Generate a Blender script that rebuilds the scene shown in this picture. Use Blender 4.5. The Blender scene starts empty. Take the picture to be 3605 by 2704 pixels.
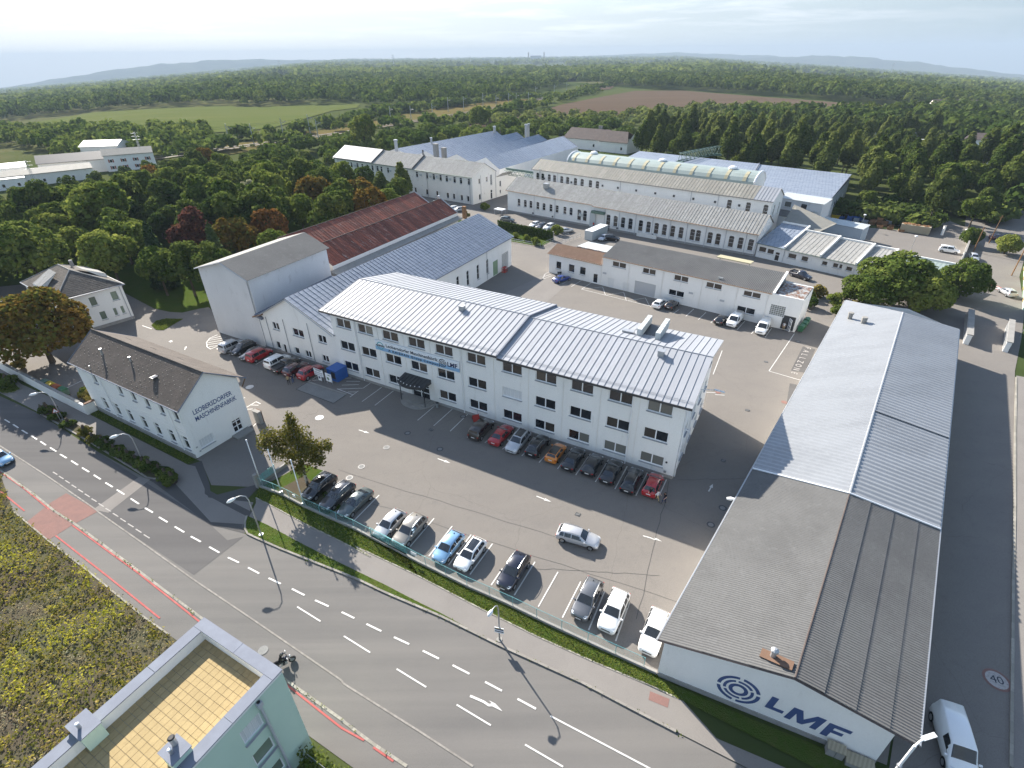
import bpy, math, random
import numpy as np
from mathutils import Vector, Matrix

random.seed(7)
RNG = np.random.default_rng(11)
scene = bpy.context.scene
COL = scene.collection
R = math.radians

# ---------------------------------------------------------------- camera, sky, sun, exposure
CAM_H = 45.0
PITCH, ROLL = R(31.75), R(0.62)
cp, sp, cr, sr = math.cos(PITCH), math.sin(PITCH), math.cos(ROLL), math.sin(ROLL)
fwd = Vector((0, cp, -sp)); up0 = Vector((0, sp, cp)); r0 = Vector((1,0,0))
cx = r0 * cr - up0 * sr
cy = up0 * cr + r0 * sr
cz = -fwd
cam = bpy.data.cameras.new('camera'); camo = bpy.data.objects.new('camera', cam); COL.objects.link(camo)
camo.matrix_world = Matrix(((cx.x, cy.x, cz.x, 0),(cx.y, cy.y, cz.y, 0),(cx.z, cy.z, cz.z, CAM_H),(0,0,0,1)))
cam.sensor_fit = 'HORIZONTAL'; cam.sensor_width = 36.0; cam.lens = 36.0 * 1.035 / 2
cam.clip_start = 0.5; cam.clip_end = 60000
scene.camera = camo

SUN_AZ = R(-57 + 180)      # direction towards the sun, math angle from +X
SUN_EL = R(29.8)
sdir = Vector((math.cos(SUN_AZ) * math.cos(SUN_EL), math.sin(SUN_AZ) * math.cos(SUN_EL), math.sin(SUN_EL)))
sun = bpy.data.lights.new('sun','SUN'); suno = bpy.data.objects.new('sun', sun); COL.objects.link(suno)
sun.energy = 4.6; sun.angle = R(0.53); sun.color = (1.0,0.93,0.83)
suno.rotation_euler = (-sdir).to_track_quat('-Z','Y').to_euler(); suno.location = (-60,80,120)

world = bpy.data.worlds.new('World'); scene.world = world; world.use_nodes = True
nt = world.node_tree; nt.nodes.clear()
def N(nt, t, **k):
 n = nt.nodes.new(t)
 for a, b in k.items():
  if a == 'inp':
   for i, v in b.items(): n.inputs[i].default_value = v
  else: setattr(n, a, b)
 return n
def build_world():
 L = nt.links.new
 sky = N(nt,'ShaderNodeTexSky', sky_type='NISHITA')
 sky.sun_disc = False; sky.sun_elevation = SUN_EL
 sky.sun_rotation = math.atan2(sdir.x, sdir.y)
 sky.altitude = 200; sky.air_density = 1.0; sky.dust_density = 0.6; sky.ozone_density = 2.0
 tc = N(nt,'ShaderNodeTexCoord')
 sep = N(nt,'ShaderNodeSeparateXYZ'); L(tc.outputs['Generated'], sep.inputs[0])
 zc = N(nt,'ShaderNodeMath', operation='MAXIMUM', inp={1: 0.0}); L(sep.outputs[2], zc.inputs[0])
 za = N(nt,'ShaderNodeMath', operation='ADD', inp={1: 0.035}); L(zc.outputs[0], za.inputs[0])
 dx = N(nt,'ShaderNodeMath', operation='DIVIDE'); L(sep.outputs[0], dx.inputs[0]); L(za.outputs[0], dx.inputs[1])
 dy = N(nt,'ShaderNodeMath', operation='DIVIDE'); L(sep.outputs[1], dy.inputs[0]); L(za.outputs[0], dy.inputs[1])
 cmb = N(nt,'ShaderNodeCombineXYZ'); L(dx.outputs[0], cmb.inputs[0]); L(dy.outputs[0], cmb.inputs[1])
 n1 = N(nt,'ShaderNodeTexNoise', inp={'Scale': 0.42,'Detail': 9.0,'Roughness': 0.62,'Distortion': 0.3}); L(cmb.outputs[0], n1.inputs['Vector'])
 r1 = N(nt,'ShaderNodeMapRange', inp={1: 0.47,2: 0.60,3: 0.0,4: 1.0}); L(n1.outputs[0], r1.inputs[0])
 n2 = N(nt,'ShaderNodeTexNoise', inp={'Scale': 0.09,'Detail': 4.0,'Roughness': 0.5}); L(cmb.outputs[0], n2.inputs['Vector'])
 r2 = N(nt,'ShaderNodeMapRange', inp={1: 0.40,2: 0.62,3: 0.0,4: 1.0}); L(n2.outputs[0], r2.inputs[0])
 # cloud decks thin out towards the horizon haze
 rz = N(nt,'ShaderNodeMapRange', inp={1: 0.012,2: 0.045,3: 0.0,4: 1.0}); L(sep.outputs[2], rz.inputs[0])
 m1 = N(nt,'ShaderNodeMath', operation='MULTIPLY'); L(r1.outputs[0], m1.inputs[0]); L(r2.outputs[0], m1.inputs[1])
 m2 = N(nt,'ShaderNodeMath', operation='MULTIPLY'); L(m1.outputs[0], m2.inputs[0]); L(rz.outputs[0], m2.inputs[1])
 # clouds near the sun are brighter
 sv = N(nt,'ShaderNodeVectorMath', operation='DOT_PRODUCT', inp={1: sdir}); L(tc.outputs['Generated'], sv.inputs[0])
 rs = N(nt,'ShaderNodeMapRange', inp={1: 0.2,2: 0.95,3: 0.0,4: 1.0}); L(sv.outputs['Value'], rs.inputs[0])
 ccol = N(nt,'ShaderNodeMix', data_type='RGBA'); L(rs.outputs[0], ccol.inputs[0])
 ccol.inputs[6].default_value = (2.0,2.35,2.6,1); ccol.inputs[7].default_value = (6.0,6.1,6.4,1)
 # pale haze that whitens the low sky, as in the summer air of the photograph
 hz = N(nt,'ShaderNodeMapRange', inp={1: 0.05,2: 0.35,3: 0.94,4: 0.10}); L(sep.outputs[2], hz.inputs[0])
 hcol = N(nt,'ShaderNodeMix', data_type='RGBA'); L(rs.outputs[0], hcol.inputs[0])
 hcol.inputs[6].default_value = (1.5,1.95,2.3,1); hcol.inputs[7].default_value = (3.6,3.85,4.0,1)
 mixh = N(nt,'ShaderNodeMix', data_type='RGBA'); L(hz.outputs[0], mixh.inputs[0]); L(sky.outputs[0], mixh.inputs[6]); L(hcol.outputs[2], mixh.inputs[7])
 mix = N(nt,'ShaderNodeMix', data_type='RGBA'); L(m2.outputs[0], mix.inputs[0]); L(mixh.outputs[2], mix.inputs[6]); L(ccol.outputs[2], mix.inputs[7])
 bg = N(nt,'ShaderNodeBackground', inp={'Strength': 0.09}); L(mix.outputs[2], bg.inputs[0])
 out = N(nt,'ShaderNodeOutputWorld'); L(bg.outputs[0], out.inputs[0])
build_world()
scene.view_settings.view_transform = 'Standard'; scene.view_settings.look = 'None'
scene.view_settings.gamma = 1.0; scene.view_settings.use_curve_mapping = False
scene.view_settings.exposure = 1.65
scene.render.engine = 'CYCLES'
scene.cycles.use_denoising = True
scene.cycles.max_bounces = 6; scene.cycles.diffuse_bounces = 2; scene.cycles.glossy_bounces = 2
scene.cycles.transmission_bounces = 3; scene.cycles.transparent_max_bounces = 4; scene.cycles.volume_bounces = 0
scene.cycles.use_adaptive_sampling = True; scene.cycles.adaptive_threshold = 0.02

# ---------------------------------------------------------------- materials
MATS = {}
def newmat(name):
 m = bpy.data.materials.new(name); m.use_nodes = True
 t = m.node_tree; b = t.nodes['Principled BSDF']; MATS[name] = m
 return m, t, b
def rgba(c, k=1.0): return (c[0] * k, c[1] * k, c[2] * k, 1)
def mat(name, col, rough=0.8, metal=0.0, layers=(), rnd=0.0, bump=None, spec=0.5, coat=0.0, coords='pos'):
 """layers: (kind, scale, stretch xyz, rotz, lo, hi, colour, amount)"""
 m, t, b = newmat(name); L = t.links.new
 b.inputs['Roughness'].default_value = rough; b.inputs['Metallic'].default_value = metal
 if rough >= .8: spec *= .18 if not name.startswith(('field','terrain','hill','grass','earth')) else 0.0    # open, matt ground and render has next to no sheen
 b.inputs['Specular IOR Level'].default_value = spec; b.inputs['Coat Weight'].default_value = coat
 if coords == 'pos':
  src = N(t,'ShaderNodeNewGeometry').outputs['Position']
 else:
  src = N(t,'ShaderNodeTexCoord').outputs['Object']
 cur = None
 rgb = N(t,'ShaderNodeRGB'); rgb.outputs[0].default_value = rgba(col); cur = rgb.outputs[0]
 oi = None
 if rnd:
  oi = N(t,'ShaderNodeObjectInfo')
  mr = N(t,'ShaderNodeMapRange', inp={3: 1 - rnd, 4: 1 + rnd}); L(oi.outputs['Random'], mr.inputs[0])
  mm = N(t,'ShaderNodeMix', data_type='RGBA', blend_type='MULTIPLY', inp={0: 1.0}); L(cur, mm.inputs[6]); L(mr.outputs[0], mm.inputs[7]); cur = mm.outputs[2]
 for (kind, sc, st, rz, lo, hi, c2, amt) in layers:
  mp = N(t,'ShaderNodeMapping'); mp.inputs['Rotation'].default_value = (0,0, rz); mp.inputs['Scale'].default_value = st
  L(src, mp.inputs[0])
  if kind == 'noise':
   n = N(t,'ShaderNodeTexNoise', inp={'Scale': sc,'Detail': 5.0,'Roughness': 0.6}); o = n.outputs[0]
  elif kind == 'fine':
   n = N(t,'ShaderNodeTexNoise', inp={'Scale': sc,'Detail': 2.0,'Roughness': 0.7}); o = n.outputs[0]
  elif kind == 'crack':
   wn = N(t,'ShaderNodeTexNoise', inp={'Scale': sc * 5,'Detail': 4.0})
   L(mp.outputs[0], wn.inputs['Vector'])
   ad = N(t,'ShaderNodeMix', data_type='RGBA', blend_type='LINEAR_LIGHT', inp={0: 0.9}); L(mp.outputs[0], ad.inputs[6]); L(wn.outputs[1], ad.inputs[7])
   n = N(t,'ShaderNodeTexVoronoi', feature='DISTANCE_TO_EDGE', inp={'Scale': sc}); o = n.outputs[0]
   L(ad.outputs[2], n.inputs['Vector'])
  elif kind == 'wave':
   n = N(t,'ShaderNodeTexWave', wave_type='BANDS', bands_direction='X', inp={'Scale': sc,'Distortion': 0.0}); o = n.outputs[1]
  elif kind == 'cell':
   n = N(t,'ShaderNodeTexVoronoi', feature='F1', inp={'Scale': sc}); o = n.outputs[0]
  if kind != 'crack': L(mp.outputs[0], n.inputs['Vector'])
  if rnd and kind == 'noise' and oi:
   n.noise_dimensions = '4D'
   mw = N(t,'ShaderNodeMath', operation='MULTIPLY', inp={1: 9.0}); L(oi.outputs['Random'], mw.inputs[0]); L(mw.outputs[0], n.inputs['W'])
  rr = N(t,'ShaderNodeMapRange', inp={1: lo, 2: hi, 3: max(0.0,-amt),4: max(0.0, amt)}); L(o, rr.inputs[0])
  mm = N(t,'ShaderNodeMix', data_type='RGBA'); L(rr.outputs[0], mm.inputs[0]); L(cur, mm.inputs[6]); mm.inputs[7].default_value = rgba(c2); cur = mm.outputs[2]
 L(cur, b.inputs['Base Color'])
 if bump:
  sc, stre, dist = bump[:3]
  mp = N(t,'ShaderNodeMapping')
  if len(bump) > 3: mp.inputs['Scale'].default_value = bump[3]
  if len(bump) > 4: mp.inputs['Rotation'].default_value = (0,0, bump[4])
  L(src, mp.inputs[0])
  n = N(t,'ShaderNodeTexNoise', inp={'Scale': sc,'Detail': 4.0}); L(mp.outputs[0], n.inputs['Vector'])
  bp = N(t,'ShaderNodeBump', inp={'Strength': stre,'Distance': dist}); L(n.outputs[0], bp.inputs['Height']); L(bp.outputs[0], b.inputs['Normal'])
 return m

RD = R(29.0)     # turns the street direction onto X
S1 = (1,1,1)
GR = (0.145,0.135,0.125)
mat('asphalt_yard',(0.162,0.149,0.134),0.92, layers=[
 ('noise', 0.035, S1,0,0.38,0.62,(0.142,0.132,0.123),0.8),
 ('noise', 0.35,(0.4,1,1), RD, 0.35,0.7,(0.191,0.175,0.155),0.45),
 ('noise', 0.9, S1,0,0.56,0.72,(0.106,0.101,0.096),0.35),
 ('fine', 14.0, S1,0,0.35,0.75,(0.238,0.221,0.205),0.5),
 ('fine', 22.0, S1,0,0.5,0.8,(0.059,0.056,0.053),0.55),
 ('crack', 0.06, S1,0.3,0.0,0.0022,(0.086,0.079,0.073),-0.4)], bump=(16,0.25,0.02))
mat('asphalt_road',(0.153,0.145,0.137),0.9, layers=[
 ('noise', 0.42,(0.03,1,1), RD, 0.38,0.62,(0.112,0.108,0.105),0.9),
 ('noise', 0.05, S1,0,0.4,0.65,(0.169,0.160,0.147),0.6),
 ('fine', 13.0, S1,0,0.4,0.75,(0.169,0.163,0.153),0.45),
 ('fine', 20.0, S1,0,0.5,0.8,(0.065,0.062,0.059),0.5)], bump=(18,0.25,0.02))
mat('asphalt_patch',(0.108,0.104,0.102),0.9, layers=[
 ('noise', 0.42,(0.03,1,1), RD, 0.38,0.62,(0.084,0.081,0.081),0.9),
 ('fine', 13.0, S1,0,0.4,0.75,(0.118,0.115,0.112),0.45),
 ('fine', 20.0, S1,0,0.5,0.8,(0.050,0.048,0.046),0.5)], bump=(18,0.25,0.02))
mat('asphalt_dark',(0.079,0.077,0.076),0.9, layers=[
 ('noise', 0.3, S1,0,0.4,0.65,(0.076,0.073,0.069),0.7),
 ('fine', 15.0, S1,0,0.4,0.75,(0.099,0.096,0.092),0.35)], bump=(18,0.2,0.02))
mat('path_asphalt',(0.194,0.181,0.168),0.92, layers=[
 ('noise', 0.25, S1,0,0.4,0.65,(0.168,0.156,0.146),0.8),
 ('fine', 14.0, S1,0,0.4,0.75,(0.253,0.237,0.220),0.45),
 ('fine', 22.0, S1,0,0.5,0.8,(0.084,0.078,0.071),0.45)], bump=(18,0.2,0.02))
mat('brick_paving',(0.20,0.115,0.10),0.9, layers=[('noise', 1.2, S1,0,0.4,0.65,(0.16,0.10,0.09),0.8),('fine', 10, S1,0,0.4,0.7,(0.24,0.15,0.13),0.5)])
mat('kerb_stone',(0.23,0.216,0.195),0.85, rnd=0.2, layers=[('fine', 6, S1,0,0.4,0.7,(0.24,0.22,0.2),0.6)])
mat('cobble',(0.27,0.255,0.22),0.85, rnd=0.2, layers=[('fine', 5, S1,0,0.4,0.7,(0.22,0.21,0.18),0.7)])
mat('concrete',(0.27,0.262,0.245),0.85, layers=[('noise', 0.8, S1,0,0.4,0.7,(0.2,0.193,0.18),0.7),('fine', 9, S1,0,0.4,0.7,(0.31,0.3,0.28),0.4)])
mat('concrete_dark',(0.20,0.20,0.195),0.85, layers=[('noise', 0.8, S1,0,0.4,0.7,(0.16,0.16,0.155),0.7),('fine', 9, S1,0,0.4,0.7,(0.25,0.25,0.24),0.4)])
mat('paint_white',(0.527,0.518,0.497),0.7, layers=[('noise', 1.1, S1,0,0.45,0.75,(0.340,0.323,0.306),0.5),('fine', 9, S1,0,0.55,0.75,(0.272,0.255,0.238),0.6)])
mat('paint_faded',(0.36,0.34,0.32),0.8, layers=[('fine', 5, S1,0,0.45,0.7,(0.22,0.21,0.2),0.8)])
mat('paint_red',(0.34,0.095,0.088),0.8, layers=[('noise', 1.5, S1,0,0.5,0.75,(0.42,0.17,0.155),0.6)])
mat('earth',(0.075,0.062,0.045),0.95, layers=[('noise', 0.15, S1,0,0.4,0.6,(0.085,0.09,0.045),0.9),('fine', 3, S1,0,0.4,0.7,(0.09,0.075,0.055),0.6)])
mat('grass',(0.051,0.081,0.016),0.95, layers=[('noise', 0.5, S1,0,0.42,0.62,(0.069,0.085,0.022),0.8),('noise', 2.5, S1,0,0.5,0.72,(0.092,0.085,0.038),0.55),('fine', 12, S1,0,0.4,0.7,(0.040,0.067,0.014),0.7)], bump=(9,0.8,0.08))
mat('field_green',(0.085,0.103,0.032),0.95, layers=[('noise', 0.012,(0.25,1,1),0.2,0.4,0.62,(0.106,0.114,0.042),0.8),('noise', 0.10,(0.1,1,1),0.2,0.4,0.62,(0.070,0.093,0.027),0.45),('noise', 0.4, S1,0,0.5,0.7,(0.091,0.103,0.036),0.6)])
mat('field_stubble',(0.129,0.097,0.042),0.95, layers=[('noise', 0.03,(0.2,1,1),-0.9,0.4,0.6,(0.097,0.089,0.034),0.9),('noise', 0.3, S1,0,0.5,0.7,(0.123,0.118,0.049),0.5)])
mat('field_brown',(0.091,0.067,0.049),0.95, layers=[('noise', 0.02,(0.15,1,1),0.4,0.4,0.62,(0.105,0.077,0.056),0.9),('noise', 0.2,(0.1,1,1),0.4,0.4,0.65,(0.075,0.058,0.044),0.7)])
mat('terrain',(0.039,0.055,0.019),0.95, layers=[('noise', 0.004,(1,0.5,1),0.4,0.44,0.50,(0.065,0.075,0.029),0.9),('noise', 0.0013,(1,0.45,1),0.2,0.52,0.56,(0.104,0.098,0.049),0.8),('noise', 0.05, S1,0,0.4,0.65,(0.058,0.078,0.029),0.7)])
mat('hill',(0.025,0.038,0.020),0.95, layers=[('noise', 0.003, S1,0,0.45,0.55,(0.055,0.07,0.035),0.7)])
WALLSTAIN = [('noise', 0.25,(1,1,0.3),0,0.5,0.75,(0.66,0.65,0.62),0.5),('noise', 1.4,(1,1,0.2),0,0.62,0.8,(0.5,0.48,0.44),0.5),('fine', 6, S1,0,0.45,0.75,(0.68,0.67,0.65),0.35)]
mat('plaster_white',(0.80,0.79,0.76),0.85, layers=WALLSTAIN, bump=(7,0.1,0.01))
mat('plaster_old',(0.78,0.75,0.70),0.88, layers=WALLSTAIN + [('noise', 0.8,(1,1,0.8),0,0.64,0.7,(0.50,0.44,0.37),0.7),('noise', 2.2,(1,1,1),0,0.68,0.72,(0.36,0.31,0.26),0.6)], bump=(5,0.15,0.01))
mat('plaster_grey',(0.66,0.65,0.64),0.88, layers=[('noise', 0.12,(1,1,0.6),0,0.45,0.7,(0.56,0.55,0.54),0.7),('noise', 0.7,(1,1,0.5),0.5,0.6,0.7,(0.50,0.48,0.46),0.6),('fine', 5, S1,0,0.45,0.75,(0.58,0.57,0.56),0.4)], bump=(2.5,0.3,0.03))
mat('plaster_green',(0.50,0.63,0.53),0.85, layers=[('noise', 0.5, S1,0,0.4,0.7,(0.46,0.59,0.50),0.6)])
mat('plaster_blue',(0.42,0.47,0.52),0.8, layers=[('noise', 0.5, S1,0,0.4,0.7,(0.38,0.43,0.48),0.6)])
mat('plinth',(0.30,0.29,0.275),0.9, layers=[('noise', 1.5, S1,0,0.45,0.7,(0.22,0.21,0.20),0.7)])
mat('roof_metal',(0.302,0.315,0.340),0.62,0.05, spec=0.2, rnd=0.05, layers=[('noise', 0.6, S1,0,0.4,0.7,(0.277,0.290,0.315),0.6),('noise', 4, S1,0,0.55,0.75,(0.252,0.265,0.290),0.35)], bump=(1.3,0.12,0.03))
mat('roof_metal_blue',(0.20,0.23,0.28),0.45,0.2, rnd=0.10, layers=[('wave', 0.33, S1, R(27.7),0.80,0.99,(0.10,0.12,0.155),0.7),('noise', 1.0,(0.35,1.6,1), R(-61),0.42,0.62,(0.27,0.30,0.345),0.8),('noise', 2.6, S1,0,0.5,0.7,(0.14,0.165,0.205),0.55)], bump=(1.8,0.5,0.05,(0.6,1.4,1), R(-61)))
mat('roof_old',(0.30,0.297,0.285),0.85,0.0, spec=0.25, rnd=0.10, layers=[('noise', 0.9, S1,0,0.42,0.62,(0.24,0.235,0.22),0.8),('noise', 2.4, S1,0,0.56,0.66,(0.40,0.40,0.385),0.6),('noise', 1.9, S1,0,0.665,0.70,(0.20,0.115,0.06),0.75)], bump=(2,0.3,0.04))
mat('roof_lichen',(0.23,0.22,0.19),0.75,0.05, rnd=0.12, layers=[('noise', 0.7, S1,0,0.42,0.65,(0.18,0.173,0.148),0.8),('noise', 2.4, S1,0,0.6,0.68,(0.36,0.27,0.14),0.6)], bump=(2,0.3,0.04))
mat('roof_rust',(0.227,0.062,0.032),0.75,0.1, rnd=0.45, layers=[('noise', 1.1,(0.12,3.5,0.4), R(29),0.46,0.56,(0.129,0.045,0.030),0.9),('noise', 1.5,(0.09,4.0,0.4), R(29),0.60,0.66,(0.514,0.410,0.344),0.85),('noise', 3.0, S1,0,0.58,0.68,(0.393,0.122,0.052),0.6)], bump=(3,0.2,0.03))
mat('roof_rusty_white',(0.384,0.384,0.372),0.6,0.1, rnd=0.1, layers=[('noise', 1.4, S1,0,0.47,0.53,(0.186,0.071,0.025),0.85)])
mat('fibre_cement',(0.140,0.139,0.136),0.88, layers=[('noise', 0.22, S1,0,0.42,0.65,(0.115,0.114,0.112),0.8),('noise', 1.3, S1,0,0.55,0.72,(0.165,0.165,0.162),0.6),('fine', 5, S1,0,0.5,0.75,(0.091,0.091,0.088),0.5)], bump=(5,0.2,0.02))
mat('sheet_alu',(0.30,0.31,0.32),0.42,0.3, layers=[('noise', 0.3,(0.3,1,1), R(-52),0.42,0.65,(0.25,0.258,0.266),0.8),('noise', 2, S1,0,0.5,0.7,(0.34,0.35,0.36),0.5)], bump=(3,0.12,0.02))
mat('sheet_dull',(0.27,0.27,0.275),0.55,0.35, layers=[('noise', 0.4,(0.2,1,1), R(-52),0.42,0.62,(0.19,0.19,0.195),0.9),('noise', 2, S1,0,0.5,0.7,(0.42,0.42,0.42),0.5)])
mat('sheet_blue',(0.24,0.275,0.32),0.5,0.3, layers=[('noise', 0.3, S1,0,0.42,0.62,(0.35,0.40,0.45),0.7)])
mat('barrel_green',(0.27,0.32,0.295),0.5,0.15, layers=[('noise', 0.4, S1,0,0.42,0.65,(0.31,0.36,0.335),0.8)])
mat('skylight',(0.40,0.36,0.23),0.5)
mat('tile_dark',(0.095,0.081,0.071),0.85, layers=[('noise', 0.5, S1,0,0.42,0.65,(0.126,0.108,0.094),0.8),('fine', 4, S1,0,0.45,0.7,(0.060,0.051,0.046),0.7),('fine', 9, S1,0,0.62,0.75,(0.252,0.225,0.200),0.6)], bump=(6,0.5,0.05))
mat('tile_villa',(0.094,0.084,0.075),0.85, layers=[('noise', 0.6, S1,0,0.42,0.65,(0.138,0.121,0.105),0.8),('fine', 3, S1,0,0.45,0.7,(0.055,0.050,0.044),0.8)], bump=(4,0.6,0.06))
mat('tile_brown',(0.135,0.085,0.060),0.8, layers=[('noise', 1.2, S1,0,0.42,0.65,(0.17,0.11,0.08),0.8)])
mat('tile_red',(0.30,0.095,0.050),0.8, layers=[('noise', 1.2, S1,0,0.42,0.65,(0.22,0.075,0.042),0.8)])
mat('roof_brown',(0.085,0.070,0.066),0.8, layers=[('noise', 0.6, S1,0,0.42,0.65,(0.11,0.09,0.08),0.8)])
mat('paver_yellow',(0.34,0.26,0.135),0.85, rnd=0.06, layers=[('fine', 3, S1,0,0.45,0.7,(0.29,0.22,0.115),0.6)])
mat('frame_white',(0.80,0.80,0.80),0.4)
mat('frame_grey',(0.42,0.43,0.45),0.5)
mat('sill_grey',(0.36,0.37,0.39),0.5,0.3)
mat('metal_grey',(0.42,0.43,0.44),0.45,0.6, layers=[('noise', 2, S1,0,0.4,0.7,(0.35,0.36,0.37),0.6)])
mat('metal_coping',(0.180,0.195,0.232),0.82,0.05, layers=[('noise', 1, S1,0,0.4,0.7,(0.225,0.247,0.292),0.5)])
mat('metal_dark',(0.05,0.052,0.056),0.5,0.3)
mat('metal_green',(0.10,0.165,0.130),0.55,0.2)
mat('lamp_white',(0.78,0.79,0.80),0.35)
mat('mesh_teal',(0.16,0.40,0.42),0.5,0.2)
mat('black',(0.012,0.012,0.013),0.6)
mat('rubber',(0.022,0.022,0.023),0.8)
mat('rim',(0.45,0.46,0.47),0.3,0.8)
mat('pane_dark',(0.012,0.015,0.020),0.06, spec=0.8, rnd=0.5)
mat('pane_brown',(0.060,0.050,0.041),0.12, rnd=0.35)
mat('pane_blind',(0.20,0.195,0.17),0.25, rnd=0.2, layers=[('wave', 3.0, S1, R(29),0.4,0.6,(0.10,0.10,0.09),0.8)])
mat('pane_green',(0.16,0.20,0.15),0.2, rnd=0.3)
mat('shutter_white',(0.62,0.63,0.63),0.6)
mat('glass_block',(0.20,0.21,0.19),0.15)
mat('car_glass',(0.016,0.019,0.023),0.04, spec=0.9)
mat('headlight',(0.65,0.67,0.70),0.12)
mat('tail_light',(0.42,0.015,0.012),0.2)
mat('plate',(0.75,0.75,0.75),0.5)
mat('wood',(0.22,0.125,0.065),0.8, rnd=0.3, layers=[('noise', 3, S1,0,0.4,0.7,(0.14,0.08,0.045),0.7)])
mat('door_green',(0.20,0.29,0.175),0.7)
mat('door_white',(0.70,0.70,0.68),0.6)
mat('door_grey',(0.46,0.47,0.48),0.6, layers=[('wave', 1.6, S1, R(29),0.4,0.6,(0.40,0.41,0.42),0.7)])
mat('letter_blue',(0.045,0.080,0.200),0.6)
mat('letter_navy',(0.018,0.026,0.085),0.6)
mat('letter_black',(0.012,0.016,0.030),0.6)
mat('banner_white',(0.72,0.76,0.80),0.6)
mat('banner_blue',(0.24,0.42,0.62),0.6)
mat('banner_teal',(0.10,0.36,0.42),0.6)
mat('blue_paint',(0.022,0.105,0.36),0.5)
mat('yellow_paint',(0.42,0.30,0.02),0.5)
mat('green_paint',(0.025,0.115,0.055),0.5)
mat('red_paint',(0.42,0.035,0.025),0.5)
mat('orange_paint',(0.55,0.16,0.03),0.5)
mat('beige_paint',(0.36,0.32,0.23),0.6, layers=[('wave', 1.2, S1, R(40),0.4,0.6,(0.27,0.24,0.17),0.8)])
mat('cont_white',(0.446,0.475,0.475),0.55)
mat('bark',(0.085,0.068,0.052),0.9, layers=[('noise', 3,(1,1,0.3),0,0.4,0.65,(0.05,0.04,0.032),0.8)])
mat('bark_birch',(0.42,0.40,0.37),0.85, layers=[('noise', 2.5,(1,1,0.6),0,0.5,0.58,(0.06,0.055,0.05),0.9)])
mat('skin',(0.50,0.30,0.22),0.6)
mat('hair_dark',(0.03,0.02,0.014),0.6)
mat('cloth_black',(0.016,0.016,0.019),0.85)
mat('cloth_white',(0.70,0.70,0.72),0.85)
mat('cloth_jeans',(0.055,0.085,0.19),0.9)
mat('cloth_beige',(0.42,0.31,0.17),0.9)
mat('cloth_navy',(0.025,0.035,0.075),0.9)
mat('cloth_red',(0.52,0.05,0.03),0.85)
PAINT = dict(black=(0.009,0.009,0.011), darkgrey=(0.045,0.048,0.055), slate=(0.075,0.095,0.095), silver=(0.46,0.47,0.49), beige=(0.27,0.25,0.22),
 lightblue=(0.20,0.36,0.54), white=(0.80,0.80,0.79), navy=(0.010,0.011,0.022), grey=(0.125,0.13,0.14), brown=(0.035,0.027,0.022), red=(0.36,0.014,0.018),
 orange=(0.62,0.20,0.015), maroon=(0.075,0.012,0.014), blue=(0.028,0.055,0.24))
for k, c in PAINT.items():
 mat('paint_' + k + '_car', c, 0.28,0.25 if k in ('silver','grey','slate','beige','lightblue','darkgrey') else 0.0, coat=1.0)

def leafmat(name, c1, c2, c3, trans=0.35):
 """c1..c3 are the colours of single leaf clumps; which one a clump gets is a random number stored on it"""
 m = bpy.data.materials.new(name); m.use_nodes = True; MATS[name] = m
 t = m.node_tree; t.nodes.clear(); L = t.links.new
 at = N(t,'ShaderNodeAttribute', attribute_name='tint')
 oi = N(t,'ShaderNodeObjectInfo')
 ad = N(t,'ShaderNodeMath', operation='MULTIPLY_ADD', inp={1: 0.5,2: -0.25}); L(oi.outputs['Random'], ad.inputs[0])
 sm = N(t,'ShaderNodeMath', operation='ADD'); L(at.outputs['Fac'], sm.inputs[0]); L(ad.outputs[0], sm.inputs[1])
 ra = N(t,'ShaderNodeValToRGB'); e = ra.color_ramp.elements
 e[0].position = 0.15; e[0].color = rgba(c1); e[1].position = 0.85; e[1].color = rgba(c3)
 x = e.new(0.5); x.color = rgba(c2)
 L(sm.outputs[0], ra.inputs[0])
 d = N(t,'ShaderNodeBsdfDiffuse'); L(ra.outputs[0], d.inputs[0])
 tr = N(t,'ShaderNodeBsdfTranslucent'); L(ra.outputs[0], tr.inputs[0])
 mx = N(t,'ShaderNodeMixShader', inp={0: trans}); L(d.outputs[0], mx.inputs[1]); L(tr.outputs[0], mx.inputs[2])
 o = N(t,'ShaderNodeOutputMaterial'); L(mx.outputs[0], o.inputs[0])
leafmat('leaf_dark',(0.043,0.071,0.017),(0.070,0.102,0.024),(0.110,0.138,0.034))
leafmat('leaf_mid',(0.060,0.094,0.019),(0.097,0.134,0.029),(0.147,0.178,0.041))
leafmat('leaf_light',(0.096,0.134,0.027),(0.160,0.196,0.040),(0.233,0.254,0.059))
leafmat('leaf_silver',(0.146,0.165,0.081),(0.240,0.247,0.134),(0.300,0.300,0.201))
leafmat('leaf_autumn',(0.117,0.076,0.017),(0.174,0.105,0.024),(0.125,0.129,0.029))
leafmat('leaf_orange',(0.150,0.073,0.022),(0.208,0.096,0.029),(0.159,0.110,0.030))
leafmat('leaf_purple',(0.067,0.029,0.024),(0.109,0.046,0.036),(0.142,0.073,0.043))
leafmat('leaf_pine',(0.026,0.046,0.019),(0.043,0.067,0.026),(0.067,0.090,0.036),0.1)
leafmat('leaf_birch',(0.106,0.106,0.023),(0.173,0.152,0.038),(0.248,0.197,0.058))
leafmat('leaf_poplar',(0.064,0.090,0.024),(0.103,0.132,0.036),(0.159,0.182,0.053))
leafmat('weed',(0.104,0.112,0.027),(0.240,0.211,0.033),(0.300,0.227,0.089))
leafmat('weed_yellow',(0.345,0.296,0.033),(0.345,0.345,0.036),(0.324,0.284,0.054))
leafmat('weed_pale',(0.281,0.227,0.126),(0.300,0.300,0.209),(0.250,0.191,0.098))
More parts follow.
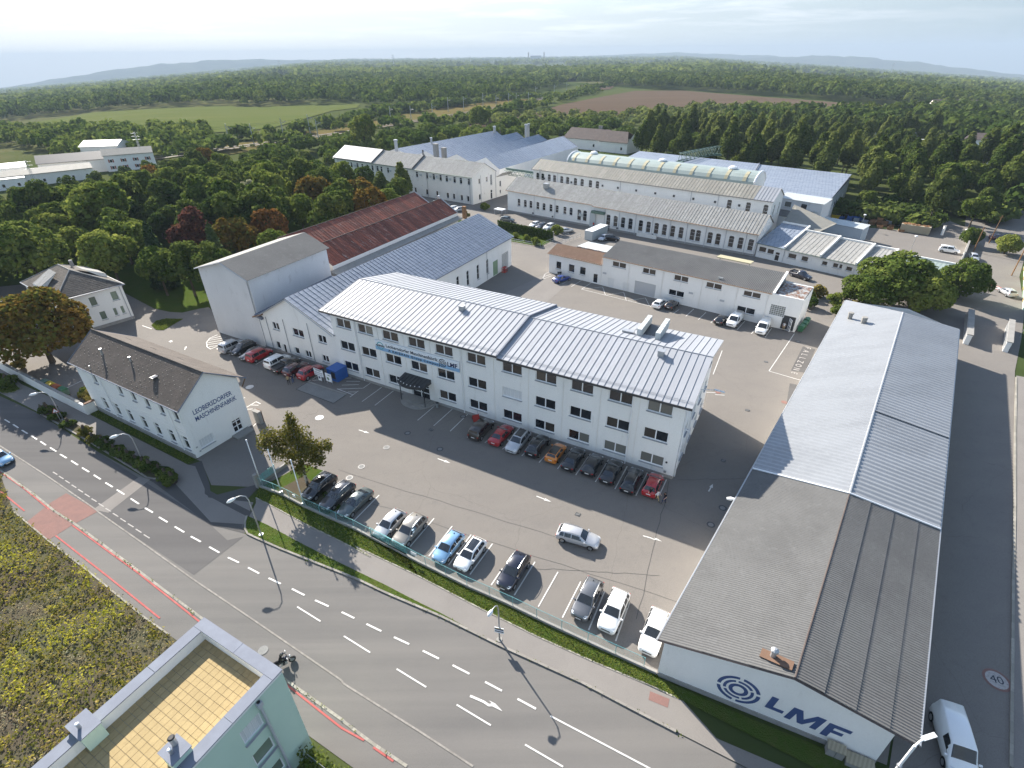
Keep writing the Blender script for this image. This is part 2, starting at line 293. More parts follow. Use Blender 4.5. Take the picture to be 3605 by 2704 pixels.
leafmat('grass_blade',(0.074,0.106,0.015),(0.129,0.168,0.026),(0.191,0.200,0.047))

# ---------------------------------------------------------------- helpers
def link(o, parent=None):
 COL.objects.link(o)
 if parent is not None: o.parent = parent
 return o
def tag(o, label=None, cat=None, group=None, kind=None):
 if label: o['label'] = label
 if cat: o['category'] = cat
 if group: o['group'] = group
 if kind: o['kind'] = kind
 return o
def thing(name, label, cat, loc=(0,0,0), rz=0.0, group=None):
 o = bpy.data.objects.new(name, None); o.empty_display_size = 0.3
 o.location = loc; o.rotation_euler = (0,0, rz)
 return tag(link(o), label, cat, group)
def inst(name, me, parent=None, loc=(0,0,0), rz=0.0, sc=None):
 o = bpy.data.objects.new(name, me); o.location = loc; o.rotation_euler = (0,0, rz)
 if sc: o.scale = sc
 return link(o, parent)
def copy_tree(o, parent=None):
 c = o.copy(); COL.objects.link(c)
 if parent is not None: c.parent = parent
 for ch in list(o.children): copy_tree(ch, c)
 return c
V = Vector
def lerp(a, b, t): return a + (b - a) * t
class MB:
 def __init__(s): s.v = []; s.f = []; s.m = []
 def add(s, vs, fs, mi=0):
  o = len(s.v); s.v += [tuple(p) for p in vs]
  for f in fs: s.f.append(tuple(i + o for i in f)); s.m.append(mi)
 def poly(s, vs, mi=0): s.add(vs, [tuple(range(len(vs)))], mi)
 def hexa(s, b, t, mi=0):
  n = len(b)
  s.add(list(b) + list(t), [tuple(range(n - 1,-1,-1)), tuple(range(n, 2 * n))] + [(i,(i + 1) % n, n + (i + 1) % n, n + i) for i in range(n)], mi)
 def box(s, c, d, rz=0.0, mi=0):
  x, y, z = d[0] / 2, d[1] / 2, d[2] / 2; ca, sa = math.cos(rz), math.sin(rz)
  q = [(c[0] + a * ca - b * sa, c[1] + a * sa + b * ca) for a, b in ((-x, -y),(x, -y),(x, y),(-x, y))]
  s.hexa([(p[0], p[1], c[2] - z) for p in q], [(p[0], p[1], c[2] + z) for p in q], mi)
 def prism(s, pts, z0, z1, mi=0):
  s.hexa([(p[0], p[1], z0) for p in pts], [(p[0], p[1], z1) for p in pts], mi)
 def tube(s, pts, r, n=6, mi=0, caps=True):
  pts = [V(p) for p in pts]; rs = r if isinstance(r,(list, tuple)) else [r] * len(pts)
  rings = []; prev = None
  for i, p in enumerate(pts):
   d = (pts[min(i + 1, len(pts) - 1)] - pts[max(i - 1,0)]).normalized()
   a = V((0,0,1)).cross(d) if abs(d.z) < 0.95 else V((1,0,0)).cross(d)
   a.normalize(); b = d.cross(a)
   rings.append([p + (a * math.cos(2 * math.pi * k / n) + b * math.sin(2 * math.pi * k / n)) * rs[i] for k in range(n)])
  vs = [q for rg in rings for q in rg]; fs = []
  for i in range(len(rings) - 1):
   for k in range(n):
    fs.append((i * n + k, i * n + (k + 1) % n,(i + 1) * n + (k + 1) % n,(i + 1) * n + k))
  if caps: fs += [tuple(range(n - 1,-1,-1)), tuple(range((len(rings) - 1) * n, len(rings) * n))]
  s.add(vs, fs, mi)
 def disc(s, c, r, n=20, mi=0): s.poly([(c[0] + r * math.cos(2 * math.pi * k / n), c[1] + r * math.sin(2 * math.pi * k / n), c[2]) for k in range(n)], mi)
 def ring(s, c, r0, r1, n=24, a0=0.0, a1=2 * math.pi, mi=0):
  for k in range(n):
   t0, t1 = lerp(a0, a1, k / n), lerp(a0, a1,(k + 1) / n)
   s.poly([(c[0] + r0 * math.cos(t0), c[1] + r0 * math.sin(t0), c[2]),(c[0] + r1 * math.cos(t0), c[1] + r1 * math.sin(t0), c[2]),
     (c[0] + r1 * math.cos(t1), c[1] + r1 * math.sin(t1), c[2]),(c[0] + r0 * math.cos(t1), c[1] + r0 * math.sin(t1), c[2])], mi)
 def mesh(s, name, mats, off=(0,0,0), smooth=False):
  me = bpy.data.meshes.new(name)
  me.from_pydata([(p[0] - off[0], p[1] - off[1], p[2] - off[2]) for p in s.v], [], s.f)
  if not isinstance(mats,(list, tuple)): mats = [mats]
  for m in mats: me.materials.append(MATS[m])
  if len(mats) > 1: me.polygons.foreach_set('material_index', s.m)
  if smooth: me.polygons.foreach_set('use_smooth', [True] * len(s.f))
  me.update(); return me
 def build(s, name, mats, parent=None, smooth=False):
  """world-coordinate geometry as ONE object; off is the place of its thing"""
  if parent is None: off = (0,0,0)
  else:
   off = V((0,0,0)); p = parent
   while p is not None: off = off + p.location; p = p.parent
  return inst(name, s.mesh(name, mats, off, smooth), parent)
def structure(o): o['kind'] = 'structure'; return o
def sheet(name, pts, z, m, parent=None, thick=None):
 mb = MB()
 if thick: mb.prism(pts, z - thick, z)
 else: mb.poly([(p[0], p[1], z) for p in pts])
 return mb.build(name, m, parent)
def offset_line(pts, d):
 """the polyline moved sideways (positive: to its left)"""
 out = []
 for i, p in enumerate(pts):
  a = V(pts[max(i - 1,0)][:2]); b = V(pts[min(i + 1, len(pts) - 1)][:2])
  t = (b - a).normalized(); out.append((p[0] - t.y * d, p[1] + t.x * d))
 return out
def ribbon(mb, pts, w, z, mi=0, zb=None):
 a = offset_line(pts, w / 2); b = offset_line(pts, -w / 2)
 for i in range(len(pts) - 1):
  q = [b[i], b[i + 1], a[i + 1], a[i]]
  if zb is None: mb.poly([(p[0], p[1], z) for p in q], mi)
  else: mb.prism(q, zb, z, mi)
def resample(pts, step):
 out = [V(pts[0][:2])]; acc = 0.0
 for i in range(len(pts) - 1):
  a, b = V(pts[i][:2]), V(pts[i + 1][:2]); L = (b - a).length; d = step - acc
  while d <= L:
   out.append(a.lerp(b, d / L)); d += step
  acc = (acc + L) % step
 return out
def terr(x, y): return -0.064 * max(0.0, abs(x) - 0.25 * max(y, 0.0) - 200.0)

# ---------------------------------------------------------------- measured plan of the place, metres
D = {
 'fence': [[-31.32,49.11],[-28.05,47.66],[-24.61,45.56],[-21.2,43.75],[-18.03,42.14],[-13.9,39.66],[-11.35,38.19],[-15.73,40.9],[-10.1,37.37],[-4.48,34.17],[-0.86,32.33],[2.89,30.2],[6.53,28.25],[9.2,26.85],[12.03,25.36]],
 'fence_ret': [[-31.32,49.11],[-31.16,50.14],[-29.31,53.11]],
 'verge_up_lo': [[-30.99,47.23],[-27.91,45.46],[-23.44,42.79],[-19.49,40.64],[-15.05,38.05],[-17.3,39.69],[-9.69,35.62],[-3.53,31.99],[1.97,28.93],[6.46,26.67],[11.34,24.35],[13.73,23.1]],
 'kerb': [[-30.83,44.25],[-30.59,43.18],[-30.23,42.34],[-29.58,41.51],[-25.38,39.5],[-20.75,37.47],[-15.86,35.34],[-15.03,34.91],[-12.95,33.83],[-6.91,31.04],[-0.98,27.9],[5.68,24.67],[9.65,22.4],[13.01,20.54]],
 'kerb2': [[12.93,20.54],[16.33,19.01],[17.77,18.24]],
 'verge_lo_up': [[-30.64,44.18],[-27.85,42.79],[-23.67,40.37],[-19.46,38.05],[-14.47,35.42],[-12.96,34.64],[-9.58,32.74],[-7.03,31.4],[-3.83,29.5],[-1.68,28.35]],
 'strip_lo': [[-74.09,67.46],[-71.88,66.79],[-71.26,65.9],[-64.22,61.88],[-57.98,58.2],[-47.99,52.13],[-46.1,50.93],[-44.45,50.76],[-43.67,51.12]],
 'strip_up': [[-73.0,68.22],[-67.28,65.22],[-57.59,59.23],[-47.96,53.8],[-43.78,51.33]],
 'strip_left': [[-85.7,76.48],[-84.97,76.92],[-80.98,74.04],[-79.2,72.73],[-79.52,71.63],[-80.88,71.3],[-82.0,71.95]],
 'gategrass': [[-63.52,65.63],[-52.25,59.32],[-42.5,53.61],[-41.67,54.79],[-53.54,61.5],[-62.86,66.56]],
 'path_up': [[-88.57,80.0],[-80.33,74.25],[-63.96,65.76],[-63.21,65.35],[-42.47,53.55]],
 'roadtopL': [[-81.05,70.78],[-75.74,68.06],[-71.1,65.7]],
 'gutter': [[-70.6,57.98],[-59.58,51.73],[-49.22,45.61],[-48.52,45.11],[-40.21,40.15],[-32.91,35.73],[-24.63,30.93],[-14.75,25.12],[-14.7,24.95],[-7.6,21.08],[-2.98,18.47]],
 'cobble2': [[-66.44,52.88],[-58.19,48.07],[-53.73,45.3],[-50.26,43.44],[-38.82,36.67],[-29.33,30.99],[-19.62,25.27],[-13.91,21.99],[-13.89,21.94],[-11.05,20.23],[-7.92,18.53]],
 'red1a': [[-66.19,52.58],[-60.78,49.47],[-54.74,45.69]],
 'red1b': [[-50.22,43.14],[-38.65,36.38],[-29.37,30.63]],
 'red1c': [[-19.32,24.81],[-13.74,21.36],[-11.76,20.45]],
 'red1d': [[-10.94,19.96],[-9.22,19.0]],
 'red2a': [[-63.24,48.96],[-57.5,45.48]],
 'red2b': [[-51.05,41.62],[-41.61,36.03],[-33.6,31.2]],
 'walkedge': [[-68.95,51.16],[-58.69,45.38],[-51.43,40.96],[-44.14,36.74],[-35.12,31.3],[-31.7,29.44]],
 'brick': [[-55.9,43.76],[-51.43,40.96],[-50.18,43.32],[-48.69,45.36],[-54.68,48.42],[-55.41,46.85]],
 'patchdark': [[-81.05,70.78],[-71.1,65.7],[-47.99,52.13],[-36.25,45.36],[-29.81,41.45],[-29.87,41.21],[-32.86,36.11],[-48.52,45.11],[-59.58,51.73],[-70.68,58.08]],
 'lightstrip': [[-49.5,45.61],[-47.46,51.24],[-45.72,50.78],[-47.39,45.04]],
 'apron_edge': [[-36.25,45.36],[-30.11,41.92]],
 'pathdark': [[-38.02,49.0],[-32.78,46.14],[-28.05,43.56],[-26.85,42.77],[-27.09,42.43],[-30.61,44.1],[-32.28,45.01],[-37.54,48.01]],
 'dash': [[-75.04,64.26,-73.6,63.45],[-72.77,62.98,-71.31,62.12],[-70.37,61.55,-68.86,60.68],[-67.98,60.2,-66.51,59.32],[-65.68,58.85,-64.28,58.0],[-63.29,57.44,-61.83,56.59],[-60.87,55.98,-59.41,55.15],[-58.4,54.59,-56.9,53.7],[-55.99,53.16,-54.5,52.3],[-53.5,51.72,-52.09,50.88],[-51.07,50.24,-49.64,49.43],[-48.81,48.93,-47.38,48.09],[-46.15,47.36,-44.61,46.43],[-43.53,45.78,-42.14,45.01],[-41.0,44.26,-39.57,43.45],[-38.37,42.76,-36.86,41.91],[-35.8,41.29,-34.31,40.5],[-33.03,39.77,-31.57,38.98],[-30.35,38.32,-28.88,37.62],[-27.65,36.97,-26.19,36.21],[-24.99,35.63,-23.5,34.92],[-22.16,34.31,-20.66,33.56],[-19.44,32.98,-17.91,32.28],[-16.49,31.65,-15.12,30.98],[-13.84,30.37,-12.29,29.62],[-11.02,29.02,-9.52,28.32],[-8.21,27.69,-6.68,26.93],[-5.43,26.34,-3.91,25.56],[-2.55,24.86,-1.11,24.1],[0.17,23.44,1.66,22.64],[-20.94,32.27,-18.22,30.69],[-15.62,29.17,-12.87,27.57],[-10.24,26.06,-7.48,24.48],[-4.8,23.03,-1.96,21.43],[0.7,20.03,3.49,18.51],[2.78,22.09,9.96,18.31]],
 'stall': [[-16.2,47.5,-18.2,43.4],[-23.2,46.8,-23.4,46.2],[-20.6,45.3,-20.8,44.8],[-13.4,44.7,-13.6,40.9],[-9.1,43.6,-11.2,39.5],[-6.9,42.4,-9.0,38.2],[-4.7,41.1,-6.8,37.0],[-2.3,39.8,-4.5,35.8],[-1.2,36.5,-2.3,34.5],[2.2,37.3,0.0,33.3],[4.5,36.0,2.3,32.0],[6.7,34.8,4.5,30.8],[8.9,33.6,6.8,29.5],[11.1,32.3,9.1,28.4],[13.5,31.1,11.3,27.2],[-20.9,72.1,-23.1,68.0],[-18.8,71.0,-20.9,66.9],[-11.6,66.9,-13.8,62.9],[-9.0,65.7,-11.3,61.5],[-6.6,64.3,-8.8,60.2],[-4.7,61.8,-6.3,58.7],[-2.0,59.7,-3.8,57.5],[0.4,58.4,-1.4,56.0],[2.8,57.1,1.2,54.6],[5.2,55.9,3.4,53.2],[8.0,56.1,5.7,51.9],[10.3,54.9,7.9,50.7],[12.5,53.6,10.2,49.4],[14.7,52.3,12.4,48.1],[17.0,51.0,14.7,46.9],[19.1,49.7,17.5,46.9],[-52.0,86.3,-52.6,84.7],[-50.0,84.5,-50.6,83.6],[-47.8,83.4,-48.5,82.4],[-45.8,82.5,-46.3,81.0],[-43.4,81.8,-44.3,80.0],[-34.8,76.3,-35.6,75.2],[14.5,120.2,11.8,116.3],[16.6,118.6,13.8,114.7],[18.7,117.0,15.9,113.1],[34.8,101.3,33.2,99.5],[37.9,101.5,35.2,97.9],[39.9,99.8,37.2,96.2],[40.9,97.0,39.2,94.7],[46.2,95.4,43.2,91.5],[47.4,92.4,45.2,89.7],[50.1,92.1,47.2,88.2],[37.5,83.2,33.2,75.0],[53.3,89.6,42.8,75.9],[42.8,75.9,47.1,72.5],[15.9,113.1,29.3,103.1],[20.9,114.3,20.8,109.4],[20.8,109.4,25.1,110.9],[25.1,110.9,24.8,106.2],[25.0,106.2,29.2,107.6],[29.2,107.6,29.1,103.1],[29.2,102.8,30.4,105.5],[15.9,113.1,21.0,114.3],[-93.7,87.8,-93.9,86.5],[-91.9,86.9,-92.4,84.7],[-90.0,85.8,-91.0,83.0],[-88.4,84.4,-89.5,81.9],[-87.2,81.6,-87.5,80.7],[-71.1,75.1,-72.1,72.7],[-73.5,96.3,-70.7,94.7],[-43.2,68.5,-41.7,69.5],[-40.7,66.1,-39.5,68.3],[-40.7,66.2,-39.2,66.3],[-39.9,67.4,-38.7,67.3],[-39.5,68.3,-38.6,67.7],[-40.4,65.4,-39.7,65.4],[-37.3,61.9,-36.8,64.2],[-37.5,63.2,-36.9,63.1],[-32.9,74.8,-32.1,76.3],[-32.8,74.5,-31.6,74.6],[-33.4,74.1,-33.0,74.6],[-28.2,75.0,-26.5,75.1],[-27.1,74.1,-24.8,74.0],[-27.5,72.9,-24.8,73.0],[-27.8,71.7,-24.0,71.9],[-26.0,70.8,-24.5,70.8],[-28.0,71.8,-25.0,70.0],[-25.3,69.3,-24.4,71.1],[-23.9,71.8,-23.0,73.4],[-57.3,90.0,-55.5,91.1],[-57.2,89.4,-54.2,90.5],[-56.8,88.4,-53.4,89.9],[-56.4,87.7,-53.4,88.7],[-55.7,86.9,-53.4,87.5],[-55.0,85.8,-54.3,86.9],[-57.0,88.6,-57.2,90.5],[-57.2,90.5,-56.4,91.8],[-57.0,88.6,-56.0,86.8],[-56.0,86.8,-54.8,85.8],[7.7,119.8,9.8,121.9],[7.8,121.3,9.6,122.8],[7.6,120.4,8.3,123.2],[8.3,123.2,9.3,124.5],[30.3,69.6,31.9,69.4],[31.5,68.9,32.9,68.7]],
 'cars': [
  ['suv','black', -23.6,48.43,-119,'black SUV parked under the birch tree, nose to the fence'],
  ['estate','darkgrey', -20.98,46.91,-119,'dark grey estate car speckled by tree shade between the black SUV and the grey-green coupe'],
  ['sedan','slate', -18.53,45.7,-119,'grey-green coupe third from the birch tree, nose to the fence'],
  ['hatch','silver', -13.85,42.25,-119,'pale silver hatchback parked beside the beige-grey SUV at the fence'],
  ['suv','beige', -11.45,41.27,-119,'beige-grey SUV parked by the fence next to a pale silver hatchback'],
  ['hatch','lightblue', -6.97,38.93,-119,'light blue hatchback parked nose to the fence'],
  ['hatchglass','white', -4.57,37.95,-119,'white hatchback with a large black glass roof by the fence'],
  ['suv','navy', -0.05,35.69,-119,'navy black SUV with silver roof rails standing alone at the fence'],
  ['suv','grey', 7.0,32.37,-119,'mid grey SUV parked beside a white SUV at the fence'],
  ['suv','white', 9.33,31.06,-119,'white SUV with roof rails parked right beside the mid grey SUV'],
  ['suv','white', 12.6,28.9,-119,'white SUV parked against the corner of the corrugated hall'],
  ['estate','silver', 7.01,40.1,-21.6,'silver estate car driving across the middle of the parking yard'],
  ['van2','brown', -4.35,59.8,61,'dark brown minivan parked tail out beside the red hazard stand'],
  ['sedan','red', -1.55,58.53,61,'dark red coupe between the brown minivan and the silver SUV'],
  ['suvglass','silver', 0.75,56.92,-119,'silver SUV with black glass roof reversed against the office wall'],
  ['suv','black', 3.38,55.99,61,'black SUV with silver roof rails between the silver SUV and the orange car'],
  ['mini','orange', 5.7,54.49,61,'small orange car with a black roof at the office wall'],
  ['sedan','black', 7.88,53.22,61,'black saloon parked right next to the orange car'],
  ['hatch','black', 10.17,52.04,61,'black hatchback second from the orange car, before the office wall'],
  ['sedan','black', 12.37,50.72,61,'black saloon with pale reflection in its rear window before the office wall'],
  ['estate','black', 14.62,49.06,61,'black estate car parked right beside the red hatchback at the office corner'],
  ['hatch','red', 17.0,48.24,61,'bright red hatchback at the office corner beside three walking people'],
  ['van2','silver', -50.84,85.85,60,'silver-green people carrier at the tall white block, last of its row'],
  ['suv','black', -48.46,85.0,-120,'black SUV with a bright bonnet, nose out beside the silver-green people carrier'],
  ['sedan','black', -45.95,83.08,-120,'black saloon with a bright windscreen squeezed beside the red box van'],
  ['van2','red', -44.43,82.36,60,'dark red van with rear doors toward the yard'],
  ['van2','white', -40.37,80.0,60,'white people carrier parked under the gabled hall wall'],
  ['pickup','brown', -38.38,78.67,60,'dark flatbed pickup with open load bed beside the white people carrier'],
  ['suv','maroon', -36.26,77.3,60,'black and maroon SUV between the flatbed pickup and the red SUV'],
  ['suv','red', -33.51,76.26,60,'red SUV with dark roof parked beside the information boards'],
  ['sedan','blue', 11.94,118.37,36.6,'bright blue saloon parked beside the low brown-roofed annex'],
  ['estate','white', 31.33,103.43,52,'white estate car parked at the corrugated-roof workshop beside a brown car'],
  ['hatch','brown', 33.57,102.54,52,'dark brown hatchback beside the white estate at the workshop'],
  ['hatch','black', 41.34,95.06,50,'small black hatchback squeezed beside a white van at the workshop'],
  ['van','white', 43.67,94.35,-128,'white panel van with a black grille beside the small black hatchback'],
  ['van','white', 47.82,91.01,-125,'white panel van nearest the open workshop door'],
  ['van','white', -25.79,192.71,-150,'white panel van in the car row below the two-storey factory wing'],
  ['hatch','white', -23.95,189.91,-140,'white hatchback right beside the panel van below the factory wing'],
  ['hatch','darkgrey', -21.94,189.16,-140,'dark grey hatchback in the row below the factory wing'],
  ['hatch','white', -19.8,186.82,-140,'white hatchback between the dark grey and the pale silver car'],
  ['estate','silver', -17.75,185.18,-150,'pale silver estate car at the end of the row below the factory wing'],
  ['suv','slate', -0.89,171.23,-20,'dark green-grey SUV standing alone before the ivy wall'],
  ['hatch','white', 7.55,165.38,-130,'white hatchback leftmost of three above the ivy wall'],
  ['estate','darkgrey', 9.69,163.71,-130,'dark grey estate between two white cars above the ivy wall'],
  ['suv','white', 11.84,162.28,-130,'white SUV right of the dark grey estate above the ivy wall'],
  ['sedan','silver', 16.66,158.55,25,'silver saloon parked at the top of the railed ramp'],
  ['hatch','silver', 26.56,150.59,-125,'silver hatchback behind the ribbed white canopy'],
  ['suv','black', 28.85,150.05,-20,'black SUV standing behind the ribbed white canopy'],
  ['pickup','navy', 68.03,118.8,-60,'dark pickup truck parked before the low stepped-roof row'],
  ['van2','white', 115.1,136.06,-37.6,'white passenger van with dark windows in the far right yard'],
  ['hatch','silver', 117.25,130.26,-118,'silver hatchback parked on the side street by the young tree'],
  ['hatch','silver', 107.4,107.35,80,'silver hatchback parked before the yellow-green house'],
  ['estate','maroon', 136.69,146.98,5,'dark maroon car parked at the shady street corner'],
  ['van','white', 33.05,19.6,-112,'white van parked under the tall street lamp at the hall corner'],
  ['hatch','lightblue', -67.66,54.7,-28,'light blue car driving on the main road, cut by the picture edge']],
 'lamps': [[-66.19,64.02,4.9,-67.93,63.66],[-47.99,53.49,5.26,-49.57,53.01],[-28.03,41.42,6.1,-29.28,40.71],[-1.38,28.64,5.26,-2.0,27.86]],
 'flag': [[-31.18,49.47,6.9],[-27.95,47.63,6.93],[-24.66,45.72,6.93]],
 'manhole': [[-28.38,63.85,"w"],[-42.29,72.62,"w"],[-17.11,56.67,"g"],[-19.58,52.77,"g"],[-20.6,50.66,"g"],[-14.76,59.84,"g"],[-9.81,56.18,"g"],[-7.23,63.75,"g"],[22.16,42.17,"g"],[24.37,44.73,"g"],[26.16,46.2,"g"],[32.18,69.58,"r"],[52.49,86.35,"g"],[41.21,66.61,"r"],[-5.29,31.68,"r"],[-22.52,27.9,"g"],[108.2,111.54,"r"]],
 'drain': [[-11.55,60.54],[7.42,43.98],[27.36,53.18],[34.88,64.56],[43.6,79.01],[-5.62,33.92],[-63.96,89.17]],
 'brownplate': [[11.18,23.91],[12.62,23.27],[12.31,22.59],[10.89,23.23]],
 'arrows': [[-9.89,54.21,-8.14,53.29],[2.8,47.02,4.51,46.02],[-21.85,60.73,-20.14,59.9],[23.63,47.5,24.56,48.79],[-59.58,85.75,-60.01,87.14]],
 'turnarrows': [[14.21,40.66,16.12,39.85],[-3.76,23.69,-1.03,22.53]],
 'fallz': [[53.05,83.87],[46.66,75.19]],
 'weigh': [[-33.31,73.98],[-26.0,70.02],[-27.35,67.57],[-34.52,71.74]],
 'boards': [[-31.14,74.31],[-28.49,72.68]],
 'bluecont': [[-29.19,74.13],[-28.05,73.52],[-29.17,77.11],[-31.16,77.78]],
 'people': [[-36.24,73.26],[-35.73,73.97],[16.36,46.4],[17.02,46.16],[17.32,45.39],[51.99,91.27],[29.43,159.58],[26.36,165.32]],
 'hazard': [[-5.32,62.9]],
 'birch': [[-25.68,50.06]],
 'chestnut': [[-83.96,82.82]],
 'wallL': [[-88.4,79.8],[-78.36,73.98],[-71.78,70.13],[-63.31,65.33],[-62.76,66.49]],
 'islandgrass': [[-71.69,96.26],[-72.0,98.44],[-70.39,99.51],[-66.91,99.2],[-67.4,96.87],[-68.02,94.07],[-69.63,94.25]],
 'parkcurb': [[-85.68,111.64],[-80.54,108.17],[-75.88,104.72],[-71.57,102.85],[-68.82,102.54],[-66.22,104.46],[-64.62,105.24]],
 'weeds': [[-65.95,52.28],[-58.49,45.13],[-51.26,40.74],[-44.01,36.54],[-35.08,31.22],[-31.7,29.44],[-40,22],[-75,22],[-100,40],[-110,60]],
 'rstreet': [[57.49,43.66],[49.73,34.3],[43.84,27.1],[36.5,18.16]],
 'pole40': [[40.48,24.55]],
 'rdash': [[81.32,73.71],[73.25,62.95],[66.69,54.35]],
 'rwall1': [[81.92,85.41],[92.25,97.54]],
 'rwall2': [[86.78,82.1],[95.69,93.32]],
 'fieldgreen': [[-439.2,505.1],[-484.3,597.8],[-492.5,704.7],[-400.7,675.2],[-314.2,678.4],[-296.9,650.8],[-189.1,676.8],[-169.1,680.8],[-159.5,626.9],[-176.0,592.2],[-179.9,441.4],[-210.8,420.5],[-225.8,408.6],[-275.2,435.5],[-355.3,465.4]],
 'fieldstrip': [[-156.1,312.8],[-177.4,349.2],[-161.2,379.2],[-130.4,457.4],[-76.0,606.7],[9.1,742.3],[39.8,710.8],[-42.4,536.3],[-100.2,429.2]],
 'fieldbrown1': [[18.9,529.3],[55.7,638.6],[121.8,767.7],[183.8,878.6],[250.9,873.6],[304.2,728.6],[348.7,622.9],[430.0,616.0],[306.8,496.4],[292.7,586.5],[190.2,600.2],[80.9,501.4]],
 'fieldbrown2': [[98.3,837.8],[128.0,1074.1],[183.0,1044.3],[155.7,926.1]],
 'fieldbrownC': [[-43.1,423.9],[-16.2,498.8],[20.8,544.1],[44.1,533.8],[-20.2,412.6]],
}

# ---------------------------------------------------------------- ground
def build_terrain():
 # polar-ish grid: fine near, coarse far; a broad ridge that falls away gently to both sides
 ys = [-60,-20,0,20,60,100,150,200,260,330,420,520,650,800,1000,1300,1700,2200,3000,4000,5500,7500,10000,13500]
 k = np.concatenate([-np.geomspace(1.5,0.05,16), [0.0], np.geomspace(0.05,1.5,16)])
 vs = []; fs = []
 for y in ys:
  for t in k:
   x = t * (y + 220.0) * 1.0
   z = terr(x, y) - 0.03
   if y > 300 or abs(x) > 300: z += 1.2 * math.sin(x * 0.004) * math.sin(y * 0.003) * min(1.0, y / 3000.0)
   vs.append((x, y, z))
 w = len(k)
 for i in range(len(ys) - 1):
  for j in range(w - 1):
   fs.append((i * w + j, i * w + j + 1,(i + 1) * w + j + 1,(i + 1) * w + j))
 mb = MB(); mb.add(vs, fs); o = structure(mb.build('terrain','terrain', smooth=True)); return o
build_terrain()

def drape(name, pts, z, m, step=60):
 """a field laid on the terrain"""
 ring = [V(p) for p in pts]; mb = MB()
 me = bpy.data.meshes.new(name)
 import mathutils
 xs = [p[0] for p in pts]; yv = [p[1] for p in pts]
 inner = []
 def inside(x, y):
  c = False; n = len(pts); j = n - 1
  for i in range(n):
   if ((pts[i][1] > y) != (pts[j][1] > y)) and (x < (pts[j][0] - pts[i][0]) * (y - pts[i][1]) / (pts[j][1] - pts[i][1]) + pts[i][0]): c = not c
   j = i
  return c
 co = []
 for i in range(len(pts)):
  a, b = V(pts[i]), V(pts[(i + 1) % len(pts)]); n = max(1, int((b - a).length / step))
  for q in range(n): co.append(a.lerp(b, q / n))
 nb = len(co)
 x = min(xs) + step / 2
 while x < max(xs):
  y = min(yv) + step / 2
  while y < max(yv):
   if inside(x, y): co.append(V((x, y)))
   y += step
  x += step
 r = mathutils.geometry.delaunay_2d_cdt(co, [(i,(i + 1) % nb) for i in range(nb)], [], 1,1e-4)
 mb.add([(p.x, p.y, terr(p.x, p.y) + z) for p in r[0]], [tuple(f) for f in r[2]])
 return structure(mb.build(name, m))
drape('field', D['fieldgreen'], 0.35,'field_green')
drape('field', D['fieldstrip'], 0.30,'field_stubble')
drape('field', D['fieldbrown1'], 0.40,'field_brown')
drape('field', D['fieldbrown2'], 0.45,'field_brown')
drape('field', D['fieldbrownC'], 0.25,'field_brown')
def inside(pts, x, y):
 c = False; j = len(pts) - 1
 for i in range(len(pts)):
  if ((pts[i][1] > y) != (pts[j][1] > y)) and (x < (pts[j][0] - pts[i][0]) * (y - pts[i][1]) / (pts[j][1] - pts[i][1]) + pts[i][0]): c = not c
  j = i
 return c

# far hills, behind the plain
def hill_ridge(name, prof, dist, depth, seed):
 """prof: (azimuth degrees from +Y, crest height above the plain there)"""
 rnd = random.Random(seed); mb = MB(); az = np.linspace(prof[0][0], prof[-1][0], 90)
 hs = np.interp(az, [p[0] for p in prof], [p[1] for p in prof])
 rows = 7; vs = []
 wob = [sum(math.sin(a * f + ph) * am for f, ph, am in ((1.7,1, .05),(4.1,2, .03),(9.0, .5, .02))) for a in az]
 for r in range(rows):
  t = r / (rows - 1); prof_t = math.sin(t * math.pi) ** 0.8
  for i, a in enumerate(az):
   d = dist + depth * (t - 0.5) * 2
   x, y = d * math.sin(R(a)), d * math.cos(R(a))
   vs.append((x, y, terr(x, y) - 6 + hs[i] * prof_t * (1 + wob[i])))
 n = len(az); fs = [(r * n + i, r * n + i + 1,(r + 1) * n + i + 1,(r + 1) * n + i) for r in range(rows - 1) for i in range(n - 1)]
 mb.add(vs, fs); structure(mb.build(name,'hill', smooth=True))
hill_ridge('hill', [(-50,30),(-40,40),(-35,105),(-31,150),(-27,155),(-24,145),(-21,105),(-18,60),(-14,20),(-9,25),(-5,0)], 9600,1100,1)
hill_ridge('hill', [(2,0),(8,45),(14,75),(18,90),(22,115),(25,122),(28,118),(30,60),(34,10)], 11300,1000,2)
hill_ridge('hill', [(17,0),(21,55),(24,105),(28,160),(31,150),(34,130),(37,95),(40,70),(46,50),(52,20)], 9800,900,3)

# yard, road, paths ------------------------------------------------------------------
Z1, Z2, Z3, Z4, Z5 = 0.010,0.022,0.034,0.046,0.058
fence, verge_lo, kerb = D['fence'], D['verge_up_lo'], D['kerb']
yard_out = [(-95,84),(-78.4,74.1),(-63.3,66.2),(-62.6,66.6),(-41.9,54.6),(-41.0,54.2),(-37.5,49.6)] + [tuple(p) for p in fence] + \
 [(27.5,18.4),(36.4,29.5),(65,66.5),(77,82),(92,99),(101,111),(115,128),(132,150.5),(137,160),(137,172),(131,166),(122,155),(108,160),(104,171),(96,190),(80,225),(0,345),(-60,290),(-82,246),(-60,222),
     (-46,203),(-24,186),(-12,168),(-18,154),(-50,104),(-56,95),(-60.5,101),(-64.6,105.2),(-66.2,104.5),(-68.8,102.5),(-71.6,102.9),(-75.9,104.7),(-80.5,108.2),(-88,114),(-104,124),(-122,118),(-116,96)]
yard = structure(sheet('yard', yard_out, Z1,'asphalt_yard'))
def left_ext(pts, n=60):
 a, b = V(pts[0][:2]), V(pts[1][:2]); return tuple(a + (a - b).normalized() * n)
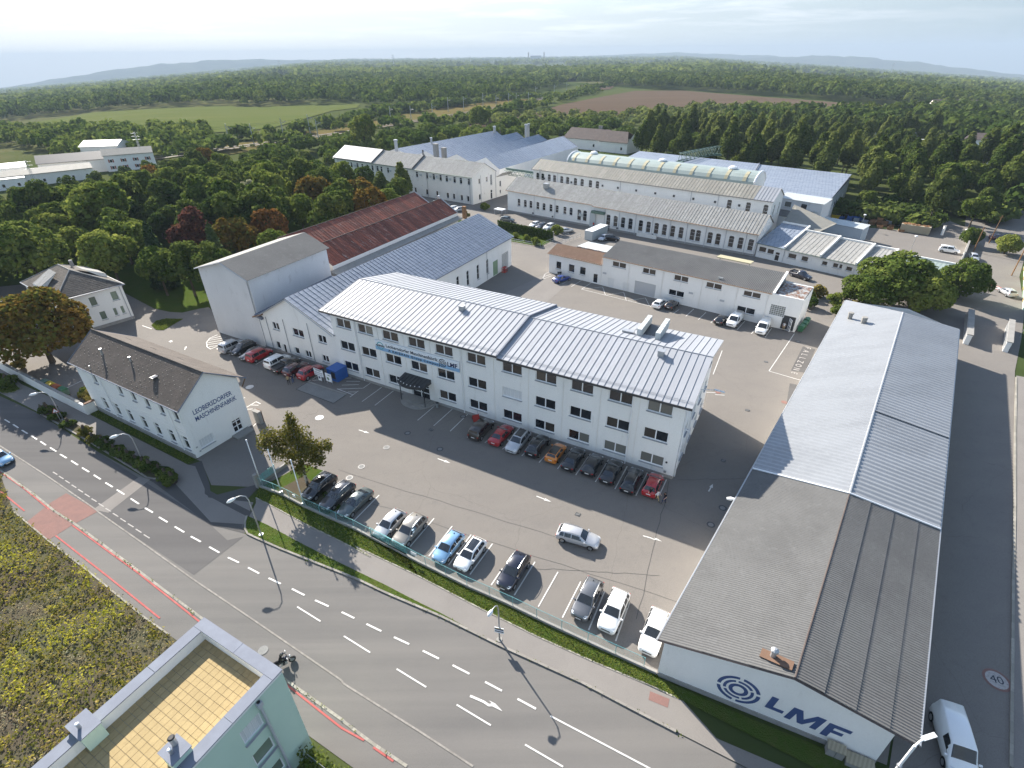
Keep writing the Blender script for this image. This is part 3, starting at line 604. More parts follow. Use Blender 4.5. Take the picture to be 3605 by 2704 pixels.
def right_ext(pts, n=60):
 a, b = V(pts[-1][:2]), V(pts[-2][:2]); return tuple(a + (a - b).normalized() * n)
SD = V((math.cos(R(-29)), math.sin(R(-29)))); SNv = V((-SD.y, SD.x))     # along the main road, and across it (to the factory side)
def far(p, d): return (p[0] + SD.x * d, p[1] + SD.y * d)
# main road: from the factory kerb to the far walk edge
walk = D['walkedge']
road_out = [far(kerb[2], -110),(-66.0,62.0),(-45,50.2)] + [tuple(p) for p in kerb[1:]] + [far(kerb[-1], 60), far(walk[-1], 80)] + [tuple(p) for p in reversed(walk[1:])] + [far(walk[1], -110)]
road = structure(sheet('road', road_out, Z1 - 0.004,'asphalt_road'))
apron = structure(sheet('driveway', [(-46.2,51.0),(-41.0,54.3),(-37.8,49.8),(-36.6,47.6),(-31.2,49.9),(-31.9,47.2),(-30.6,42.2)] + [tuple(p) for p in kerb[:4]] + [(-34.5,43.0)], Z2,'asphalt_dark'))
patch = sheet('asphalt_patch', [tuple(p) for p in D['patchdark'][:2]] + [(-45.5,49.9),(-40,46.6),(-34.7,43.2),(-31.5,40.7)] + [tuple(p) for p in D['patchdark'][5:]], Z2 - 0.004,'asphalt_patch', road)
sheet('concrete_strip', D['lightstrip'], Z2 + 0.004,'path_asphalt', road)
sheet('brick_crossing', D['brick'], Z2,'brick_paving', road)
# footpath on the factory side, verge strips
vl = [tuple(p) for p in verge_lo]; vu = [tuple(p) for p in D['verge_lo_up']]
path_in = vl + [(15.5,20.3),(26.5,15.2), far((26.5,15.2),40)]
path_poly = [(-30.6,46.3)] + path_in + [far(kerb[-1], 60)] + [tuple(p) for p in reversed(kerb[2:])] + [(-30.4,42.3)]
footpath = structure(sheet('footpath', path_poly, Z3 + 0.05,'path_asphalt'))
pathL = structure(sheet('footpath', [(-110,91)] + [tuple(p) for p in D['path_up']] + [(-41.3,53.2),(-36.8,47.4),(-31.0,46.5),(-30.5,43.0),(-34.6,43.4)] + [tuple(p) for p in reversed(D['strip_up'])] + [(-70,65.3),(-110,87)], Z3,'path_asphalt'))
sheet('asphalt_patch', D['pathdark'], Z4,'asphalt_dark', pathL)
verge = structure(sheet('grass_verge', [tuple(p) for p in fence] + [(12.3,24.9),(19.5,21.3),(26.5,18.1),(26.0,15.9)] + list(reversed(vl)) + [(-31.1,47.0)], Z4 + 0.06,'grass'))
verge2 = structure(sheet('grass_verge', vu + [tuple(p) for p in reversed(kerb[:-4])], Z4 + 0.07,'grass'))
gatestrip = structure(sheet('grass_verge', D['gategrass'], Z4,'grass'))
planter = structure(sheet('planting_strip', [tuple(p) for p in D['strip_up']] + [tuple(p) for p in reversed(D['strip_lo'][2:])], Z4 + 0.06,'earth'))
planter2 = structure(sheet('planting_strip', D['strip_left'], Z4 + 0.05,'grass'))
island = structure(sheet('grass_island', D['islandgrass'], Z2 + 0.03,'grass'))
birchbed = structure(sheet('grass_bed', [(-31.0,49.3),(-27.2,53.4),(-22.5,51.2),(-23.2,48.6),(-20.0,45.4),(-21.9,44.2)], Z3,'grass'))
sheet('bare_soil', [(-28.8,48.6),(-26.4,51.2),(-23.4,48.4),(-21.6,44.6),(-22.4,44.5)], Z4,'earth', birchbed)
parkgrass = structure(sheet('park_lawn', [(-64.6,105.4),(-66.2,104.6),(-68.8,102.7),(-71.6,103),(-75.9,104.9),(-80.5,108.4),(-88,114.2),(-104,124.2),(-126,118),(-180,180),(-150,240),(-82,246),(-60,222),(-46,203),(-24,186),(-12,168),(-18,154),(-50,106),(-58,97)], Z1,'grass'))
# kerb stones, one by one along the road, and the cobbled gutter lines
def stones(name, pts, step, w, z0, z1, m, parent, gap=0.02, limit=300):
 rs = resample(pts, step); ms = {}
 for i in range(min(len(rs) - 1, limit)):
  a, b = rs[i], rs[i + 1]; L = round((b - a).length - gap, 2); c = (a + b) / 2
  if L not in ms:
   mb = MB(); mb.box((0,0,(z0 + z1) / 2),(L, w, z1 - z0)); ms[L] = mb.mesh(name, m)
  inst(name, ms[L], parent,(c.x, c.y, random.uniform(-.004, .004)), math.atan2(b.y - a.y, b.x - a.x) + random.uniform(-.01, .01))
 rest = rs[min(len(rs) - 1, limit):]
 if len(rest) > 2:
  mb = MB(); ribbon(mb, [tuple(p) for p in rest], w, z1,0, z0); o = mb.build(name + '_row', m, parent); o['kind'] = 'stuff'
stones('kerb_stone', [tuple(p) for p in kerb] , 1.0,0.2,-0.05,0.145,'kerb_stone', footpath)
stones('kerb_stone', [tuple(p) for p in D['strip_lo'][2:]], 1.0,0.18,-0.05,0.14,'kerb_stone', planter)
stones('kerb_stone', [tuple(p) for p in D['strip_left'][1:]], 1.0,0.18,-0.05,0.13,'kerb_stone', planter2)
stones('edging_stone', vl, 0.6,0.13,-0.05,0.125,'cobble', verge)
stones('edging_stone', [tuple(p) for p in walk[1:]], 0.8,0.14,-0.05,0.09,'cobble', road)
stones('gutter_cobble', [tuple(p) for p in D['gutter']], 0.36,0.15,-0.05, Z2 + 0.012,'kerb_stone', road)
stones('border_cobble', [tuple(p) for p in D['cobble2']], 0.42,0.22,-0.05, Z2 + 0.016,'cobble', road)
# road markings
def stripe(name, a, b, w, z, m, parent):
 mb = MB(); ribbon(mb, [a, b], w, z); return mb.build(name, m, parent)
for i,(x0, y0, x1, y1) in enumerate(D['dash']):
 stripe('lane_marking',(x0, y0),(x1, y1),0.17 if i < 30 else 0.13, Z2 + 0.012,'paint_white', road)
for k in ('red1a','red1b','red1c','red1d','red2a','red2b'):
 mb = MB(); ribbon(mb, D[k], 0.15, Z2 + 0.014); mb.build('cycle_marking','paint_red', road)
gl = V(D['gutter'][0]); off = 1.0
for i in range(26):      # faint old dashes along the gutter on the left
 a = V(D['gutter'][1]) + (V(D['gutter'][4]) - V(D['gutter'][1])) * (i / 14.0)
 if i > 13: break
 a = a + SNv * 0.75; stripe('faded_marking', tuple(a), tuple(a + SD * 1.1),0.12, Z2 + 0.012,'paint_faded', road)
for (x0, y0, x1, y1) in D['stall']:
 stripe('parking_line',(x0, y0),(x1, y1),0.13, Z3,'paint_white', yard)
def arrow(x0, y0, x1, y1, parent, z, w=0.16, turn=False, m='paint_white'):
 a, b = V((x0, y0)), V((x1, y1)); d = (b - a); L = d.length; d.normalize(); n = V((-d.y, d.x)); mb = MB()
 P = lambda s, t: (a.x + d.x * s + n.x * t, a.y + d.y * s + n.y * t, z)
 if not turn:
  mb.poly([P(0,-w / 2), P(L * .55,-w / 2), P(L * .55, w / 2), P(0, w / 2)]); mb.poly([P(L * .55,-w * 1.5), P(L, 0), P(L * .55, w * 1.5)])
 else:
  k = L
  mb.poly([P(0,-.02 * k), P(.42 * k, -.02 * k), P(.42 * k, .045 * k), P(0, .045 * k)])
  mb.poly([P(.42 * k, -.02 * k), P(.60 * k, -.05 * k), P(.70 * k, .0), P(.66 * k, .07 * k), P(.58 * k, .015 * k), P(.42 * k, .045 * k)])
  mb.poly([P(.53 * k, .10 * k), P(.74 * k, .09 * k), P(1.0 * k, -.02 * k), P(.70 * k, -.01 * k), P(.66 * k, .06 * k)])
 mb.build('arrow_marking', m, parent)
for q in D['arrows']: arrow(*q, yard, Z3,0.14)
arrow(*D['turnarrows'][0], yard, Z3, turn=True)
arrow(*D['turnarrows'][1], road, Z2 + 0.014, turn=True)
mb = MB(); w0 = [V(p) for p in D['weigh']]; mb.prism([tuple(p) for p in w0], 0.0, Z3 + 0.02); wb = mb.build('weighbridge_plate','concrete_dark', yard)
mb = MB(); ribbon(mb, [tuple(w0[0]), tuple(w0[1])], 0.22, Z3 + 0.12,0,0.0); mb.build('kerb_beam','concrete', yard)
mb = MB()
for i in range(4): ribbon(mb, [tuple(w0[i]), tuple(w0[(i + 1) % 4])], 0.12, Z3 + 0.026)
mb.build('plate_joint','asphalt_dark', yard)
# repaired strips and seams in the yard
for a, b, w in (((-20,47.5),(19.0,31.0),0.05),((19.3,49.3),(11.5,30.5),0.06),((-22.5,52.2),(5.0,40.5),0.045),((20.3,49.6),(33.5,49.9),0.05),((2.3,36.5),(14.8,35.4),0.05)):
 pts = [tuple(V(a).lerp(V(b), t / 14) + V((random.uniform(-.12, .12), random.uniform(-.12, .12)))) for t in range(15)]
 mb = MB(); ribbon(mb, pts, w, Z2); mb.build('asphalt_seam','asphalt_dark', yard)
sheet('asphalt_patch', [(41.0,65.5),(44.5,72.0),(46.6,71.0),(43.0,64.5)], Z2,'asphalt_patch', yard)
sheet('asphalt_patch', [(46.5,76.0),(52.5,84.5),(54.2,83.4),(48.6,75.2)], Z2,'asphalt_patch', yard)
sheet('asphalt_patch', [(1.5,94),(16,122),(9,124),(-4,108),(-8,99)], Z2,'path_asphalt', yard)
# manhole covers and drains: lids let into the ground
for i,(x, y, k) in enumerate(D['manhole']):
 mb = MB(); mb.disc((x, y, Z4 if i > 14 else Z3 + .004),0.62 if k == 'w' else 0.44)
 o = mb.build('manhole_cover', dict(w='paint_white', g='concrete_dark', r='brick_paving')[k], road if i in (15,) else yard)
 if k == 'g':
  mb = MB(); mb.ring((x, y, Z3 + .010),0.30,0.46); mb.build('cover_ring','metal_dark', o)
for (x, y) in D['drain']:
 mb = MB(); mb.box((x, y, Z3),(0.6,0.5,0.02), R(-29)); g = mb.build('drain_grate','metal_dark', yard)
 mb = MB()
 for k in range(5): mb.box((x + (k - 2) * .1, y, Z3 + .014),(0.04,0.42,0.012), R(-29))
 mb.build('grate_bar','concrete_dark', g)
sheet('steel_plate', D['brownplate'], Z4 + 0.05,'brick_paving', footpath)
# side street on the right of the corrugated hall
rs = [tuple(p) for p in D['rstreet']]
side = structure(sheet('side_street', [(27.4,18.0),(31,12),(40,12)] + list(reversed(rs)) + [(69.6,58.5),(83,75),(94,87),(104.5,99),(119,118),(131,131),(160,163),(178,181),(178,187),(150,177),(137,160),(132,150.5),(115,128),(101,111),(92,99),(77,82),(65,66.5),(36.4,29.5)], Z1 + 0.008,'asphalt_yard'))
rk = rs[::-1] + [(69.6,58.5),(82.0,73.5)]
walkE = structure(sheet('side_walk', rk + [far(p, 6) for p in reversed(rk)], Z3 + 0.06,'path_asphalt'))
stones('kerb_stone', rk, 1.0,0.22,-0.05,0.15,'cobble', walkE)
for i, s in enumerate(resample([far(p, 1.7) for p in [(40.5,22.5)] + rk[1:]], 2.6)[:30]):
 t = s + V((0.62,0.78)) * (1.3 if i not in (13,14,15) else 2.5); stripe('parking_line', tuple(s), tuple(t),0.14, Z3 + 0.072,'paint_white', walkE)
c40 = D['pole40'][0]
def text_mesh(txt, size, m, ext=0.0, bold=0.0, shear=0.0, space=1.0, align='CENTER', xs=1.0):
 cu = bpy.data.curves.new('lettering','FONT'); cu.body = txt; cu.size = size; cu.extrude = ext; cu.offset = bold; cu.shear = shear; cu.space_character = space
 cu.align_x = align; cu.align_y = 'CENTER'; cu.resolution_u = 3
 o = bpy.data.objects.new('lettering', cu); COL.objects.link(o)
 dg = bpy.context.evaluated_depsgraph_get(); me = bpy.data.meshes.new_from_object(o.evaluated_get(dg))
 bpy.data.objects.remove(o); me.materials.clear(); me.materials.append(MATS[m])
 if xs != 1.0:
  for v in me.vertices: v.co.x *= xs
 return me
mb = MB(); mb.disc((c40[0], c40[1], Z3),0.95,28); s40 = mb.build('speed_marking','paint_faded', side)
mb = MB(); mb.ring((c40[0], c40[1], Z3 + .008),0.80,1.0,28); mb.build('red_ring','brick_paving', s40)
inst('lettering', text_mesh('40', 1.0,'letter_black'), s40,(c40[0], c40[1], Z3 + .012), R(-20))
c2 = D['manhole'][-1]
mb = MB(); mb.disc((c2[0], c2[1], Z3),1.3,28); s41 = mb.build('speed_marking','paint_white', side)
mb = MB(); mb.ring((c2[0], c2[1], Z3 + .008),1.0,1.35,28); mb.build('red_ring','paint_red', s41)
inst('lettering', text_mesh('40', 1.2,'letter_black'), s41,(c2[0], c2[1], Z3 + .012), R(-30))
f0, f1 = V(D['fallz'][0]), V(D['fallz'][1]); dd = f1 - f0; aa = math.atan2(dd.y, dd.x)
for i, ch in enumerate('FALLZONE'):
 p = f0.lerp(f1, i / 7.0); inst('lettering', text_mesh(ch, 1.35,'paint_faded', bold=0.01), yard,(p.x, p.y, Z3), aa)

# ---------------------------------------------------------------- building parts
PROTO = {}
def win_proto(w, h, style):
 """meshes of a window: local x along the wall, +y into the wall, z up, origin at the lower left of the opening"""
 key = (round(w, 2), round(h, 2), style)
 if key in PROTO: return PROTO[key]
 f = 0.09 if w > 1.2 else 0.07; out = {}
 mb = MB()
 y0, y1 = 0.10,0.19
 def bar(xa, xb, za, zb, ya=y0, yb=y1): mb.box(((xa + xb) / 2,(ya + yb) / 2,(za + zb) / 2),(xb - xa, yb - ya, zb - za))
 bar(0, w, 0, f); bar(0, w, h - f, h); bar(0, f, f, h - f); bar(w - f, w, f, h - f)
 panes = []
 if style in ('double','single','tall','high'):
  nx = 2 if style == 'double' else 1; splits = [h]
  if style == 'tall': splits = [h * .68, h]
  xs = [f + (w - 2 * f) * i / nx for i in range(nx + 1)]
  for i in range(1, nx): bar(xs[i] - .07, xs[i] + .07, f, h - f)
  if style == 'tall': bar(f, w - f, h * .68 - .05, h * .68 + .05)
  for i in range(nx): panes.append((xs[i] + (.07 if i else 0), xs[i + 1] - (.07 if i < nx - 1 else 0), f, h - f))
 elif style == 'arch':
  bar(f, w - f, h * .40, h * .40 + .05, .13, .18); bar(f, w - f, h * .72, h * .72 + .03, .13, .18); panes = [(f, w - f, f, h - f)]
 elif style == 'block':
  n = max(3, int(w / .35)); k = max(3, int(h / .35))
  for i in range(1, n): bar(w * i / n - .02, w * i / n + .02, f, h - f)
  for i in range(1, k): bar(f, w - f, h * i / k - .02, h * i / k + .02)
  panes = [(f, w - f, f, h - f)]
 elif style == 'door':
  bar(w * .5 - .06, w * .5 + .06, f, h - f); bar(f, w - f, h * .42, h * .42 + .12); bar(f, w - f, h * .8, h * .8 + .1); panes = [(f, w - f, f, h - f)]
 elif style == 'shutter':
  n = 5
  for i in range(1, n): bar(w * i / n - .015, w * i / n + .015, f, h - f, .12, .16)
  panes = [(f, w - f, f, h - f)]
 out['frame'] = mb.mesh('window','frame_white')
 out['panes'] = []
 for (xa, xb, za, zb) in panes:
  mb = MB(); mb.poly([(xa, .155, za),(xb, .155, za),(xb, .155, zb),(xa, .155, zb)]); out['panes'].append({})
  for k in ('pane_dark','pane_brown','pane_blind','pane_green','shutter_white','glass_block'):
   out['panes'][-1][k] = mb
 mb = MB(); mb.box((w / 2,-.03,-.035),(w + .12, .30, .05)); out['sill'] = mb.mesh('sill','sill_grey')
 out['mesh'] = {}
 PROTO[key] = out; return out
def put_window(parent, P, rz, w, h, style='double', pane=None, sill=True):
 pr = win_proto(w, h, style); loc = V(P) - parent.location
 o = inst('window', pr['frame'], parent, loc, rz)
 for i, pm in enumerate(pr['panes']):
  k = pane or random.choices(['pane_dark','pane_brown','pane_blind'], [8,3, .3])[0]
  if (i, k) not in pr['mesh']: pr['mesh'][(i, k)] = pm[k].mesh('pane', k)
  inst('pane', pr['mesh'][(i, k)], o)
 if sill: inst('sill', pr['sill'], o)
 return o
def arch_pts(u0, u1, z1, rise, n=8):
 c = (u0 + u1) / 2; hw = (u1 - u0) / 2
 return [(c - hw * math.cos(math.pi * k / n), z1 - rise + rise * math.sin(math.pi * k / n)) for k in range(n + 1)]
class Wall:
 """an outside wall from A to B, left to right as seen from outside, with real openings"""
 def __init__(s, A, B, zA, zB, z0=-0.3):
  s.A, s.B, s.zA, s.zB, s.z0 = V(A), V(B), zA, zB, z0
  s.L = (s.B - s.A).length; s.d = (s.B - s.A) / s.L; s.nin = V((-s.d.y, s.d.x)); s.ang = math.atan2(s.d.y, s.d.x); s.op = []
 def p(s, u, z, y=0.0):
  q = s.A + s.d * u + s.nin * y; return V((q.x, q.y, z))
 def top(s, u): return lerp(s.zA, s.zB, u / s.L)
 def open(s, u0, u1, z0, z1, rise=0.0): s.op.append((u0, u1, z0, z1, rise)); return s
 def emit(s, mb, mi=0, deep=0.2):
  us = sorted(set([0, s.L] + [round(v, 3) for o in s.op for v in o[:2]]))
  for i in range(len(us) - 1):
   a, b = us[i], us[i + 1]; m = (a + b) / 2
   col = sorted([o for o in s.op if o[0] - 1e-3 < m < o[1] + 1e-3], key=lambda o: o[2]); z = s.z0
   for o in col:
    if o[2] > z + 1e-3: mb.poly([s.p(a, z), s.p(b, z), s.p(b, o[2]), s.p(a, o[2])], mi)
    z = o[3]
   mb.poly([s.p(a, z), s.p(b, z), s.p(b, s.top(b)), s.p(a, s.top(a))], mi)
  for (u0, u1, z0, z1, rise) in s.op:
   if rise:
    ar = arch_pts(u0, u1, z1, rise); h = len(ar) // 2
    for k in range(len(ar) - 1):
     c = (u0, z1) if k < h else (u1, z1)
     mb.poly([s.p(*ar[k]), s.p(*ar[k + 1]), s.p(*c)], mi)
     mb.poly([s.p(*ar[k]), s.p(*ar[k + 1]), s.p(*ar[k + 1], deep), s.p(*ar[k], deep)], mi)
    mb.poly([s.p(u0, z1), s.p(ar[h][0], z1), s.p(u1, z1)], mi)
    zt = z1 - rise
   else:
    mb.poly([s.p(u0, z1), s.p(u1, z1), s.p(u1, z1, deep), s.p(u0, z1, deep)], mi); zt = z1
   mb.poly([s.p(u0, z0), s.p(u1, z0), s.p(u1, z0, deep), s.p(u0, z0, deep)], mi)
   mb.poly([s.p(u0, z0), s.p(u0, zt), s.p(u0, zt, deep), s.p(u0, z0, deep)], mi)
   mb.poly([s.p(u1, z0), s.p(u1, zt), s.p(u1, zt, deep), s.p(u1, z0, deep)], mi)
   mb.poly([s.p(u0, z0, deep + .02), s.p(u1, z0, deep + .02), s.p(u1, z1, deep + .02), s.p(u0, z1, deep + .02)], mi)
 def window(s, par, u0, u1, z0, z1, style='double', pane=None, sill=True, rise=0.0):
  s.open(u0, u1, z0, z1, rise); return put_window(par, s.p(u0, z0), s.ang, u1 - u0, z1 - z0, style, pane, sill)
def V3(p, z): return V((p[0], p[1], z))
def panels(par, E0, E1, R0, R1, n, m, seam=0.06, th=0.04, name='roof_panel', gap=0.0, limit=300):
 """a sheet roof slope: n separate sheets from eave E to ridge R, each with a raised seam"""
 E0, E1, R0, R1 = map(V,(E0, E1, R0, R1))
 nrm = (E1 - E0).cross(R0 - E0).normalized()
 if nrm.z < 0: nrm = -nrm
 for i in range(n):
  a, b = i / n,(i + 1) / n
  e0, e1, r1, r0_ = E0.lerp(E1, a), E0.lerp(E1, b), R0.lerp(R1, b), R0.lerp(R1, a)
  mb = MB(); j = random.uniform(0, .012)
  dn = nrm * -th; up = nrm * j
  mb.hexa([e0 + dn, e1 + dn, r1 + dn, r0_ + dn], [e0 + up, e1 + up, r1 + up, r0_ + up])
  if seam:
   t = (E1 - E0).normalized() * (seam * .5); s0, s1 = e0, r0_
   mb.hexa([s0 + up, s0 + t + up, s1 + t + up, s1 + up], [s0 + nrm * seam, s0 + t + nrm * seam, s1 + t + nrm * seam, s1 + nrm * seam])
  mb.build(name, m, par)
def corrugated(par, E0, E1, R0, R1, pitch, amp, m, name='roof_sheet', cuts=(0,1), seg=4, lap=0.02):
 """a corrugated slope: true waves, laid in courses (cuts: where a course ends, eave to ridge)"""
 E0, E1, R0, R1 = map(V,(E0, E1, R0, R1)); n = int((E1 - E0).length / pitch) * seg
 nrm = (E1 - E0).cross(R0 - E0).normalized()
 if nrm.z < 0: nrm = -nrm
 for c in range(len(cuts) - 1):
  vs = []
  for t, lift in ((cuts[c] - (.004 if c else 0), lap * c),(cuts[c + 1], lap * c * .4)):
   for i in range(n + 1):
    s = i / n; p = E0.lerp(E1, s).lerp(R0.lerp(R1, s), t)
    vs.append(p + nrm * (amp * math.sin(2 * math.pi * i / seg) + lift))
  mb = MB(); mb.add(vs, [(i, i + 1, n + 2 + i, n + 1 + i) for i in range(n)]); mb.build(name, m, par, smooth=True)
def gable_fill(mb, P0, P1, apex, mi=0): mb.poly([V(P0), V(P1), V(apex)], mi)
def ridge_cap(par, pts, w, m, name='ridge_cap'):
 mb = MB(); mb.tube(pts, w, 6); return mb.build(name, m, par)
def downpipe(par, x, y, z0, z1, m='frame_grey', r=0.06):
 mb = MB(); mb.tube([(x, y, z0),(x, y, z1)], r, 6); return mb.build('downpipe', m, par)

# ---------------------------------------------------------------- main office block
def office():
 A, B = V((-28.5,76.64)), V((19.85,49.81)); u = (B - A).normalized(); n = V((-u.y, u.x)); Ln = (B - A).length; Dp = 17.6; EZ = 10.9
 t = thing('office_building','long white three-storey office block with standing seam metal roof and company banner','building',(A.x, A.y, 0))
 P = lambda a, b, z=0: V((A.x + u.x * a + n.x * b, A.y + u.y * a + n.y * b, z))
 C, Dd = P(Ln, Dp).xy, P(0, Dp).xy
 cols = [2.63,7.08,11.95,16.79,21.64,27.0,32.6,37.6,42.6,47.6,52.4]; rows = [(1.32,2.85),(5.05,6.58),(9.0,10.52)]
 mb = MB(); w = Wall(A, B, EZ, EZ)
 for r,(z0, z1) in enumerate(rows):
  for i, c in enumerate(cols):
   if r == 0 and i == 3: continue
   pane = None; st = 'double'
   if i == 6 and r == 1: st, pane = 'shutter','shutter_white'
   if i == 10 and r in (0,2): pane = 'pane_blind'
   if i == 9 and r == 0: pane = 'pane_blind'
   w.window(t, c - 1.5, c + 1.5, z0, z1, st, pane)
 # entrance
 w.open(14.9,18.3,0.15,2.75)
 w.emit(mb)
 wr = Wall(B, C, EZ, EZ)
 for z0, z1 in rows:
  for q in (3.2,7.4,11.2,14.8): wr.window(t, q - .9, q + .9, z0, z1,'double','pane_dark')
 wr.emit(mb)
 mb.poly([P(0,0,-.3), P(0, Dp, -.3), P(0, Dp, EZ), P(0,0, EZ)])
 mb.poly([P(0, Dp, -.3), P(Ln, Dp, -.3), P(Ln, Dp, EZ), P(0, Dp, EZ)])
 mb.poly([P(Ln + .002,0, EZ), P(Ln + .002, Dp, EZ), P(Ln + .002,9.0, EZ + 1.9)])
 mb.build('wall','plaster_white', t)
 # shallow pilasters between the bays, plinth
 for q in (4.85,9.5,14.4,19.2,24.4,29.8,35.1,40.1,45.1,50.0):
  mb = MB(); mb.box((*P(q, -.02).xy, 5.6),(.05, .06,10.5), w.ang); mb.build('wall_joint','plaster_old', t)
 mb = MB(); mb.box((*P(Ln / 2,-.03).xy, .15),(Ln, .1, .55), w.ang); mb.build('plinth','plinth', t)
 for q in (5.09,24.56,49.16): downpipe(t, *P(q, -.10).xy, 0.1, EZ - .1,'frame_white')
 # two roof sections with a step between them
 us, rz = 30.6, EZ + 2.15
 for (a, b, dz, k) in ((-1.7, us, .28,36),(us, Ln + .75,0.0,29)):
  e, r, bk = EZ + .22 + dz, rz + dz, EZ + .22 + dz
  panels(t, P(a, -.55, e), P(b, -.55, e), P(a, 9.1, r), P(b, 9.1, r), k,'roof_metal', 0.07)
  panels(t, P(a, 18.6, bk), P(b, 18.6, bk), P(a, 9.1, r), P(b, 9.1, r), k,'roof_metal', 0.07)
  ridge_cap(t, [P(a, 9.1, r + .03), P(b, 9.1, r + .03)], .07,'roof_metal')
  mb = MB(); mb.hexa([P(a, -.62, e - .30), P(b, -.62, e - .30), P(b, -.5, e - .30), P(a, -.5, e - .30)], [P(a, -.62, e - .02), P(b, -.62, e - .02), P(b, -.5, e - .02), P(a, -.5, e - .02)]); mb.build('gutter','metal_dark', t)
  mb = MB(); mb.poly([P(a, -.5, e - .28), P(b, -.5, e - .28), P(b, 0, e - .28), P(a, 0, e - .28)]); mb.build('soffit','frame_white', t)
  for dd, hh in ((.05, .10),(.05, .2)):
   mb = MB(); mb.tube([P(a + .1, .25, e + .15 + hh), P(b - .1, .25, e + .15 + hh)], .022,4); mb.build('snow_rail','metal_grey', t)
  for (x, z) in ((a, e),(b, e)):
   mb = MB(); mb.poly([P(x, -.55, z - .28), P(x, -.55, z), P(x, 9.1, r), P(x, 18.6, z), P(x, 18.6, z - .28), P(x, 9.1, r - .3)]); mb.build('verge_board','metal_grey', t)
 mb = MB(); mb.hexa([P(us - .15,-.5, EZ + .3), P(us + .05,-.5, EZ + .3), P(us + .05,9.1, rz + .05), P(us - .15,9.1, rz + .05)], [P(us - .15,-.5, EZ + .62), P(us + .05,-.5, EZ + .62), P(us + .05,9.1, rz + .38), P(us - .15,9.1, rz + .38)])
 mb.hexa([P(us - .15,9.1, rz + .05), P(us + .05,9.1, rz + .05), P(us + .05,18.5, EZ + .3), P(us - .15,18.5, EZ + .3)], [P(us - .15,9.1, rz + .38), P(us + .05,9.1, rz + .38), P(us + .05,18.5, EZ + .62), P(us - .15,18.5, EZ + .62)])
 mb.build('roof_step','metal_coping', t)
 for (a, b) in ((20.3,7.1),(50.1,7.3)):
  mb = MB(); c = P(a, b, 12.9 + (.2 if a < us else 0)); mb.box(c,(.75, .75, .9), w.ang); mb.box((c.x, c.y, c.z + .5),(.9, .9, .08), w.ang); mb.build('roof_vent','metal_grey', t)
 c = P(44.3,12.1,12.55); mb = MB(); mb.box(c,(1.6, .7, .5), w.ang); mb.build('roof_vent','metal_grey', t)
 # pit with two rows of cooling units on the rear slope
 mb = MB(); c = P(47.2,14.2,12.15); mb.box(c,(2.2,5.0, .25), w.ang); mb.build('plant_deck','metal_dark', t)
 for a in (45.9,48.4):
  mb = MB(); c = P(a, 14.2,12.3); mb.box(c,(.5,5.2, .5), w.ang); mb.build('unit_frame','metal_grey', t)
  for k in range(5):
   mb = MB(); c = P(a, 12.1 + k * 1.05,12.95); mb.box(c,(.62, .95,1.15), w.ang); o = mb.build('cooling_unit','cont_white', t)
   mb = MB(); mb.tube([P(a - .32,12.1 + k * 1.05,13.0), P(a - .35,12.1 + k * 1.05,13.0)], .36,10); mb.build('fan_grille','metal_dark', o)
 # banner
 def onwall(a, z, y=-.06): return P(a, y, z)
 mb = MB(); mb.hexa([onwall(8.85,7.52,-.16), onwall(24.2,7.52,-.16), onwall(24.2,7.52,-.06), onwall(8.85,7.52,-.06)], [onwall(8.85,8.60,-.16), onwall(24.2,8.60,-.16), onwall(24.2,8.60,-.06), onwall(8.85,8.60,-.06)])
 bn = mb.build('banner','banner_white', t)
 mb = MB(); mb.hexa([onwall(8.85,6.92,-.16), onwall(24.2,6.92,-.16), onwall(24.2,6.92,-.06), onwall(8.85,6.92,-.06)], [onwall(8.85,7.52,-.16), onwall(24.2,7.52,-.16), onwall(24.2,7.52,-.06), onwall(8.85,7.52,-.06)])
 mb.build('banner_stripe','banner_blue', bn)
 def letters(txt, a, z, size, m, par, y=-.175, bold=.012, xs=1.0, space=1.0, align='LEFT', shear=0.0, rzadd=0.0):
  me = text_mesh(txt, size, m, 0.004, bold, shear, space, align, xs); q = onwall(a, z, y)
  o = bpy.data.objects.new('lettering', me); link(o, par); o.location = q - par_loc(par); o.rotation_euler = (R(90),0, w.ang); return o
 letters('Leobersdorfer Maschinenfabrik', 10.95,7.98, .74,'letter_black', bn, xs=1.0, space=1.02, bold=.014)
 letters('A KAISHAN Group Company', 11.35,7.25, .54,'letter_black', bn, xs=1.15, space=1.28, bold=.014)
 letters('KAISHAN', 9.0,7.72, .40,'letter_black', bn, y=-.19, bold=.014)
 letters('LMF', 22.15,7.75, .95,'letter_navy', bn, bold=.03, xs=1.05)
 def vring(par, a, z, r0, r1, m, gaps=(), y=-.176, nseg=32):
  cuts_ = gaps or [(0,0)]
  for i,(g0, g1) in enumerate(cuts_):
   s0, s1 = g1, cuts_[(i + 1) % len(cuts_)][0] + (360 if i == len(cuts_) - 1 else 0); ns = max(6, int((s1 - s0) / 11)); mb = MB()
   for k in range(ns):
    t0, t1 = R(lerp(s0, s1, k / ns)), R(lerp(s0, s1,(k + 1) / ns))
    mb.poly([onwall(a + q * math.cos(x), z + q * math.sin(x), y) for q, x in ((r0, t0),(r1, t0),(r1, t1),(r0, t1))])
   mb.build('logo_ring' if not gaps else 'logo_arc', m, par)
 vring(bn, 9.85,7.72, .50, .66,'banner_teal', [(-8,8),(172,188)])
 for r0_, r1_ in ((.12, .22),(.32, .42),(.54, .66)): vring(bn, 21.35,7.72, r0_, r1_,'letter_black', [(35,45),(215,225)] if r0_ > .5 else [])
 # entrance: canopy, door, round steps
 mb = MB(); cz_ = 3.75
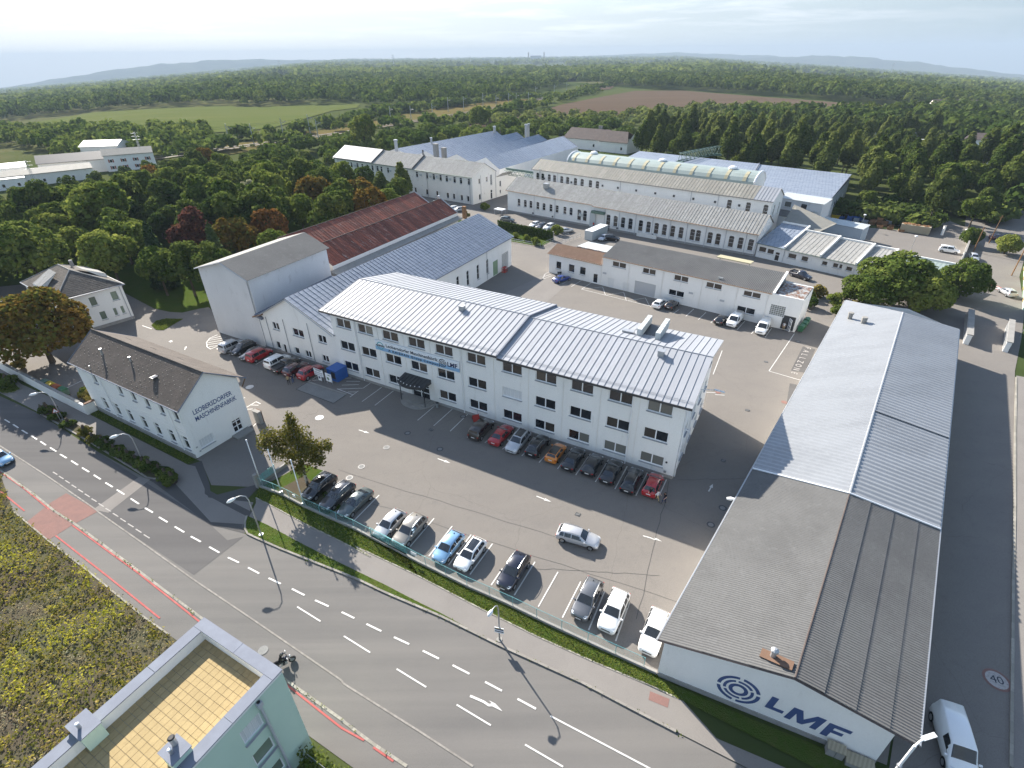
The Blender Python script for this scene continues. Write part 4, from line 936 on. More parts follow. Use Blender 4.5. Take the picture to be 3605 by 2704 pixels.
 outer = [P(13.9 + 4.9 * k / 10,-2.0 - 0.8 * math.sin(math.pi * k / 10)) for k in range(11)]
 base = [P(18.8,0), P(13.9,0)]
 cp_ = [(p.x, p.y) for p in outer] + [(p.x, p.y) for p in base]
 mb.hexa([(p[0], p[1], cz_ - .35) for p in cp_], [(p[0], p[1], cz_) for p in cp_[:11]] + [(p[0], p[1], cz_ + .35) for p in cp_[11:]])
 can = mb.build('canopy','metal_dark', t)
 for k in range(1,8):
  x = 13.9 + 4.9 * k / 8; mb = MB(); mb.tube([P(x, -.05, cz_ + .37), P(x, -2.0 - .78 * math.sin(math.pi * k / 8), cz_ + .03)], .035,4); mb.build('canopy_seam','black', can)
 for k in range(7):
  x = 14.2 + .68 * k; mb = MB(); q = P(x, -1.8 - .75 * math.sin(math.pi * (k + .6) / 8), cz_ + .12); mb.tube([q, q + V((0,0, .1))], .07,6); mb.build('canopy_lamp','lamp_white', can)
 for q in (14.1,18.55): mb = MB(); mb.box((*P(q, -1.7).xy, 1.75),(.12, .12,3.4)); mb.build('canopy_post','metal_dark', t)
 put_window(t, w.p(14.95, .18), w.ang, 3.3,2.5,'door','pane_dark', False)
 for k,(rr, zz) in enumerate(((3.1, .15),(2.55, .3),(2.0, .45))):
  mb = MB(); pts = [P(16.4 + rr * math.cos(math.pi + math.pi * q / 16),-.03 + .95 * rr * math.sin(math.pi + math.pi * q / 16)) for q in range(17)]
  mb.prism([(p.x, p.y) for p in pts], -.02 + (.15 * k if k else 0), zz); mb.build('entrance_step','concrete', t)
 # letter signs on the gable end, lamp and small boxes
 mb = MB(); c = P(Ln - 1.05,-.06,2.3); mb.box(c,(.22, .08, .22), w.ang); mb.build('alarm_box','metal_dark', t)
 mb = MB(); c = P(Ln - 1.05,-.06, .8); mb.box(c,(.3, .08, .3), w.ang); mb.build('vent_grille','metal_grey', t)
 mb = MB(); q0, q1, q2 = P(Ln + .1,9,8.2), P(Ln + 1.8,9,8.6), P(Ln + 3.0,9,8.6); mb.tube([q0, q1], .05,5); mb.hexa([q1 + V((0,-.18,0)), q2 + V((0,-.14,0)), q2 + V((0, .14,0)), q1 + V((0, .18,0))], [q1 + V((0,-.18, .12)), q2 + V((0,-.14, .08)), q2 + V((0, .14, .08)), q1 + V((0, .18, .12))]); mb.build('wall_lamp','lamp_white', t)
 mb = MB(); q0, q1 = P(Ln + .1,2.2,6.3), P(Ln + .7,1.9,6.2); mb.tube([q0, q1], .09,6); mb.build('camera_arm','lamp_white', t)
 for q in (.5,5.5): downpipe(t, *P(Ln + .12, q).xy, .1, EZ,'frame_white', .07)
 return t
def par_loc(o):
 s = V((0,0,0))
 while o is not None: s = s + o.location; o = o.parent
 return s
office()

# ---------------------------------------------------------------- gabled hall behind it, rust roofed hall, tall block
def gabled_hall():
 A, B = V((-44.95,86.43)), V((-28.6,77.0)); back = V((0.2,129.9)); d = (back - B); dl = d.length
 t = thing('gabled_hall','long white workshop hall with blue-grey sheet roof behind the office block','building',(A.x, A.y, 0))
 w = Wall(A, B, 6.5,7.4); mb = MB(); L = w.L
 for (a, b, z0, z1, s) in ((.19, .28,4.6,6.0,'double'),(.46, .60,4.6,6.0,'double'),(.785, .885,4.8,6.2,'double'),(.17, .225, .7,2.1,'single'),(.425, .485, .85,2.1,'single'),(.565, .64, .9,2.2,'double'),(.785, .865,1.15,2.4,'double')):
  w.window(t, a * L, b * L, z0, z1, s,'pane_dark')
 w.window(t, .265 * L, .305 * L, .1,1.95,'single','pane_dark', False)
 w.emit(mb)
 ap = w.p(.49 * L, 11.5); mb.poly([w.p(0,6.5), w.p(L, 7.4), ap])
 w2 = Wall(B, back, 7.4,7.4); L2 = w2.L
 for q in (36,40,44.3,48.5): w2.window(t, q - .55, q + .55,1.6,5.0,'arch','pane_dark', True, .35)
 w2.window(t, 55.3,58.6, .1,4.2,'block','glass_block', False)
 w2.open(51.0,53.4, .05,3.6); w2.emit(mb)
 bk = Wall(back, back + (A - B),7.4,6.5); bk.emit(mb)
 mb.poly([V3(back, 7.4), V3(back + (A - B),6.5), V3(back + (A - B) * .51,11.5)])
 mb.build('wall','plaster_white', t)
 mb = MB(); p = w2.p; mb.hexa([p(51.05, .05, .08), p(53.35, .05, .08), p(53.35, .05, .16), p(51.05, .05, .16)], [p(51.05,3.55, .08), p(53.35,3.55, .08), p(53.35,3.55, .16), p(51.05,3.55, .16)]); mb.build('gate_door','door_green', t)
 e0, e1 = w2.p(-.5,7.25,-.45), w2.p(L2 + .6,7.25,-.45); r0_, r1_ = V3(A.lerp(B, .49) - w2.d * .5,11.62), V3(back + (A - B) * .51 + w2.d * .6,11.62)
 panels(t, e0, e1, r0_, r1_, 62,'roof_metal_blue', .07)
 l0, l1 = V3(A - w2.d * .5,6.35), V3(back + (A - B) + w2.d * .6,6.35)
 mb = MB(); mb.hexa([l0, l1, r1_ - V((0,0, .05)), r0_ - V((0,0, .05))], [l0 + V((0,0, .05)), l1 + V((0,0, .05)), r1_, r0_]); mb.build('roof_slope','metal_coping', t)
 mb = MB(); mb.tube([e0 + V((0,0,-.1)), e1 + V((0,0,-.1))], .10,6); mb.build('gutter','metal_coping', t)
 mb = MB(); mb.tube([w.p(L, 7.0,-.5), w.p(L * .49,11.35,-.5), w.p(0,6.2,-.5)], .09,4); mb.build('verge_board','metal_grey', t)
 mb = MB(); mb.hexa([w.p(-.8,5.95,-.55), w.p(1.7,6.9,-.55), w.p(1.7,6.9, .1), w.p(-.8,5.95, .1)], [w.p(-.8,6.2,-.55), w.p(1.7,7.2,-.55), w.p(1.7,7.2, .1), w.p(-.8,6.2, .1)]); mb.build('eave_board','wood', t)
 for q in (.02, .12, .36, .68): downpipe(t, *w.p(q * L, 0,-.09).xy, .1,6.4 + 2 * min(q, .98),'sill_grey', .05)
 downpipe(t, *w2.p(L2 - 12,0,-.09).xy, .1,7.2,'sill_grey')
 mb = MB(); mb.box((*w.p(L * .5,0,-.03).xy, .1),(L, .1, .7), w.ang); mb.build('plinth','plinth', t)
 o = thing('red_rack','red steel rack standing in the gateway of the gabled hall','rack', w2.p(55,0,-.9))
 mb = MB()
 for a in (-.6, .6):
  for b in (-.4, .4): mb.box((a, b, .6),(.08, .08,1.2))
 for z in (.1, .65,1.2): mb.box((0,0, z),(1.3, .9, .06))
 inst('frame', mb.mesh('frame','red_paint'), o,(0,0,0), w2.ang)
 return w2, L2
W2, L2 = gabled_hall()
def rust_hall():
 # two parallel gables on the left of the gabled hall, roofs of rusted sheet
 u = V((math.cos(R(62.6)), math.sin(R(62.6)))); n = V((-u.y, u.x)); O = V((-36.9,106.5))
 t = thing('rust_roof_hall','low twin-gabled hall with rusty red sheet roofs against the park trees','building',(O.x, O.y, 0))
 P = lambda a, b, z: V((O.x + u.x * a + n.x * b, O.y + u.y * a + n.y * b, z))
 for k,(b0, ln, ze, zr) in enumerate(((0.0,48.5,8.3,11.6),(9.4,49.5,9.4,12.3))):
  panels(t, P(0, b0, ze), P(ln, b0, ze), P(0, b0 + 5.2, zr), P(ln, b0 + 5.2, zr),56,'roof_rust', .05)
  mb = MB(); mb.hexa([P(0, b0 + 9.9, ze), P(ln, b0 + 9.9, ze), P(ln, b0 + 5.2, zr - .05), P(0, b0 + 5.2, zr - .05)], [P(0, b0 + 9.9, ze + .04), P(ln, b0 + 9.9, ze + .04), P(ln, b0 + 5.2, zr), P(0, b0 + 5.2, zr)]); mb.build('roof_slope','roof_rust', t)
  ridge_cap(t, [P(0, b0 + 5.2, zr + .03), P(ln, b0 + 5.2, zr + .03)], .09,'roof_brown')
  mb = MB(); mb.tube([P(ln, b0, ze + .08), P(ln, b0 + 5.2, zr + .08)], .16,5); mb.build('verge_cap','metal_grey', t)
  mb = MB()
  for a in (0, ln - .05): mb.poly([P(a, b0,-.2), P(a, b0 + 9.9,-.2), P(a, b0 + 9.9, ze), P(a, b0 + 5.2, zr - .1), P(a, b0, ze)])
  mb.poly([P(0, b0 + 9.85,-.2), P(ln, b0 + 9.85,-.2), P(ln, b0 + 9.85, ze), P(0, b0 + 9.85, ze)]); mb.poly([P(0, b0,-.2), P(ln, b0,-.2), P(ln, b0, ze), P(0, b0, ze)])
  mb.build('wall','plaster_old', t)
 mb = MB(); mb.hexa([P(-1,-2.0,6.6), P(49,-1.2,6.6), P(49,-.02,6.6), P(-1,-.02,6.6)], [P(-1,-2.0,7.0), P(49,-1.2,7.0), P(49,-.02,7.5), P(-1,-.02,7.5)]); mb.build('parapet','concrete', t)
 mb = MB(); c = P(50.2,-1.2,8.2); mb.box(c,(.9, .9,3.2), R(62)); mb.build('chimney','wood', t)
 mb = MB(); q = P(47.6,5.2,11.7); mb.tube([q, q + V((0,0, .5)), q + V((0,0, .9))], [.35, .4, .3], 8); mb.build('ridge_vent','metal_grey', t)
rust_hall()
def tall_block():
 A, B = V((-56.6,92.9)), V((-44.95,86.5)); u = V((math.cos(R(63.6)), math.sin(R(63.6)))); Ln = 19.0
 t = thing('tall_block','tall windowless pale block with grey gable roof between the car row and the park','building',(A.x, A.y, 0))
 C, Dd = B + u * Ln, A + u * Ln; EZ = 13.0; RZ = 15.2
 mb = MB(); w = Wall(A, B, EZ, EZ); w.emit(mb); mb.poly([w.p(0, EZ), w.p(w.L, EZ), w.p(w.L * .57, RZ)])
 Wall(B, C, EZ, EZ).emit(mb); Wall(C, Dd, EZ, EZ).emit(mb); Wall(Dd, A, EZ, EZ).emit(mb); mb.poly([V3(C, EZ), V3(Dd, EZ), V3(C.lerp(Dd, .43), RZ)])
 mb.build('wall','plaster_grey', t)
 r0_, r1_ = V3(A.lerp(B, .57) - u * .5, RZ + .12), V3(Dd.lerp(C, .57) + u * .5, RZ + .12); o = w.nin * 0
 e0, e1 = V3(B - u * .5 + w.d * .45, EZ - .02), V3(C + u * .5 + w.d * .45, EZ - .02); l0, l1 = V3(A - u * .5 - w.d * .45, EZ - .02), V3(Dd + u * .5 - w.d * .45, EZ - .02)
 def slope(a, b, c, d, k, m):
  for i in range(k):
   mb = MB(); p = [lerp(a, d, i / k), lerp(b, c, i / k), lerp(b, c,(i + 1) / k), lerp(a, d,(i + 1) / k)]
   lift = V((0,0, .03)); mb.hexa([q - lift for q in p], [p[0] + lift, p[1] + lift, p[2] + lift * .6, p[3] + lift * .6]); mb.build('roof_course', m, t)
 slope(e0, e1, r1_, r0_, 20,'fibre_cement'); slope(l0, l1, r1_, r0_, 6,'concrete')
 mb = MB(); mb.tube([e0 + V((0,0,-.1)), r0_ + V((0,0,-.1)), l0 + V((0,0,-.1))], .09,4); mb.build('verge_board','metal_grey', t)
 downpipe(t, *w.p(w.L - .25,0,-.1).xy, 6.4, EZ - .2,'sill_grey', .08)
 # lean-to strip roof along its right side
 q0, q1 = V3(B - u * .6,6.3), V3(C, 6.9); s = V((w.d.x, w.d.y, 0)) * 1.6
 mb = MB(); mb.hexa([q0, q0 + s - V((0,0, .3)), q1 + s - V((0,0, .3)), q1], [q0 + V((0,0, .5)), q0 + s + V((0,0, .1)), q1 + s + V((0,0, .1)), q1 + V((0,0, .5))]); mb.build('lean_to_roof','metal_coping', t)
 mb = MB(); mb.box((*w.p(-.15,0, .6).xy, 2.2),(.3, .3, .35)); mb.box((*w.p(-.15,0, .6).xy, 1.3),(.3, .3, .35)); mb.build('wall_cabinet','lamp_white', t)
tall_block()

# ---------------------------------------------------------------- corrugated hall on the right
def corrugated_hall():
 A, B = V((12.09,25.32)), V((26.6,18.5)); BA, BB = V((63.6,92.8)), V((75.6,80.9)); u = (BA - A).normalized()
 t = thing('corrugated_hall','very long low hall with grey corrugated roof and dark blue logo on its end wall','building',(A.x, A.y, 0))
 EL, ER, RZ = 5.05,4.75,6.55; mb = MB(); w = Wall(A, B, EL, ER)
 ap = w.p(w.L * .555, RZ - .25); w.emit(mb); mb.poly([w.p(0, EL), w.p(w.L, ER), ap])
 Wall(B, BB, ER, ER).emit(mb); Wall(BB, BA, ER, EL).emit(mb); Wall(BA, A, EL, EL).emit(mb); mb.poly([V3(BB, ER), V3(BA, EL), V3(BB.lerp(BA, .45), RZ - .2)])
 mb.build('wall','plaster_white', t)
 mb = MB(); mb.box((*w.p(w.L / 2,0,-.03).xy, .1),(w.L, .1, .8), w.ang); mb.build('plinth','plinth', t)
 E0, E1 = V3(A + V((-.45, .15)) - u * .2, EL + .05), V3(BA - w.d.xy * .5 + u * .4, EL + .05)
 R0_, R1_ = V((20.25,21.3, RZ)), V((67.9,84.2, RZ)); F0, F1 = V((27.5,17.6, ER + .0)), V((76.1,81.0, ER + .0))
 k = 0.305
 def cut(P, Q, t_): return P.lerp(Q, t_)
 m0, m1, m2 = .30, .298, .303
 Em, Rm, Fm = cut(E0, E1, m0), cut(R0_, R1_, m1), cut(F0, F1, m2)
 corrugated(t, E0, Em, R0_, Rm, .245, .035,'fibre_cement', cuts=(0, .34, .68,1.0))
 corrugated(t, F0, Fm, R0_, Rm, .245, .035,'fibre_cement', cuts=(0, .23, .50, .76,1.0), lap=.03)
 up = V((0,0, .09))
 corrugated(t, Em + up, E1 + up, Rm + up, R1_ + up, .74, .07,'sheet_alu', cuts=(0, .5,1.0))
 F2, R2 = cut(F0, F1, .53), cut(R0_, R1_, .53)
 corrugated(t, Fm + up, F2 + up, Rm + up, R2 + up, .74, .06,'sheet_alu', cuts=(0,1.0))
 corrugated(t, F2 + up * 1.6, F1 + up * 1.6, R2 + up * 1.6, R1_ + up * 1.6, .74, .06,'sheet_alu', cuts=(0,1.0))
 ridge_cap(t, [R0_ + V((0,0, .03)), Rm + V((0,0, .03))], .07,'roof_brown'); ridge_cap(t, [Rm + up, R1_ + up], .12,'metal_grey')
 mb = MB(); mb.tube([Em + up, Rm + up * 1.3, Fm + up], .10,5); mb.build('joint_flashing','lamp_white', t)
 mb = MB(); mb.tube([F2 + up * 1.4, R2 + up * 1.4], .05,5); mb.build('joint_flashing','metal_dark', t)
 mb = MB(); mb.tube([E0 + V((0,0,-.1)), R0_ + V((0,0,-.12)), F0 + V((0,0,-.1))], .11,4); mb.build('verge_board','roof_brown', t)
 mb = MB(); mb.tube([F0 + V((.1,0,-.1)), F1 + V((.1,0,-.1))], .09,6); mb.build('gutter','metal_grey', t)
 mb = MB(); mb.tube([E0 + V((-.1,0,-.1)), E1 + V((-.1,0,-.1))], .09,6); mb.build('gutter','metal_grey', t)
 # chimney on a brown sheet
 nl = V((u.y, -u.x)); P = lambda a, b, z: V((A.x + u.x * a + nl.x * b, A.y + u.y * a + nl.y * b, z))
 sl = (RZ - EL) / 8.9
 mb = MB(); mb.hexa([P(2.1,6.4, EL + 6.4 * sl + .12), P(2.1,8.6, EL + 8.6 * sl + .12), P(2.9,8.6, EL + 8.6 * sl + .12), P(2.9,6.4, EL + 6.4 * sl + .12)], [P(2.1,6.4, EL + 6.4 * sl + .2), P(2.1,8.6, EL + 8.6 * sl + .2), P(2.9,8.6, EL + 8.6 * sl + .2), P(2.9,6.4, EL + 6.4 * sl + .2)]); mb.build('chimney_sheet','tile_brown', t)
 q = P(2.6,7.2, EL + 7.2 * sl); mb = MB(); mb.tube([q, q + V((0,0, .75))], .20,10); mb.tube([q + V((0,0, .8)), q + V((0,0, .95)), q + V((0,0,1.1))], [.30, .28, .1], 10); mb.build('chimney','metal_grey', t)
 for (a, b, h) in ((75.2,1.5,1.2),(74.0,3.7,1.0)):
  q = P(a, b, EL + b * sl); mb = MB(); mb.tube([q, q + V((0,0, h))], .38 if h > 1.1 else .45,10); mb.tube([q + V((0,0, h)), q + V((0,0, h + .2))], [.5, .45], 10); mb.build('roof_vent','concrete', t)
 # emblem and letters painted on the end wall
 def lw(a, z, y=-.012): return w.p(a, z, y)
 def wring(a, z, r0, r1, gaps):
  cuts_ = gaps or [(0,0)]
  for i,(g0, g1) in enumerate(cuts_):
   s0, s1 = g1, cuts_[(i + 1) % len(cuts_)][0] + (360 if i == len(cuts_) - 1 else 0); ns = max(6, int((s1 - s0) / 7)); mb = MB()
   for k in range(ns):
    t0, t1 = R(lerp(s0, s1, k / ns)), R(lerp(s0, s1,(k + 1) / ns))
    mb.poly([lw(a + q * math.cos(x), z + q * math.sin(x)) for q, x in ((r0, t0),(r1, t0),(r1, t1),(r0, t1))])
   mb.build('logo_ring' if not gaps else 'logo_arc','letter_blue', t)
 ca, czz = .378 * w.L, 2.36
 wring(ca, czz, .42, .72, []); wring(ca, czz, .90,1.13, [(20,30),(100,110),(195,205),(285,295)]); wring(ca, czz, 1.32,1.60, [(5,15),(85,96),(180,190),(262,273)])
 for (ch, a0, a1, z0, z1) in (('L', .508, .600,1.56,3.22),('M', .598, .758,1.22,2.95),('F', .757, .866, .98,2.78)):
  out = dict(L=[(0,0),(1,0),(1, .24),(.38, .24),(.38,1),(0,1)], M=[(0,0),(.2,0),(.2, .6),(.42,0),(.58,0),(.8, .6),(.8,0),(1,0),(1,1),(.72,1),(.5, .40),(.28,1),(0,1)], F=[(0,0),(.32,0),(.32, .38),(.8, .38),(.8, .6),(.32, .6),(.32, .77),(1, .77),(1,1),(0,1)])[ch]
  mb = MB(); mb.poly([lw((lerp(a0, a1, x * .86 + y * .14)) * w.L, lerp(z0, z1, y)) for x, y in out]); mb.build('lettering','letter_blue', t)
 # meter cabinets at the foot of the end wall
 for (a, b, h, d) in ((.795, .865,1.0, .6),(.875, .985, .6, .8)):
  q = thing('meter_cabinet','tall beige meter cabinet at the foot of the logo wall' if h > .8 else 'low wide beige cabinet at the foot of the logo wall near the corner','cabinet', w.p((a + b) / 2 * w.L, 0,-d / 2 - .25), w.ang)
  mb = MB(); mb.box((0,0, h / 2),((b - a) * w.L, d, h)); inst('body', mb.mesh('body','concrete'), q)
  mb = MB(); mb.box((0,0, h + .04),((b - a) * w.L + .12, d + .12, .08)); inst('lid', mb.mesh('lid','beige_paint'), q)
  mb = MB(); mb.box((0,-d / 2 - .01, h / 2),(.02, .02, h * .9)); inst('door_gap', mb.mesh('door_gap','metal_dark'), q)
 for i,(x, y, z, a) in enumerate(((23.6,41.0,4.6,150),)):
  q = thing('wall_lamp','white curved wall lamp under the eave of the corrugated hall','lamp',(x, y, z), R(a)); mb = MB(); mb.tube([(-.6,0, .2),(0,0, .35),(.5,0, .3),(.9,0, .1)], [.06, .1, .16, .1], 8); inst('lamp_arm', mb.mesh('lamp_arm','lamp_white'), q)
  mb = MB(); mb.tube([(.5,0, .28),(.95,0, .1)], [.2, .14], 8); inst('lamp_head', mb.mesh('lamp_head','lamp_white'), q)
corrugated_hall()

# ---------------------------------------------------------------- gatehouse by the road
def gatehouse():
 A, B = V((-63.25,66.98)), V((-41.88,54.79)); w = Wall(A, B, 7.95,7.95); Dp = 8.6; n = w.nin
 t = thing('gatehouse','white roadside gatehouse with dark tiled roof and company lettering on its gable','building',(A.x, A.y, 0))
 C, Dd = B + n * Dp, A + n * Dp; L = w.L; mb = MB()
 for f in (.19, .45, .58, .71, .84, .965): w.window(t, f * L - .5, f * L + .5,5.85,7.35,'single','pane_dark')
 for f in (.17, .30, .43, .57, .70, .83, .955): w.window(t, f * L - .6, f * L + .6,1.2,3.25,'tall','pane_dark')
 w.emit(mb)
 g = Wall(B, C, 7.95,7.95)
 g.window(t, 5.9,7.3, .3,2.25,'door','pane_dark', False); g.window(t, 1.0,3.0, .95,2.35,'shutter','shutter_white')
 g.emit(mb); RZ = 11.15
 mb.poly([g.p(0,7.95), g.p(Dp, 7.95), g.p(Dp * .5, RZ - .15)])
 Wall(C, Dd, 7.95,7.95).emit(mb); Wall(Dd, A, 7.95,7.95).emit(mb); mb.poly([V3(Dd, 7.95), V3(A, 7.95), V3(A + n * Dp * .5, RZ - .15)])
 mb.build('wall','plaster_white', t)
 for z in (4.35,4.0):
  mb = MB(); mb.box((*w.p(L / 2,0,-.02).xy, z),(L, .05, .06), w.ang); mb.build('string_course','plaster_old', t)
 mb = MB(); mb.box((*w.p(L / 2,0,-.08).xy, .3),(L, .18, .7), w.ang); mb.build('plinth','plinth', t)
 a, b = -1.3, L + .55
 def P(u, y, z): return w.p(u, z, y)
 e, bk = 7.8,7.7
 def tiles(y0, z0, y1, z1, rows, nm):
  for i in range(rows):
   t0, t1 = i / rows,(i + 1) / rows; mb = MB(); q = [P(a, lerp(y0, y1, t0), lerp(z0, z1, t0)), P(b, lerp(y0, y1, t0), lerp(z0, z1, t0)), P(b, lerp(y0, y1, t1), lerp(z0, z1, t1)), P(a, lerp(y0, y1, t1), lerp(z0, z1, t1))]
   mb.hexa([p - V((0,0, .1)) for p in q], [q[0] + V((0,0, .035)), q[1] + V((0,0, .035)), q[2] + V((0,0, .015)), q[3] + V((0,0, .015))]); mb.build(nm,'tile_dark', t)
 tiles(-.2, e, Dp * .5, RZ, 26,'tile_course'); tiles(Dp + .95, bk - .1, Dp * .5, RZ, 26,'tile_course')
 ridge_cap(t, [P(a, Dp * .5, RZ + .05), P(b, Dp * .5, RZ + .05)], .12,'tile_dark')
 mb = MB(); mb.tube([P(a, -.27, e - .04), P(b, -.27, e - .04)], .08,6); mb.build('gutter','metal_coping', t)
 mb = MB(); mb.poly([P(a, -.2, e - .11), P(b, -.2, e - .11), P(b, 0, e - .05), P(a, 0, e - .05)]); mb.build('soffit','sill_grey', t)
 for x in (a, b):
  mb = MB(); mb.tube([P(x, -.2, e), P(x, Dp * .5, RZ), P(x, Dp + .95, bk - .1)], .08,4); mb.build('verge_board','metal_coping', t)
 mb = MB(); mb.tube([P(b - .1, Dp + .8, bk - .2), P(b - .1, Dp + .1,6.6)], .09,4); mb.build('eave_bracket','wood', t)
 # pipes, skylight, snow stops
 def onroof(u, y): return P(u, y, lerp(e, RZ,(y + .2) / (Dp * .5 + .2)))
 for (u_, y, h, r) in ((4.9,2.1, .85, .13),(11.3,2.6, .6, .11),(4.6, .1, .5, .05)):
  q = onroof(u_, y); mb = MB(); mb.tube([q, q + V((0,0, h))], r, 8); mb.tube([q + V((0,0, h)), q + V((0,0, h + .15))], [r * 1.7, r * 1.5], 8); mb.build('flue_pipe','metal_grey', t)
 q = onroof(17.7,2.0); mb = MB(); mb.box(q + V((0,0, .12)),(.8,1.0, .22), w.ang); mb.build('skylight','metal_dark', t); mb = MB(); mb.box(q + V((.05,-.1, .25)),(.55, .65, .05), w.ang); mb.build('skylight_glass','pane_dark', t)
 for u_ in (3.2,9.5,16.0):
  q = P(u_, 6.4, lerp(RZ, bk,(6.4 - Dp * .5) / (Dp * .5)) + .25); mb = MB(); mb.box(q - V((0,0, .15)),(1.5, .5, .12), w.ang); mb.build('roof_window','cloth_black', t)
 mb = MB()
 for i in range(13):
  for j in range(22):
   u_ = -.6 + j * 1.15 + (.55 if i % 2 else 0); y = -.3 + i * .34
   if random.random() < .55: q = onroof(u_, y); mb.box(q + V((0,0, .07)),(.09, .06, .07), w.ang)
 o = mb.build('snow_stop','roof_lichen', t); o['kind'] = 'stuff'
 for f in (.91, .26): downpipe(t, *w.p(f * L, 0,-.1).xy, .3,7.4,'frame_white', .05)
 def let(txt, a0, z0, wd, sz):
  me = text_mesh(txt, sz,'letter_blue', .003, .016,0,1.0,'LEFT'); xs_ = [v.co.x for v in me.vertices]; s = wd / (max(xs_) - min(xs_))
  for v in me.vertices: v.co.x *= s
  o = bpy.data.objects.new('lettering', me); link(o, t); o.location = g.p(a0, z0,-.015) - t.location; o.rotation_euler = (R(90),0, g.ang)
 let('LEOBERSDORFER', 1.6,6.30,5.6, .95); let('MASCHINENFABRIK', 1.6,5.28,6.0, .95)
 mb = MB(); mb.box((*g.p(6.6,0,-.7).xy, .1),(2.6,1.4, .22), g.ang); mb.build('door_step','concrete', t)
 for z, u_ in ((1.55, .5),(.75, .75)):
  mb = MB(); mb.box(g.p(u_, z, -.03),(.25, .05, .2), g.ang); mb.build('wall_plate','metal_grey', t)
 # entrance pylon in front of the gable's far corner
 q = thing('gate_pylon','pale brick gate pylon at the corner of the gatehouse','pylon', g.p(Dp + .9,0,-.5), g.ang)
 mb = MB(); mb.box((0,0,1.0),(.5,1.2,2.0)); inst('pier', mb.mesh('pier','concrete'), q)
 mb = MB(); mb.box((.4, .1,1.0),(.25,1.0,2.0)); inst('side_panel', mb.mesh('side_panel','tile_brown'), q); mb = MB(); mb.box((0,0,2.04),(.6,1.3, .08)); inst('cap', mb.mesh('cap','concrete'), q)
 return w, g
GW, GG = gatehouse()

def villa():
 F_, Rr, Lf = V((-84.0,91.7)), V((-77.1,99.9)), V((-97.6,101.5)); Bk = Rr + (Lf - F_)
 t = thing('villa','white two-storey villa with dark hipped roof and pale metal dormers behind the chestnut tree','building',(F_.x, F_.y, 0)); EZ = 7.3
 mb = MB(); w = Wall(F_, Rr, EZ, EZ); L = w.L
 for a, b, z0, z1 in ((.12, .22,4.6,6.4),(.44, .55,4.6,6.4),(.78, .89,4.6,6.4),(.18, .28,1.3,3.1),(.50, .60,1.5,3.2),(.72, .78,1.6,3.2),(.84, .90,1.6,3.2)): w.window(t, a * L, b * L, z0, z1,'single','pane_green')
 w.emit(mb); w2 = Wall(Lf, F_, EZ, EZ)
 for q in (.2, .5, .8): w2.window(t, q * w2.L - .5, q * w2.L + .5,4.6,6.4,'single','pane_dark'); w2.window(t, q * w2.L - .5, q * w2.L + .5,1.4,3.2,'single','pane_dark')
 w2.emit(mb); Wall(Rr, Bk, EZ, EZ).emit(mb); Wall(Bk, Lf, EZ, EZ).emit(mb); mb.build('wall','plaster_white', t)
 mb = MB(); mb.box((*w.p(L / 2,0,-.05).xy, .2),(L, .14, .8), w.ang); mb.build('plinth','plinth', t)
 dirL = (Lf - F_).normalized(); c0 = V((0,0)); cen = (F_ + Rr + Lf + Bk) / 4
 def ex(p): return V3(p + (p - cen).normalized() * .75, EZ + .05)
 a, b, c, d = ex(F_), ex(Rr), ex(Bk), ex(Lf); ax = (Lf - F_).length
 r1 = V3((F_ + Rr) / 2 + dirL * (ax * .36),10.6); r2 = V3((Lf + Bk) / 2 - dirL * (ax * .30),10.6)
 def hip(q0, q1, t0, t1, rows=16):
  for i in range(rows):
   s0, s1 = i / rows,(i + 1) / rows; mb = MB(); p = [lerp(q0, t0, s0), lerp(q1, t1, s0), lerp(q1, t1, s1), lerp(q0, t0, s1)]
   mb.hexa([x - V((0,0, .08)) for x in p], [p[0] + V((0,0, .035)), p[1] + V((0,0, .035)), p[2] + V((0,0, .015)), p[3] + V((0,0, .015))]); mb.build('tile_course','tile_villa', t)
 hip(a, b, r1, r1); hip(b, c, r1, r2); hip(c, d, r2, r2); hip(d, a, r2, r1)
 ridge_cap(t, [a, r1, r2, d], .12,'concrete'); ridge_cap(t, [b, r1], .12,'concrete'); ridge_cap(t, [c, r2], .12,'concrete')
 mb = MB(); mb.tube([a, b, c, d, a], .11,5); mb.build('gutter','sill_grey', t)
 for s, f, dist in ((d, .52,1),(b, .45,-1)):
  base = lerp(a, d, f) if dist == 1 else lerp(b, c, f); inn = V((-dirL.y, dirL.x, 0)) * (-1 if dist == 1 else 1); dl = V((dirL.x, dirL.y, 0))
  q0, q1 = base - dl * 1.9 + inn * .5 + V((0,0,1.1)), base + dl * 1.9 + inn * .5 + V((0,0,1.1)); q3, q2 = q0 + inn * 3.4 + V((0,0,1.9)), q1 + inn * 3.4 + V((0,0,1.9))
  for i in range(6):
   mb = MB(); p = [lerp(q0, q1, i / 6), lerp(q0, q1,(i + 1) / 6), lerp(q3, q2,(i + 1) / 6), lerp(q3, q2, i / 6)]; mb.hexa([x - V((0,0, .08)) for x in p], p); mb.build('dormer_sheet','roof_old', t)
  mb = MB(); mb.poly([q0 - V((0,0,1.1)), q1 - V((0,0,1.1)), q1, q0]); mb.poly([q0 - V((0,0,1.2)), q0, q3]); mb.poly([q1 - V((0,0,1.2)), q1, q2]); mb.build('dormer_wall','plaster_old', t)
 downpipe(t, *w.p(L - .5,0,-.1).xy, .1, EZ,'sill_grey')
 mb = MB(); q = r2 + V((1.5,1.5,-.3)); mb.box(q,(.55, .55,1.3), .5); mb.build('chimney','plinth', t)
villa()

